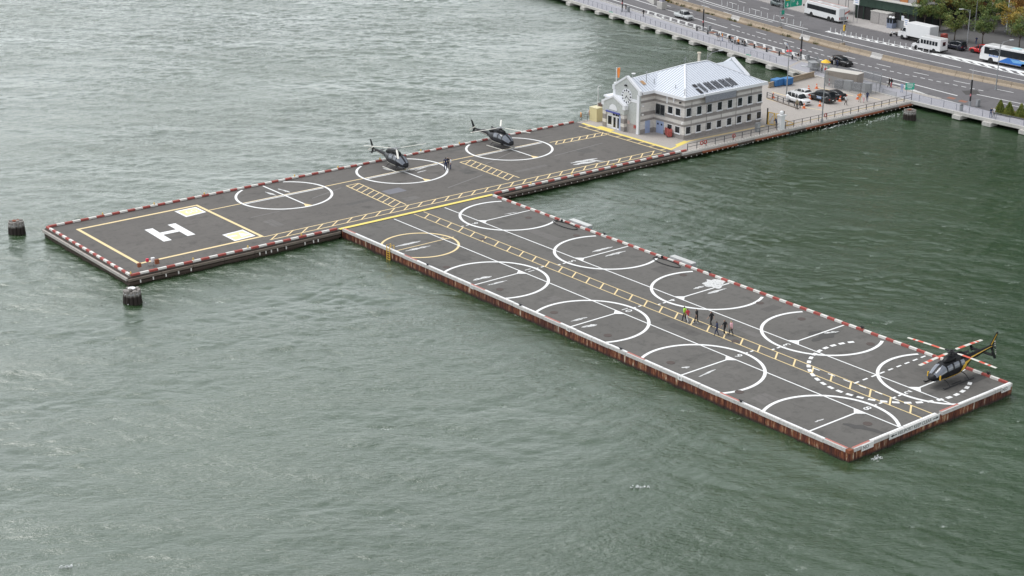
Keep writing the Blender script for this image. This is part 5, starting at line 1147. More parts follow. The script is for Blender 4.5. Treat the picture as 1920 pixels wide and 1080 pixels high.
# promenade and bike path
person((232.62, 179.64), 100, 'walk', K_, K_, 'person in long black coat on the shore path, left of the pair', sleeve='long', s=1.05)
person((232.76, 179.27), 100, 'walkm', K_, RD, 'person in black jacket and red shorts, right of the pair on the shore path', sleeve='long', s=1.05)
person((231.33, 175.81), 210, 'stand', LB, LB, 'person in pale blue overalls standing beside the small green sign', sleeve='long', s=1.03)
person((228.00, 154.67), 230, 'lean', NV, DN, 'person in navy top at the promenade rail near the shrubs', sleeve='long', s=1.03)
person((228.55, 154.48), 240, 'stand', WT, K_, 'person in white top beside the navy top at the promenade rail', hair='n')
person((246.67, 264.89), 100, 'walk', K_, GY, 'dark haired jogger in black on the promenade, furthest along', hair='b')
person((245.52, 257.92), 100, 'walkm', K_, K_, 'jogger in black on the promenade behind the furthest one')
person((239.10, 229.17), 300, 'stand', NV, WT, 'person in dark top and white trousers in the promenade crowd, leftmost', hair='n')
person((239.29, 228.67), 120, 'stand', GY, WT, 'person in grey with white trousers standing next to the leftmost in the crowd', hair='n')
person((239.57, 228.10), 300, 'stand', OR_, LB, 'person in bright orange top among the promenade crowd', hair='y')
person((239.49, 226.07), 60, 'stand', K_, GY, 'person in black with pale cap on the promenade right of the orange top', hair='w')
person((239.24, 224.18), 80, 'stand', WT, K_, 'person with white shirt and black trousers beside the promenade bench')
person((239.55, 223.59), 200, 'sit', OR_, K_, 'person in amber top sitting on the long promenade bench', hair='y')
person((239.39, 221.66), 200, 'sit', K_, K_, 'person in black sitting alone at the right of the crowd', hair='y', sleeve='long')
person((242.96, 213.48), 120, 'walk', LB, K_, 'person in pale blue top on the bike path before the black pole')
person((237.12, 205.41), 250, 'walk', K_, WT, 'person in black top and white trousers at the foot of the black pole')
person((239.62, 199.10), 250, 'stand', WT, K_, 'person in white cap and black trousers behind the stopped black car', hair='w')
person((239.65, 198.47), 250, 'stand', K_, WT, 'person in dark jacket with pale trousers behind the stopped black car', sleeve='long')
person((238.26, 196.50), 80, 'lean', NV, NV, 'person in navy bending at the door of the stopped black car', sleeve='long')
person((233.39, 197.29), 280, 'stand', LM, GY, 'person in lime vest beside the yellow umbrella', hair='b')
person((232.43, 194.50), 260, 'sit', RD, WT, 'person in red top sitting below the yellow umbrella', hair='n')
person((233.26, 194.44), 230, 'stand', (.3,.5,.42), K_, 'person in mint top standing right of the yellow umbrella', hair='n')
person((232.67, 195.49), 100, 'stand', TN, K_, 'person in tan top standing in the shade of the yellow umbrella', hair='n')
person((233.70, 187.16), 200, 'walk', RD, K_, 'person in red and black at the corner of the tan container', sleeve='long')
person((277.68, 193.60), 180, 'stand', NV, DN, 'person in blue standing on the pavement by the red SUV')

# ============================================================ towers of the city behind the trees (above the frame; the river mirrors them)
def facade(name, wall, glass, fl=3.6, bay=2.8):
    m, nt, b = new_mat(name); v = geovec(nt); sp = N(nt, 'ShaderNodeSeparateXYZ'); nt.links.new(v, sp.inputs[0])
    s = mth(nt, 'ADD', sp.outputs[0], sp.outputs[1])
    a = mth(nt, 'GREATER_THAN', mth(nt, 'FRACT', mth(nt, 'DIVIDE', s, bay)), 0.42); c = mth(nt, 'GREATER_THAN', mth(nt, 'FRACT', mth(nt, 'DIVIDE', sp.outputs[2], fl)), 0.45)
    k = mth(nt, 'MULTIPLY', a, c); nt.links.new(mixc(nt, k, wall, glass), b.inputs['Base Color'])
    nt.links.new(mth(nt, 'MULTIPLY_ADD', k, -0.6, 0.8), b.inputs['Roughness']); return m
TM = [facade('brown_brick_facade', (0.10, 0.075, 0.06), (0.03, 0.035, 0.04)), facade('dark_glass_facade', (0.05, 0.055, 0.06), (0.025, 0.03, 0.035), 3.8, 1.6), facade('grey_stone_facade', (0.15, 0.14, 0.13), (0.035, 0.04, 0.045))]
for i, (x, y, wx, wy, h, mi, lab) in enumerate((
    (338, 70, 50, 46, 120, 1, 'dark glass office tower on the shore street, southernmost of the row'),
    (345, 128, 52, 50, 150, 0, 'brown brick tower behind the trees beside the dark glass tower'),
    (350, 186, 54, 48, 165, 1, 'tall dark glass tower behind the autumn trees'),
    (348, 243, 46, 50, 130, 2, 'grey stone tower standing behind the sidewalk shed'),
    (362, 303, 50, 52, 140, 0, 'brown brick tower at the bend of the highway'),
    (372, 366, 48, 46, 58, 2, 'lower grey stone block furthest along the highway'))):
    mb = MB().box(-wx/2, wx/2, -wy/2, wy/2, 0, h*0.86); mb.box(-wx*.36, wx*.36, -wy*.36, wy*.36, h*0.86, h)
    t = thing('office_tower', lab, 'building', (x, y, 0), 0); obj('wall', mb, TM[mi], t)
    obj('parapet', MB().box(-wx/2-.3, wx/2+.3, -wy/2-.3, wy/2+.3, h*0.86-1.2, h*0.86+.01), TM[mi], t)
# ============================================================ mooring dolphins
def dolphin_mat():
    m, nt, b = new_mat('weathered_pile_timber'); v = geovec(nt); sp = N(nt, 'ShaderNodeSeparateXYZ'); nt.links.new(v, sp.inputs[0])
    f = noise(nt, v, 3.0, 5, 0.7, (1, 1, 0.25)); c = ramp(nt, f, [(0.3, (0.13, 0.115, 0.10)), (0.7, (0.34, 0.32, 0.30))])
    k = ramp(nt, mth(nt, 'ADD', mth(nt, 'MULTIPLY', sp.outputs[2], 0.8), mth(nt, 'MULTIPLY', f, 0.5)), [(0.08, (1,1,1)), (0.28, (0,0,0))])
    nt.links.new(mixc(nt, k, c, (0.022, 0.015, 0.012)), b.inputs['Base Color']); b.inputs['Roughness'].default_value = 0.8; bump(nt, b, f, 0.5, 0.05); return m
DM = dolphin_mat()
for (X, Y), lab in (((76.42, 198.76), 'clustered timber mooring piles standing alone off the left end of the pier'), ((76.49, 165.28), 'clustered timber mooring piles in front of the near corner of the pier'), ((219.87, 165.01), 'clustered timber mooring piles beside the landward end of the pier')):
    t = thing('mooring_dolphin', lab, 'mooring piles', (X, Y, ZW), random.uniform(0, 3), 'mooring pile clusters')
    for k in range(13):
        a = 2*math.pi*k/13; r0, r1 = 1.02, 0.80; h = 1.62+random.uniform(-.12, .12)
        obj('pile', MB().tube([(r0*math.cos(a), r0*math.sin(a), -2), (r1*math.cos(a), r1*math.sin(a), h)], [.26, .22], 9), DM, t, 50)
    for k in range(5):
        a = 2*math.pi*k/5; obj('pile', MB().tube([(.5*math.cos(a), .5*math.sin(a), -2), (.38*math.cos(a), .38*math.sin(a), 1.66+random.uniform(-.1,.15))], .24, 9), DM, t, 50)
    obj('cable_wrap', MB().tube([(.98*math.cos(2*math.pi*k/24), .98*math.sin(2*math.pi*k/24), 1.25) for k in range(25)], .05, 5), STEEL, t)
    obj('cap', MB().cyl((0.1, 0), .45, 1.68, 1.78, 10), WHITEP if X < 100 and Y < 180 else RUSTP, t)
# ============================================================ railings
def railing(name, label, pts, post, rails_, h, m, cat='railing', post_w=.06, mesh=None, z0=0.0, rail_w=.05):
    t = thing(name, label, cat, (*pts[0], z0), 0); ox, oy = pts[0]; P = [Vector((x-ox, y-oy, 0)) for x, y in pts]
    pm = MB().box(-post_w/2, post_w/2, -post_w/2, post_w/2, 0, h).mesh('post', m); L = 0; segs = []
    for a, b_ in zip(P, P[1:]): segs.append((L, (b_-a).length, a, b_)); L += (b_-a).length
    def at(d):
        for s, l, a, b_ in segs:
            if d <= s+l+1e-6: return a+(b_-a)*((d-s)/l)
        return P[-1]
    n = max(1, round(L/post))
    for i in range(n+1): put('post', pm, t, tuple(at(L*i/n)), 0)
    for z in rails_: obj('rail', MB().tube([tuple(p+Vector((0,0,z))) for p in P], rail_w/2, 6), m, t)
    if mesh:
        mb = MB()
        for a, b_ in zip(P, P[1:]): mb.add([(a.x,a.y,.1),(b_.x,b_.y,.1),(b_.x,b_.y,h-.08),(a.x,a.y,h-.08)], [(0,1,2,3)])
        obj('mesh_panel', mb, mesh, t)
    return t
def wire_mesh(name, col, cell, wire):
    m, nt, b = new_mat(name); v = geovec(nt); sp = N(nt, 'ShaderNodeSeparateXYZ'); nt.links.new(v, sp.inputs[0])
    s = mth(nt, 'ADD', sp.outputs[0], sp.outputs[1]); u = mth(nt, 'ADD', s, sp.outputs[2]); w_ = mth(nt, 'SUBTRACT', s, sp.outputs[2])
    k = mth(nt, 'MAXIMUM', mth(nt, 'LESS_THAN', mth(nt, 'FRACT', mth(nt, 'DIVIDE', u, cell)), wire), mth(nt, 'LESS_THAN', mth(nt, 'FRACT', mth(nt, 'DIVIDE', w_, cell)), wire))
    nt.links.new(k, b.inputs['Alpha']); b.inputs['Base Color'].default_value = (*col, 1); b.inputs['Roughness'].default_value = .5; return m
WIRE = wire_mesh('chain_link', (0.33, 0.34, 0.35), 0.10, 0.24); FINE = wire_mesh('rail_netting', (0.20, 0.20, 0.24), 0.08, 0.05)
RG = mat('dark_grey_rail', (0.09, 0.09, 0.095), 0.5)
pe = [(float(cx('prom', y))+.25, float(y)) for y in np.arange(332, 203, -3)]
railing('promenade_railing', 'grey post and mesh railing along the water edge of the upper promenade', pe, 2.05, (1.12,), 1.12, mat('blue_grey_rail', (0.20,0.21,0.25), 0.5), mesh=FINE, z0=.16)
pe2 = [(float(cx('prom', y))+.25, float(y)) for y in np.arange(169, 120, -3)]
railing('promenade_railing', 'grey post and mesh railing along the promenade past the pier, lower right', pe2, 2.7, (1.12,), 1.12, mat('blue_grey_rail', (0.20,0.21,0.25)), mesh=FINE, z0=.16)
railing('pier_railing', 'dark two-bar railing along the near edge of the concrete pier', [(173.0,170.95),(227.6,170.75)], 2.0, (.55,1.05), 1.08, RG, post_w=.09, rail_w=.075)
railing('pier_railing', 'short dark railing at the back edge beside the yellow hut', [(171.8,194.9),(178.5,194.9)], 1.6, (.4,.75,1.1), 1.12, RG, rail_w=.06)
railing('lot_guard_rail', 'low dark guard rail along the roadway edge of the parking lot', [(209.57, 188.09), (207.82, 178.86)], 1.7, (.45,.85), .9, RG, post_w=.12, rail_w=.09)
tk = MB()
for x in np.arange(173, 227.5, .62): tk.cbox((x, 170.55, .02), (.34, .16, .14))
o = obj('toe_block', tk, WHITE, bpy.data.objects['pier']); o['kind'] = 'stuff'
obj('roadway_kerb', MB().beam((*(208.96, 187.53),.06), (*(207.16, 178.64),.06), .3, .12), mat('weathered_timber', (.16,.13,.105)), bpy.data.objects['pier'])
for (p, lab) in (((175.98, 171.95), 'red life ring fixed to the pier railing below the terminal, left one'), ((176.79, 171.94), 'red life ring fixed to the pier railing below the terminal, right one'), ((183.16, 173.02), 'red life ring on the pier railing below the last terminal windows'), ((205.01, 171.96), 'red life ring on the railing left of the tall lamp post')):
    mb = MB(); n_ = 12; mb.loft([[((.29+.08*math.cos(b2))*math.cos(a), .08*math.sin(b2), (.29+.08*math.cos(b2))*math.sin(a)) for b2 in [2*math.pi*j/6 for j in range(6)]] for a in [2*math.pi*k/n_ for k in range(n_+1)]], caps=False)
    tag(obj('life_ring', mb, RED, None, 60, (p[0], 170.85, .75)), lab, 'life ring', 'red life rings along the pier railing')
# white gate pillar and yellow gates beside the terminal
t = thing('gate_pillar', 'white round-topped gate pillar at the end of the terminal walkway', 'pillar', (194.2, 170.9, 0)); obj('shaft', MB().box(-.45,.45,-.4,.4,0,2.3), WHITEP, t, bevel=.03); obj('cap', MB().box(-.6,.6,-.55,.55,2.3,2.5), WHITEP, t); obj('ball', MB().lathe([(.0,0),(.26,.06),(.38,.3),(.3,.56),(.0,.68)], 12, (0,0,2.5)), WHITEP, t, 60)
t = thing('yellow_gate', 'yellow steel gate frame with mesh beside the end wall of the terminal', 'gate', (195.1, 174.6, 0), R(-80))
for x0 in (0, 1.5): obj('gate_leaf', MB().box(x0,x0+.1,-.05,.05,0,2.1).box(x0+1.2,x0+1.3,-.05,.05,0,2.1).box(x0+.1,x0+1.2,-.05,.05,2.0,2.1).box(x0+.1,x0+1.2,-.05,.05,.05,.15).beam((x0+.1,0,.1),(x0+1.2,0,2.0),.07,.07), YEL, t)
obj('mesh_panel', MB().add([(0,0,.1),(2.8,0,.1),(2.8,0,2.0),(0,0,2.0)], [(0,1,2,3)]), WIRE, t)
for x in (-.15, 2.95): obj('post', MB().box(x-.08,x+.08,-.08,.08,0,2.7), BLACK, t)
t = thing('yellow_gate', 'low yellow sloping barrier frame just past the white gate pillar', 'gate', (195.6, 172.0, 0), R(-4)); obj('frame', MB().beam((0,0,1.3),(2.8,0,.2),.1,.1).beam((0,0,0),(0,0,1.3),.1,.1).beam((0,0,.1),(2.8,0,.1),.1,.1).beam((1.2,0,.1),(1.2,0,.85),.08,.08), YEL, t)
t = thing('electric_cabinet', 'grey steel cabinet behind the railing below the last terminal windows', 'cabinet', (*(190.16, 172.29), 0)); obj('box', MB().box(-.4,.4,-.25,.25,0,1.5), GALV, t, bevel=.02); obj('door', MB().box(-.35,.35,-.28,-.25,.1,1.4), STEEL, t)
t = thing('air_unit', 'pale grey ventilation unit beside the landward end wall of the terminal', 'air unit', (196.2, 184.4, 0)); obj('case', MB().box(-.9,.9,-.7,.7,.1,1.4), mat('unit_grey', (.5,.51,.52), .5), t, bevel=.04); obj('fan_grille', MB().cyl((0,0), .45, 1.4, 1.44, 16), BLACK, t)
# dumpsters
for (p, lab) in (((217.47, 193.94), 'blue steel dumpster nearest the terminal at the back of the lot'), ((219.59, 193.40), 'blue steel dumpster farther from the terminal, behind the other one')):
    t = thing('dumpster', lab, 'dumpster', (p[0], p[1]-.9, 0), R(4), 'blue dumpsters'); BLU = mat('dumpster_blue', (.05,.18,.42), .6, var=.2)
    obj('bin', MB().prism([(-1.0,-.65),(1.0,-.65),(1.0,.65),(-1.0,.65)], .15, 1.25), BLU, t); obj('lid', MB().box(-1.0,-.02,-.7,.7,1.25,1.33).box(.02,1.0,-.7,.7,1.25,1.33), mat('lid_blue', (.08,.24,.5), .5), t)
    for x in (-.7,-.25,.25,.7): obj('rib', MB().box(x-.05,x+.05,-.72,-.65,.2,1.2), BLU, t)
    for x in (-.8,.8): obj('wheel', MB().tube([(x,-.5,.09),(x,-.4,.09)], .09, 8), RUBBER, t)
# traffic cones
CO = mat('cone_orange', (.80,.17,.04), .6); cone0 = None
for p, lab in (((219.49, 187.20), 'behind the white sedan, left one'), ((221.60, 187.16), 'behind the white sedan, right one'), ((209.96, 187.00), 'at the low guard rail near the terminal'), ((211.42, 184.83), 'beside the lamp post left of the white SUV'), ((208.36, 178.44), 'on the yellow patch in front of the white SUV'), ((211.69, 177.81), 'between the white SUV and the black van'), ((217.18, 178.03), 'at the tail of the black van'), ((220.91, 177.16), 'beside the orange vest'), ((214.02, 182.03), 'between the white cars and the black van')):
    l = 'orange traffic cone '+lab
    if cone0 is None:
        cone0 = thing('traffic_cone', l, 'cone', (*p, 0), 0, 'orange cones in the lot'); obj('cone', MB().cyl((0,0), .24, .05, .92, 10, 0, .05), CO, cone0, 40); obj('base', MB().box(-.29,.29,-.29,.29,0,.05), CO, cone0); obj('band', MB().cyl((0,0), .17, .45, .58, 10, 0, .14), WHITEP, cone0)
    else: dup(cone0, (*p, 0), 0, l)
# fenced enclosure and tan container
ep = [(224.33, 187.76), (223.64, 177.87), (227.30, 177.63), (233.90, 182.50), (230.85, 191.09), (224.33, 187.76)]
railing('chain_link_fence', 'grey chain link fence round the enclosure beside the parked black sedan', ep, 2.1, (.08,1.05,2.05), 2.15, GALV, 'fence', mesh=WIRE)
c0 = (232.18, 187.77)
t = thing('storage_container', 'tan steel storage container with a pale roof behind the chain link fence', 'container', (228.2, 186.4, 0), R(-79)); TNC = mat('container_tan', (.33,.29,.25), .7, var=.12)
cw = MB()
for k in range(16):
    for s in (-1, 1): cw.box(-3.2+k*.4,-3.0+k*.4,s*1.2-.04,s*1.2+.04,.15,2.3)
obj('body', MB().box(-3.2,3.2,-1.2,1.2,.1,2.35), TNC, t); o = obj('rib', cw, TNC, t); o['kind'] = 'stuff'; obj('roof', MB().box(-3.25,3.25,-1.25,1.25,2.35,2.43), mat('container_roof', (.6,.57,.52), .6), t); obj('door', MB().box(3.2,3.24,-1.1,-.02,.2,2.3).box(3.2,3.24,.02,1.1,.2,2.3), TNC, t)
t = thing('electrical_gear', 'grey electrical cabinets standing inside the chain link fence', 'cabinet', (225.6, 182.0, 0), R(-76))
for k in range(4): obj('cabinet', MB().box(-3.6+k*1.8,-2.1+k*1.8,-.5,.5,.1,1.5+.2*(k % 2)), GALV if k % 2 else mat('cabinet_dark', (.12,.12,.13)), t)
for p, lab in (((231.75, 191.54), 'red and white marker post behind the chain link fence, upper one'), ((225.22, 187.34), 'red and white marker post at the left corner of the chain link fence')):
    t = thing('marker_post', lab, 'post', (*p, 0)); obj('post', MB().cyl((0,0), .11, 0, 1.3, 8), RED, t); obj('band', MB().cyl((0,0), .125, .5, .75, 8), WHITEP, t)
bw = thing('parapet_wall', 'low pale balustrade wall along the back edge of the lot behind the dumpsters', 'wall', (*(215.09, 192.79), 0)); a_, b_ = Vector((*(215.09, 192.79),0)), Vector((*(228.66, 193.95),0)); b_ -= a_
obj('coping', MB().beam((0,0,.95), tuple(b_+Vector((0,0,.95))), .35, .14), M_TAN, bw); obj('base', MB().beam((0,0,.12), tuple(b_+Vector((0,0,.12))), .3, .24), M_TAN, bw)
bal = MB().box(-.11,.11,-.1,.1,.24,.88).mesh('baluster', M_TAN)
for k in range(34): put('baluster', bal, bw, tuple(b_*((k+.5)/34)), math.atan2(b_.y, b_.x))
# ============================================================ lamps, poles, signs
LH = mat('lamp_head', (.55,.56,.57), .4)
def lamp(label, pos, h, arms, name='street_lamp', cat='street lamp', m=GALV, r=.09):
    t = thing(name, label, cat, (*pos, 0)); obj('base', MB().cyl((0,0), .22, 0, .5, 10), m, t); obj('pole', MB().tube([(0,0,.3),(0,0,h)], [r*1.25, r*.75], 8), m, t)
    for az, l, hh in arms:
        a = R(az); d = Vector((math.cos(a), math.sin(a), 0))
        obj('arm', MB().tube([(0,0,hh-.9), tuple(d*l*.35+Vector((0,0,hh-.25))), tuple(d*l+Vector((0,0,hh)))], .05, 6).tube([(0,0,hh-.35), tuple(d*l*.35+Vector((0,0,hh-.12)))], .03, 5), m, t)
        obj('lamp_head', MB().cbox(tuple(d*(l+.3)+Vector((0,0,hh-.02))), (.85,.36,.17), a), LH, t, bevel=.05)
    return t
lamp('tall street lamp rising from the near railing beside the parking lot', (203.29, 170.07), 8.7, ((112, 3.4, 9.0),))
lamp('street lamp with long arm between the low guard rail and the white SUV', (211.01, 184.89), 8.9, ((55, 2.6, 9.3),))
lamp('street lamp with curved arm behind the terminal roof', (199.5, 193.2), 8.2, ((-12, 2.4, 8.5),))
lamp('double-armed street lamp standing in the median near the blue coach', (246.43, 166.69), 8.2, ((-12, 2.2, 8.8), (150, 1.2, 7.4)))
lamp('street lamp on the far pavement among the autumn trees', (272.08, 191.83), 8.0, ((150, 1.6, 8.2),))
lamp('slender street lamp at the back of the far pavement', (288.85, 202.11), 8.6, ((170, 2.0, 8.8),))
fp = thing('flagpole', 'tall white flagpole among the trees cut by the top edge', 'flagpole', (*(293.64, 197.65), 0)); obj('pole', MB().tube([(0,0,0),(0,0,14)], [.12,.06], 8), WHITEP, fp); obj('base', MB().cyl((0,0), .35, 0, .6, 10), GALV, fp)
for p, h, lab in (((244.23, 238.25), 7.5, 'black wrapped light pole on the promenade left of the crowd'), ((237.91, 205.42), 7.0, 'black wrapped light pole at the junction of pier and promenade'), ((232.10, 161.84), 6.6, 'black wrapped light pole on the promenade near the shrubs'), ((246.01, 265.41), 7.5, 'black wrapped light pole on the promenade at the top edge')):
    t = thing('light_pole', lab, 'light pole', (*p, 0), 0, 'black wrapped light poles along the promenade'); obj('base', MB().cyl((0,0), .2, 0, .9, 10), GALV, t); obj('sleeve', MB().cyl((0,0), .15, .9, 4.6, 10), BLACK, t); obj('pole', MB().tube([(0,0,4.6),(0,0,h)], [.05,.03], 6), mat('pale_pole', (.5,.5,.5), .5), t); obj('tag', MB().cbox((-.2,-.1,2.0), (.3,.06,.4)), mat('pink_tag', (.75,.25,.28)), t)
    cb = thing('control_cabinet', 'small grey cabinet at the foot of the '+lab.split(' on ')[0].split(' at ')[0]+(' left of the crowd' if 'crowd' in lab else ' at the pier junction' if 'junction' in lab else ' near the shrubs' if 'shrubs' in lab else ' at the top edge'), 'cabinet', (p[0]+.9, p[1]-1.0, 0)); obj('box', MB().box(-.35,.35,-.25,.25,0,1.2), GALV, cb, bevel=.03); obj('door', MB().box(-.38,-.35,-.2,.2,.15,1.1), STEEL, cb)
GRN = mat('sign_green', (.02,.40,.26), .5, var=.05); SGW = mat('sign_lettering_white', (.8,.8,.8), .5)
g_ = thing('highway_sign', 'large green highway sign with yellow tab and arrows on a lattice post', 'road sign', (*(257.15, 228.22), 0))
lt = MB()
for sx in (-.2,.2):
    for sy in (-.2,.2): lt.beam((sx,sy,0),(sx,sy,8.6),.06,.06)
for k in range(11):
    z = .3+k*.75
    for s in (-.2,.2): lt.beam((-.2,s,z),(.2,s,z+.7),.04,.04); lt.beam((s,.2,z),(s,-.2,z+.7),.04,.04)
lt.beam((0,0,5.6),(6.2,0,5.6),.12,.12).beam((0,0,7.9),(6.2,0,7.9),.12,.12); obj('lattice_post', lt, GALV, g_); obj('footing', MB().cbox((0,0,.45),(.9,.9,.9), 0, 0, .7), M_TAN, g_)
pn = obj('sign_panel', MB().box(.5,6.1,-.34,-.26,4.75,8.5), GRN, g_); obj('border', MB().box(.5,.58,-.37,-.345,4.75,8.5).box(6.02,6.1,-.37,-.345,4.75,8.5).box(.58,6.02,-.37,-.345,4.75,4.83).box(.58,6.02,-.37,-.345,8.42,8.5).box(2.45,2.5,-.37,-.345,4.83,8.42), SGW, pn)
put('lettering', text_mesh('To\nBklyn-Battery\nTun', .82, SGW, .005, 'LEFT', .82), pn, (2.65,-.345,6.75), rot=(R(90),0,0))
yt = obj('yellow_tab', MB().box(.85,2.2,-.36,-.342,6.3,7.0), YEL, pn); put('lettering', text_mesh('ONLY', .5, BL, .004), yt, (1.52,-.366,6.65), rot=(R(90),0,0))
for x, z in ((1.5,5.4),(4.6,5.4)):
    obj('arrow', MB().add([(x,-.35,z-.42),(x+.42,-.35,z),(x+.14,-.35,z),(x+.14,-.35,z+.42),(x-.14,-.35,z+.42),(x-.14,-.35,z),(x-.42,-.35,z)], [(0,1,2,3,4,5,6)]), SGW, pn)
for z, h_, m in ((3.5,.9,GRN),(2.6,.35,RED),(2.2,.4,WHITEP)): obj('small_sign', MB().box(-.1,.7,-.32,-.27,z,z+h_), m, g_)
t = thing('street_sign', 'small green sign with three white text lines at the pier entrance', 'road sign', (*(228.66, 172.12), 0)); t.scale = (.8, .8, .9); sp_ = obj('sign_panel', MB().box(-1.0,1.0,-.06,0,1.7,3.0), GRN, t)
for k, w_ in enumerate((1.4,1.5,1.0)): obj('text_line', MB().box(-w_/2,w_/2,-.075,-.061,2.72-k*.36,2.86-k*.36), SGW, sp_)
obj('post', MB().box(-.7,-.6,0,.08,0,2.9).box(.6,.7,0,.08,0,2.9), GALV, t); t.rotation_euler.z = R(-35)
t = thing('traffic_signal', 'yellow traffic signal on a mast rising from the median barrier', 'traffic signal', (*(253.94, 208.64), 0)); obj('mast', MB().tube([(0,0,0),(0,0,7.6)], [.12,.07], 8), GALV, t); sg_ = obj('signal_head', MB().box(-.2,.2,-.45,-.12,3.4,4.6), YEL, t, bevel=.04)
for k in range(3): obj('lens', MB().tube([(0,-.45,3.62+k*.38),(0,-.5,3.62+k*.38)], .13, 10), BLACK, sg_)
obj('base', MB().box(-1.2,1.2,-.4,.4,0,.25).box(-.6,.6,-.3,.3,.25,.9), M_TAN, t); obj('notice', MB().box(-.3,.3,-.2,-.15,2.3,3.0), WHITEP, t); obj('pennant', MB().add([(0,-.05,7.0),(1.6,-.1,7.4),(1.6,-.1,7.15),(0,-.05,6.5)], [(0,1,2,3)]), mat('faded_red', (.45,.16,.13)), t)
# green exit plates on the promenade edge
for p in ((242.30, 265.77), (232.09, 214.41)):
    x = float(cx('prom', p[1]))-.03; t = obj('edge_sign', MB().box(-.05,.0,-.6,.6,-.45,.3), mat('plate_green', (.03,.36,.22)), None, loc=(x-.02, p[1], 0)); tag(t, 'small green plate fixed to the promenade edge '+('near the top of the picture' if p[1] > 240 else 'above the terminal chimney'), 'sign')
# ============================================================ median barrier, posts, bollards
md = thing('median_barrier', 'tan concrete median barrier curving between the two carriageways', 'barrier', (float(cx('med', 210))+.5, 210, 0)); mx, my = md.location.x, md.location.y
for i in range(64):
    y0, y1 = 118+i*3.0+.03, 118+i*3.0+2.97; p, q = Vector((float(cx('med', y0))+.55, y0, 0)), Vector((float(cx('med', y1))+.55, y1, 0)); n = Vector((-(q-p).y, (q-p).x, 0)).normalized()*random.choice((1,1))
    pr__ = [(-.55,0),(-.5,.12),(-.22,.45),(-.15,.95),(.15,.95),(.22,.45),(.5,.12),(.55,0)]
    vs = [tuple(P+n*a+Vector((0,0,b2))-Vector((mx,my,0))) for P in (p, q) for a, b2 in pr__]
    obj('barrier_segment', MB().add(vs, [(k,k+1,k+9,k+8) for k in range(7)]+[tuple(range(8)), tuple(reversed(range(8,16)))]), GREYC if i in (26, 33, 41) else M_TAN, md)
st = MB()
yy = np.arange(236, 336, 2.0)
ribbon(st, lambda y: cx('med', y)-1.0, lambda y: cx('med', y)+2.2, 0.02, 205, 336); o = struct('median_strip', st, mat('median_soil', (.20,.15,.10), .95, var=.4, scale=1.0))
def tuft(mb, x, y, z, h, n):
    for _ in range(n):
        a = random.uniform(0, 6.28); l = h*random.uniform(.5, 1); r = random.uniform(0, .5); px_, py_ = x+r*math.cos(a*3), y+r*math.sin(a*3); d = Vector((math.cos(a), math.sin(a), 0))*.12
        mb.add([(px_-d.y*.4, py_+d.x*.4, z), (px_+d.y*.4, py_-d.x*.4, z), (px_+d.x*2, py_+d.y*2, z+l)], [(0,1,2)])
wd = MB()
for _ in range(60):
    y = random.uniform(214, 330); tuft(wd, float(cx('med', y))-random.uniform(.2,.8), y, .02, random.uniform(.3,.9), 26)
o = obj('weeds', wd, mat('weed_green', (.10,.11,.035), .9, var=.4)); o['kind'] = 'stuff'
dl = MB().cyl((0,0), .13, 0, .05, 8).cyl((0,0), .065, .05, 1.0, 8); dlm = dl.mesh('delineator_post', WHITEP, 40)
ds = [(float(cx('delin', y))+.15, y) for y in list(np.arange(229.4, 260, 2.2))]+[(float(cx('delin', y))+.6, y) for y in np.arange(194.5, 221.5, 1.45)]
for (x, y) in ds: DN_ = globals().setdefault('DNN', {}); rw = 'upper row by the sign post' if y > 225 else 'hatched island row'; DN_[rw] = DN_.get(rw, 0)+1; tag(put('delineator_post', dlm, None, (x, y, 0), 0, (random.uniform(-.06,.06), random.uniform(-.06,.06), 0)), 'white flexible post, %s from the right, %s' % (ORD[DN_[rw]], rw), 'post', 'white flexible posts along the far lanes')
bo = MB().cyl((0,0), .16, 0, .75, 10).lathe([(.16,.75),(.12,.84),(0,.88)], 10); bom = bo.mesh('bollard', BLACK, 40)
for y in np.arange(207, 240, 4.0): tag(put('bollard', bom, None, (float(cx('inner', y))-.25, y, .012)), 'short black bollard, %s from the pier junction along the inner promenade edge' % ORD[int((y-207)/4)+1], 'bollard', 'black bollards along the promenade')
be = MB(); ribbon(be, lambda y: cx('inner', y)-.05, lambda y: cx('inner', y)+.2, .13, 168, 336); be2 = MB()
for y in np.arange(168, 335, 2.0): p, q = Vector((float(cx('inner', y)), y)), Vector((float(cx('inner', y+2)), y+2)); be2.add([(p.x-.12,p.y,.01),(q.x-.12,q.y,.01),(q.x-.12,q.y,.14),(p.x-.12,p.y,.14),(q.x+.12,q.y,.14),(p.x+.12,p.y,.14),(q.x+.12,q.y,0),(p.x+.12,p.y,0)], [(0,1,2,3),(3,2,4,5),(5,4,6,7)])
struct('kerb', be2, M_BEAM)
bn = thing('bench', 'long grey bench on the promenade under the seated people', 'bench', (*(239.84, 223.71), 0), hd(222)); obj('seat', MB().box(-2.6,2.6,-.25,.25,.38,.45), GALV, bn)
for x in (-2.3,0,2.3): obj('leg', MB().box(x-.06,x+.06,-.2,.2,0,.38), RG, bn)
cw_ = thing('concrete_ramp_wall', 'pale concrete wall and column base by the pickup at the top edge', 'wall', (*(257.98, 267.33), 0)); a_ = Vector((*(257.98, 267.33),0)); b_ = Vector((*(261.62, 274.39),0))-a_; c_ = Vector((*(255.89, 262.86),0))-a_
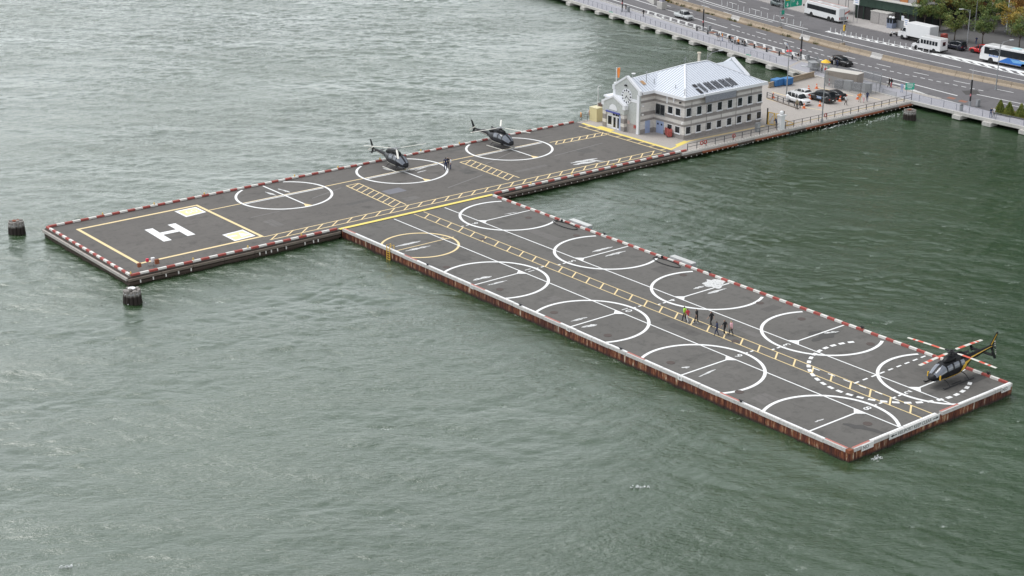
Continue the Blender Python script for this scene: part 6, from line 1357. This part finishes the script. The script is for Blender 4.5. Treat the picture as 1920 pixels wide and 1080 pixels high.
obj('wall', MB().beam((0,0,.7), tuple(b_*3+Vector((0,0,.7))), .6, 1.4), M_BEAM, cw_); obj('column_base', MB().cbox((c_.x, c_.y, .8), (1.7,1.7,1.6)), M_BEAM, cw_, bevel=.05); obj('steel_column', MB().cbox((c_.x, c_.y, 5.1), (.9,.9,7.0)), mat('lilac_grey_steel', (.34,.33,.38), .5), cw_); obj('sloped_nose', MB().beam((c_.x*.5,c_.y*.5,.35),(c_.x,c_.y,.35),.6,.7), M_BEAM, cw_)
# ============================================================ barge edge fittings
for (p, lab, dx) in (((134.51, 152.44), 'pale aluminium gangway platform on the water side of the barge, nearer the pier', 0), ((134.45, 133.23), 'pale aluminium gangway platform on the water side of the barge, farther from the pier', 0)):
    t = thing('gangway', lab, 'gangway', (BX1+.55, p[1], .1), R(90), 'gangway platforms on the barge edge'); obj('deck_plate', MB().box(-1.9,1.9,-.4,.4,.32,.38), mat('aluminium', (.62,.62,.60), .4, .4), t); obj('side_plate', MB().box(-1.9,1.9,.4,.44,.05,.36), STEEL, t)
    for x in (-1.9, 1.9): obj('leg', MB().box(x-.06,x+.06,-.36,.36,-.6,.32), STEEL, t)
    h_ = thing('fuel_hose', 'black hose looped on the deck beside the '+('nearer' if 'nearer' in lab else 'farther')+' gangway platform', 'hose', (BX1-1.2, p[1]+1.2, 0)); lp_ = [(1.0+.2*math.sin(k), 2.4*math.cos(2*math.pi*k/20)*.9+.4, .05) if k in (0, 20) else (.75*math.sin(2*math.pi*k/20)+.1, 2.3*math.cos(2*math.pi*k/20), .05+.004*k) for k in range(21)]
    obj('hose', MB().tube(lp_, .055, 6), RUBBER, h_, 60); obj('valve', MB().cyl((.85, 1.6), .14, .0, .35, 8), RUBBER, h_)
cl0 = MB().cyl((0,0), .13, .2, .34, 8).box(-.25,.25,-.07,.07,.34,.42).mesh('cleat', BLACK)
for i, Y in enumerate((151.5, 133.5, 116.5, 99.0)): tag(put('cleat', cl0, None, (BX0+.12, Y, .06), R(90)), 'black mooring cleat on the pale barge curb, %s from the pier' % ORD[i+1], 'cleat', 'mooring cleats on the barge curbs')
for i, Y in enumerate((147.0, 128.0, 104.5, 88.0)): tag(put('cleat', cl0, None, (BX1-.12, Y, .1), R(90)), 'black mooring cleat on the red and white barge curb, %s from the pier' % ORD[i+1], 'cleat', 'mooring cleats on the barge water side')
for p, m, s, lab in (((82.51, 173.21), mat('red_lamp', (.75,.03,.08), .4), .34, 'pair of small red obstruction lights at the near corner of the pier'), ((83.05, 172.79), WHITEP, .45, 'small white meter box at the near corner of the pier'), ((83.07, 171.76), RUSTP, .5, 'rusty brown bollard on the curb at the near corner of the pier'), ((80.84, 172.02), RUSTP, .42, 'small rusty cleat at the very corner of the pier curb')):
    t = thing('pier_fitting', lab, 'pier fitting', (*p, 0)); obj('stand', MB().cyl((0,0), .05, 0, .5, 6), STEEL, t); obj('head', MB().cbox((0,0,.5+s*.6), (s,s*.8,s*1.2)), m, t, bevel=.04)
t = thing('umbrella', 'yellow market umbrella over the people at the pier junction', 'umbrella', (*(233.14, 195.12), 0)); obj('pole', MB().cyl((0,0), .04, 0, 2.5, 6), STEEL, t); obj('canopy', MB().lathe([(.95,1.95),(.55,2.25),(.0,2.5)], 10), mat('umbrella_yellow', (.85,.52,.05), .8), t)
t = thing('umbrella', 'red umbrella beside the lamp arm on the promenade', 'umbrella', (*(236.11, 206.83), 0)); obj('pole', MB().cyl((0,0), .03, 0, 2.0, 6), STEEL, t); obj('canopy', MB().lathe([(.62,1.75),(.4,2.0),(.0,2.12)], 10), mat('umbrella_red', (.70,.05,.05), .8), t)
t = thing('vendor_cart', 'grey vendor cart with wheels at the pier junction', 'cart', (*(233.11, 198.11), 0), R(60)); obj('box', MB().box(-1.0,1.0,-.6,.6,.4,1.5), GALV, t, bevel=.04); obj('counter', MB().box(-1.2,1.2,-.75,.75,1.5,1.56), STEEL, t)
for x in (-.7,.7): obj('wheel', MB().tube([(x,-.72,.3),(x,-.6,.3)], .3, 12), RUBBER, t)
railing('stair_railing', 'grey safety railing round the stair at the pier junction', [(229.08, 195.36), (233.07, 196.36), (237.43, 200.81), (233.84, 199.94)], 1.2, (.6,1.1), 1.8, GALV, mesh=WIRE)
railing('entrance_fence', 'low chain link fence closing the lot off the shore path', [(227.66, 177.09), (227.21, 173.78)], 2.5, (.9,), 1.0, GALV, mesh=WIRE)
t = thing('litter_bin', 'grey litter bin at the promenade rail left of the pair', 'litter bin', (*(228.03, 160.61), 0)); obj('body', MB().lathe([(.27,0),(.32,.95),(.30,1.0)], 12), GALV, t, 40); obj('lid', MB().lathe([(.33,1.0),(.2,1.12),(0,1.15)], 12), BLACK, t)
# ============================================================ planting
def leaf_mat(name, a, b_, c_):
    m, nt, b = new_mat(name); v = geovec(nt); f = noise(nt, v, 1.1, 3, .6); oi = N(nt, 'ShaderNodeObjectInfo').outputs['Random']
    f = mth(nt, 'ADD', f, mth(nt, 'MULTIPLY', oi, .14)); nt.links.new(ramp(nt, f, [(.36, a), (.52, b_), (.68, c_)]), b.inputs['Base Color']); b.inputs['Roughness'].default_value = .7; b.inputs['Subsurface Weight'].default_value = 0; return m
LG = leaf_mat('green_leaves', (.06,.105,.028), (.105,.16,.038), (.20,.21,.05)); LY = leaf_mat('yellowing_leaves', (.13,.15,.035), (.28,.24,.05), (.42,.28,.05)); LO = leaf_mat('autumn_leaves', (.14,.11,.03), (.30,.17,.04), (.42,.18,.04)); BARK = mat('bark', (.10,.08,.065), .9, var=.35, bmp=.5)
def tree_meshes(seed, H, rad, n, leaf=.34):
    r = random.Random(seed); tk_ = MB(); th = H*.34; tips = []
    tk_.tube([(0,0,-.2),(r.uniform(-.1,.1),r.uniform(-.1,.1),th*.6),(0.05,0.05,th)], [H*.024, H*.018, H*.014], 8)
    for k in range(7):
        a = 2*math.pi*k/7+r.uniform(-.3,.3); l = rad*r.uniform(.5,.85); z = H*r.uniform(.55,.9); p1 = (l*.45*math.cos(a), l*.45*math.sin(a), (th+z)/2+.2); p2 = (l*math.cos(a), l*math.sin(a), z)
        tk_.tube([(0.05,0.05,th-.15), p1, p2], [H*.011, H*.007, H*.003], 6); tips += [p1, p2]
    tk_.tube([(0.05,0.05,th), (0,0,H*.7), (.1,0,H*.92)], [H*.013,H*.008,H*.003], 6); tips += [(0,0,H*.7),(.1,0,H*.9)]
    cl = []
    for tx, ty, tz in tips:
        for _ in range(4): cl.append((tx+r.gauss(0,rad*.22), ty+r.gauss(0,rad*.22), max(th*.9, min(H, tz+r.gauss(0,H*.07))), rad*r.uniform(.16,.30)))
    cr_ = MB()
    for i in range(n):
        c = cl[r.randrange(len(cl))]; u, w_, q = r.gauss(0,1), r.gauss(0,1), r.gauss(0,1); l = math.sqrt(u*u+w_*w_+q*q)+1e-6; f = c[3]*r.uniform(.55,1.1)/l
        P = Vector((c[0]+u*f, c[1]+w_*f, c[2]+q*f*.8)); A_ = Vector((r.gauss(0,1), r.gauss(0,1), r.gauss(0,.6))).normalized()*leaf*r.uniform(.6,1.2); B2 = A_.cross(Vector((r.gauss(0,1), r.gauss(0,1), r.gauss(0,1)))).normalized()*leaf*.42
        cr_.add([P-A_*.5, P+B2*.5, P+A_*.5, P-B2*.5], [(0,1,2,3)])
    return tk_, cr_
TT = []
for sd, H, rad, n in ((1, 5.8, 2.4, 3000), (2, 6.4, 2.7, 3400), (3, 9.5, 4.0, 5000), (4, 10.5, 4.2, 5400)):
    tk_, cr_ = tree_meshes(sd, H, rad, n); TT.append((tk_.mesh('trunk', BARK, 60), [cr_.mesh('crown', m) for m in (LG, LY, LO)]))
def tree(pos, k, c, s, label, group='trees on the far pavement'):
    t = thing('street_tree', label, 'tree', (*pos, .14), random.uniform(0, 6.28), group); a = put('trunk', TT[k][0], t); b = put('crown', TT[k][1][c], t)
    for o in (a, b): o.scale = (s, s, s)
for p, k, c, s, lab in (
    ((276.89, 198.39), 0, 0, 1.0, 'small green street tree at the kerb beside the dark blue SUV'), ((277.79, 192.13), 1, 0, 1.0, 'small green street tree behind the red SUV'), ((280.03, 184.97), 1, 0, 1.05, 'small green street tree above the blue coach'),
    ((282.37, 210.14), 1, 0, 1.05, 'green street tree behind the white box truck, left one'), ((283.43, 207.07), 0, 0, 1.12, 'green street tree behind the white box truck, right one'),
    ((283.05, 214.18), 0, 0, .95, 'small green tree in front of the dark green scaffold hoarding'), ((291.18, 210.97), 2, 1, .92, 'yellow-green tree right of the dark green hoarding'), ((296.40, 211.64), 2, 1, .95, 'yellow tree with spreading crown left of the far lamp'),
    ((295.71, 206.68), 2, 2, .85, 'orange-brown tree behind the far street lamp'), ((302.57, 208.45), 3, 0, .95, 'tall green tree left of the flagpole'), ((300.63, 203.64), 3, 1, .9, 'tall yellow-green tree beside the flagpole'),
    ((299.95, 199.53), 2, 2, .95, 'orange autumn tree at the right edge of the picture'), ((308.18, 202.51), 3, 1, .95, 'yellow tree cut by the right edge of the picture'), ((307.77, 217.58), 3, 1, 1.0, 'large yellowing tree at the top edge behind the far lamp'),
    ((314.07, 217.83), 3, 0, 1.05, 'large green tree at the top edge left of the flagpole'), ((315.13, 213.57), 3, 2, 1.0, 'large autumn tree at the top edge beside the flagpole'), ((317.34, 210.17), 3, 1, 1.05, 'large yellow-green tree in the top right corner'), ((307.62, 221.10), 2, 2, 1.0, 'brown autumn tree touching the orange upper wall of the hoarding')):
    tree(p, k, c, s, lab)
pz_ = MB().sheet([(273.6,207),(272.0,196),(271.8,184),(272.0,170),(273.0,150),(325,150),(325,207)], .155); struct('plaza', pz_, mat('plaza_paving', (.115,.112,.112), .9, var=.25, scale=.6))
for p, k, c, s, lab in (((298.63, 218.00), 2, 1, 1.0, 'broad yellow-green tree between the hoarding and the far lamp'), ((290.00, 204.98), 1, 0, 1.15, 'green tree directly behind the far street lamp'), ((290.99, 198.97), 1, 0, 1.2, 'green tree between the red SUV tree and the flagpole'), ((289.98, 193.91), 0, 1, 1.2, 'small yellowing tree right of the flagpole foot'), ((291.03, 215.80), 0, 0, 1.2, 'green tree against the right face of the hoarding')):
    tree(p, k, c, s, lab)
# foam
def foam_patch(p, L, wd_, az, n):
    for _ in range(n):
        u = random.gauss(0, .33)*L; v_2 = random.gauss(0, .3)*wd_; x = p[0]+u*math.cos(az)-v_2*math.sin(az); y = p[1]+u*math.sin(az)+v_2*math.cos(az); r = random.uniform(.03, .09); k = random.randint(5, 7); a0 = random.uniform(0, 6)
        FO.add([(x+r*random.uniform(.6,1.6)*math.cos(a0+6.283*j/k), y+r*random.uniform(.5,1.0)*math.sin(a0+6.283*j/k), ZW+random.uniform(.05,.22)) for j in range(k)], [tuple(range(k))])
FO = MB()
for p, L, wd_, az, n in (((207.16, 169.38), 9, .9, .05, 130), ((217.25, 168.01), 9, 1.4, .1, 150), ((196.21, 170.77), 8, .6, .05, 60), ((185.40, 170.65), 5, .5, .05, 30), ((111.64, 84.06), .9, .6, .3, 30), ((76.29, 164.75), 2.0, 1.4, .3, 16),
                         ((159.02, 279.96), 6, .9, -.5, 70), ((156.66, 300.99), 4, .6, -.5, 40), ((161.88, 281.71), 2, .6, -.3, 30), ((90.46, 93.55), 1.6, .5, -.6, 34), ((44.27, 112.15), 1.2, .3, -.4, 30)):
    foam_patch(p, L, wd_, az, n)
o = obj('foam', FO, mat('white_foam', (.72,.74,.73), .8)); o['kind'] = 'stuff'
# conical shrubs in the planting bed
def cone_shrub(sd):
    r = random.Random(sd); mb = MB()
    for i in range(1500):
        z = 2.3*(1-r.random()**.55); R0 = .85*(1-z/2.4)+.05; a = r.uniform(0, 6.28); q = R0*r.uniform(.5,1.28); P = Vector((q*math.cos(a), q*math.sin(a), z+.1)); A_ = Vector((math.cos(a)*.5+r.gauss(0,.4), math.sin(a)*.5+r.gauss(0,.4), .6)).normalized()*.24; B2 = A_.cross(Vector((r.gauss(0,1),r.gauss(0,1),r.gauss(0,1)))).normalized()*.06
        mb.add([P-A_*.5, P+B2, P+A_*.5, P-B2], [(0,1,2,3)])
    return mb
for i, (p, lab) in enumerate((((231.27, 155.19), 'conical evergreen shrub in the promenade bed, nearest the pair'), ((231.36, 153.45), 'conical evergreen shrub in the middle of the promenade bed'), ((231.80, 151.46), 'conical evergreen shrub in the promenade bed at the right edge'))):
    t = thing('conical_shrub', lab, 'shrub', (*p, .1), 0, 'conical shrubs in the promenade bed'); obj('foliage', cone_shrub(20+i), leaf_mat('shrub_leaves%d' % i, (.07,.11,.02), (.15,.19,.03), (.25,.26,.05)), t); obj('stem', MB().cyl((0,0), .06, 0, .8, 6), BARK, t)
bd = MB(); q_ = [(231.34, 156.09), (231.06, 149.71), (233.94, 151.67), (233.57, 157.24)]
for _ in range(900):
    u, v_2 = random.random(), random.random(); P = [Vector((*x, 0)) for x in q_]; X = (P[0]*(1-u)+P[1]*u)*(1-v_2)+(P[3]*(1-u)+P[2]*u)*v_2; tuft(bd, X.x, X.y, .1, .45, 3)
o = obj('ground_cover', bd, leaf_mat('ground_cover_leaves', (.08,.09,.02), (.20,.15,.03), (.28,.2,.05))); o['kind'] = 'stuff'
t = thing('planting_bed', 'dark edged planting bed under the conical shrubs', 'planting bed', (*q_[0], 0)); obj('soil', MB().prism([(x-q_[0][0], y-q_[0][1]) for x, y in q_], .0, .1), mat('soil', (.06,.045,.03)), t); obj('edging', MB().beam((-.2,-.2,.1), (q_[1][0]-q_[0][0]-.2, q_[1][1]-q_[0][1]-.2, .1), .25, .2), RG, t)
# ============================================================ scaffold hoarding, kiosk, booth, signs on the far pavement
DG = mat('dark_green_hoarding', (.022,.050,.034), .6, var=.25); INN = mat('dark_interior', (.03,.03,.03), .9)
cb_ = (281.01, 211.17)
t = thing('hoarded_building', 'building wrapped in dark green hoarding with pale ledge and orange upper wall', 'building', (cb_[0], cb_[1], 0))
obj('lower_wall', MB().box(.3,26,.3,17,0,3.0), INN, t); obj('fascia', MB().box(0,26.2,0,17.2,3.0,4.9), DG, t); obj('ledge', MB().box(-.4,26.5,-.4,17.5,4.9,5.1), mat('pale_ledge', (.55,.55,.52)), t)
for k in range(9): obj('post', MB().box(-.08,.08,.3+k*2.0,.46+k*2.0,0,3.0), DG, t)
for k in range(8): obj('post', MB().box(2.5+k*2.6,2.66+k*2.6,-.08,.08,0,3.0), DG, t)
for k in range(9): obj('hoarding_panel', MB().box(-.03,0,.1+k*1.9,1.92+k*1.9,3.05,4.85), DG, t)
up = [mat('orange_sheathing', (.42,.17,.06), .8, var=.3), mat('grey_sheathing', (.35,.33,.33), .8), mat('pale_column', (.55,.55,.56), .7)]
for k in range(8): obj('wall_panel', MB().box(1.4+k*2.4,1.4+k*2.4+2.2,1.2,1.5,5.1,11), up[k % 2 if k else 0], t); obj('column', MB().box(3.6+k*2.4,3.8+k*2.4,1.1,1.5,5.1,11), up[2], t)
for k in range(7): obj('wall_panel', MB().box(1.2,1.5,1.6+k*2.2,3.6+k*2.2,5.1,11), up[(k+1) % 2], t)
sa, sb_ = Vector((*(286.11, 217.50), 0)), Vector((*(281.83, 235.50), 0))
t = thing('sidewalk_shed', 'dark green scaffold canopy on thin steel posts over the far pavement', 'scaffold', (sa.x, sa.y, 0)); d_ = sb_-sa; L_ = d_.length; t.rotation_euler.z = math.atan2(d_.y, d_.x)
obj('deck', MB().box(0,L_,-4,0,3.4,3.7), DG, t)
for k in range(int(L_/2.4)): obj('parapet_panel', MB().box(k*2.4+.02,k*2.4+2.38,-.06,.0,3.7,4.9), DG, t)
for k in range(int(L_/2.4)+1):
    for y in (-.2, -3.8): obj('post', MB().box(k*2.4-.05,k*2.4+.05,y-.05,y+.05,.1,3.4), GALV, t)
obj('banner', MB().box(1.6,2.2,.01,.05,1.6,4.2), WHITEP, t)
kp = (278.87, 219.74)
t = thing('concrete_shelter', 'grey concrete shelter with dark doorway on the far pavement behind the posts', 'shelter', (kp[0]+1.6, kp[1], .14), R(88)); obj('wall', MB().box(-2.4,2.4,-1.3,1.3,0,2.5), M_WALK, t); obj('roof', MB().box(-2.5,2.5,-1.4,1.4,2.5,2.65), M_BEAM, t); obj('doorway', MB().box(2.4,2.43,-.8,.5,0,2.0), INN, t); obj('panel_joint', MB().box(-.02,.02,1.3,1.32,0,2.5).box(1.2,1.24,1.3,1.32,0,2.5), RG, t)
for sx in (-1.2, 1.2): obj('wall_panel', MB().box(sx-1.1,sx+1.1,1.3,1.33,.1,2.4), M_WALK, t)
bp = (277.39, 215.52)
t = thing('guard_booth', 'blue-grey guard booth with two white roof domes beside the concrete shelter', 'booth', (bp[0]+.7, bp[1], .14), R(88)); obj('base', MB().box(-.75,.75,-.7,.7,0,1.05), mat('booth_blue_grey', (.22,.25,.33), .6), t); obj('glazing', MB().box(-.7,.7,-.65,.65,1.05,1.95), GLASS, t); obj('roof', MB().box(-.85,.85,-.8,.8,1.95,2.15), BLACK, t)
for x in (-.75, 0, .75): obj('corner_post', MB().box(x-.05,x+.05,.6,.7,1.05,1.95), mat('booth_blue_grey', (.22,.25,.33)), t)
for x in (-.4,.4): obj('dome', MB().lathe([(.36,2.15),(.33,2.32),(.2,2.45),(0,2.5)], 10, (x,0,0)), WHITEP, t, 60)
fp_ = (278.44, 213.95); t = thing('fence_panel', 'grey metal fence panels right of the guard booth', 'fence', (fp_[0]+.4, fp_[1], .14), R(88))
for k in range(3): obj('panel', MB().box(-1.6+k*1.1,-.55+k*1.1,-.04,.04,.1,1.7), GALV, t)
for p, z, wd_, hh, lab in (((277.36, 212.53), 2.0, .8, 1.0, 'small white notice on a post above the grey fence panels'), ((276.09, 210.54), 1.2, 1.5, 1.6, 'white notice board at the nose of the box truck'), ((276.12, 224.21), 3.9, 1.9, 1.6, 'white billboard with blue print in front of the scaffold canopy')):
    t = thing('notice_board', lab, 'sign', (p[0]+.5, p[1], .14), R(78)); bd_ = obj('board', MB().box(-wd_/2,wd_/2,-.02,.04,z,z+hh), WHITEP, t)
    for k in range(3): obj('text_line', MB().box(-wd_*.36,wd_*(.36-.1*k),.04,.05,z+hh*(.74-.24*k),z+hh*(.82-.24*k)), mat('print_blue', (.2,.3,.55)), bd_)
    for x in (-wd_*.35, wd_*.35): obj('post', MB().box(x-.05,x+.05,-.06,-.02,0,z+hh*.5), GALV, t)
recentre(barge, (121.6, 127.8, -1.2))
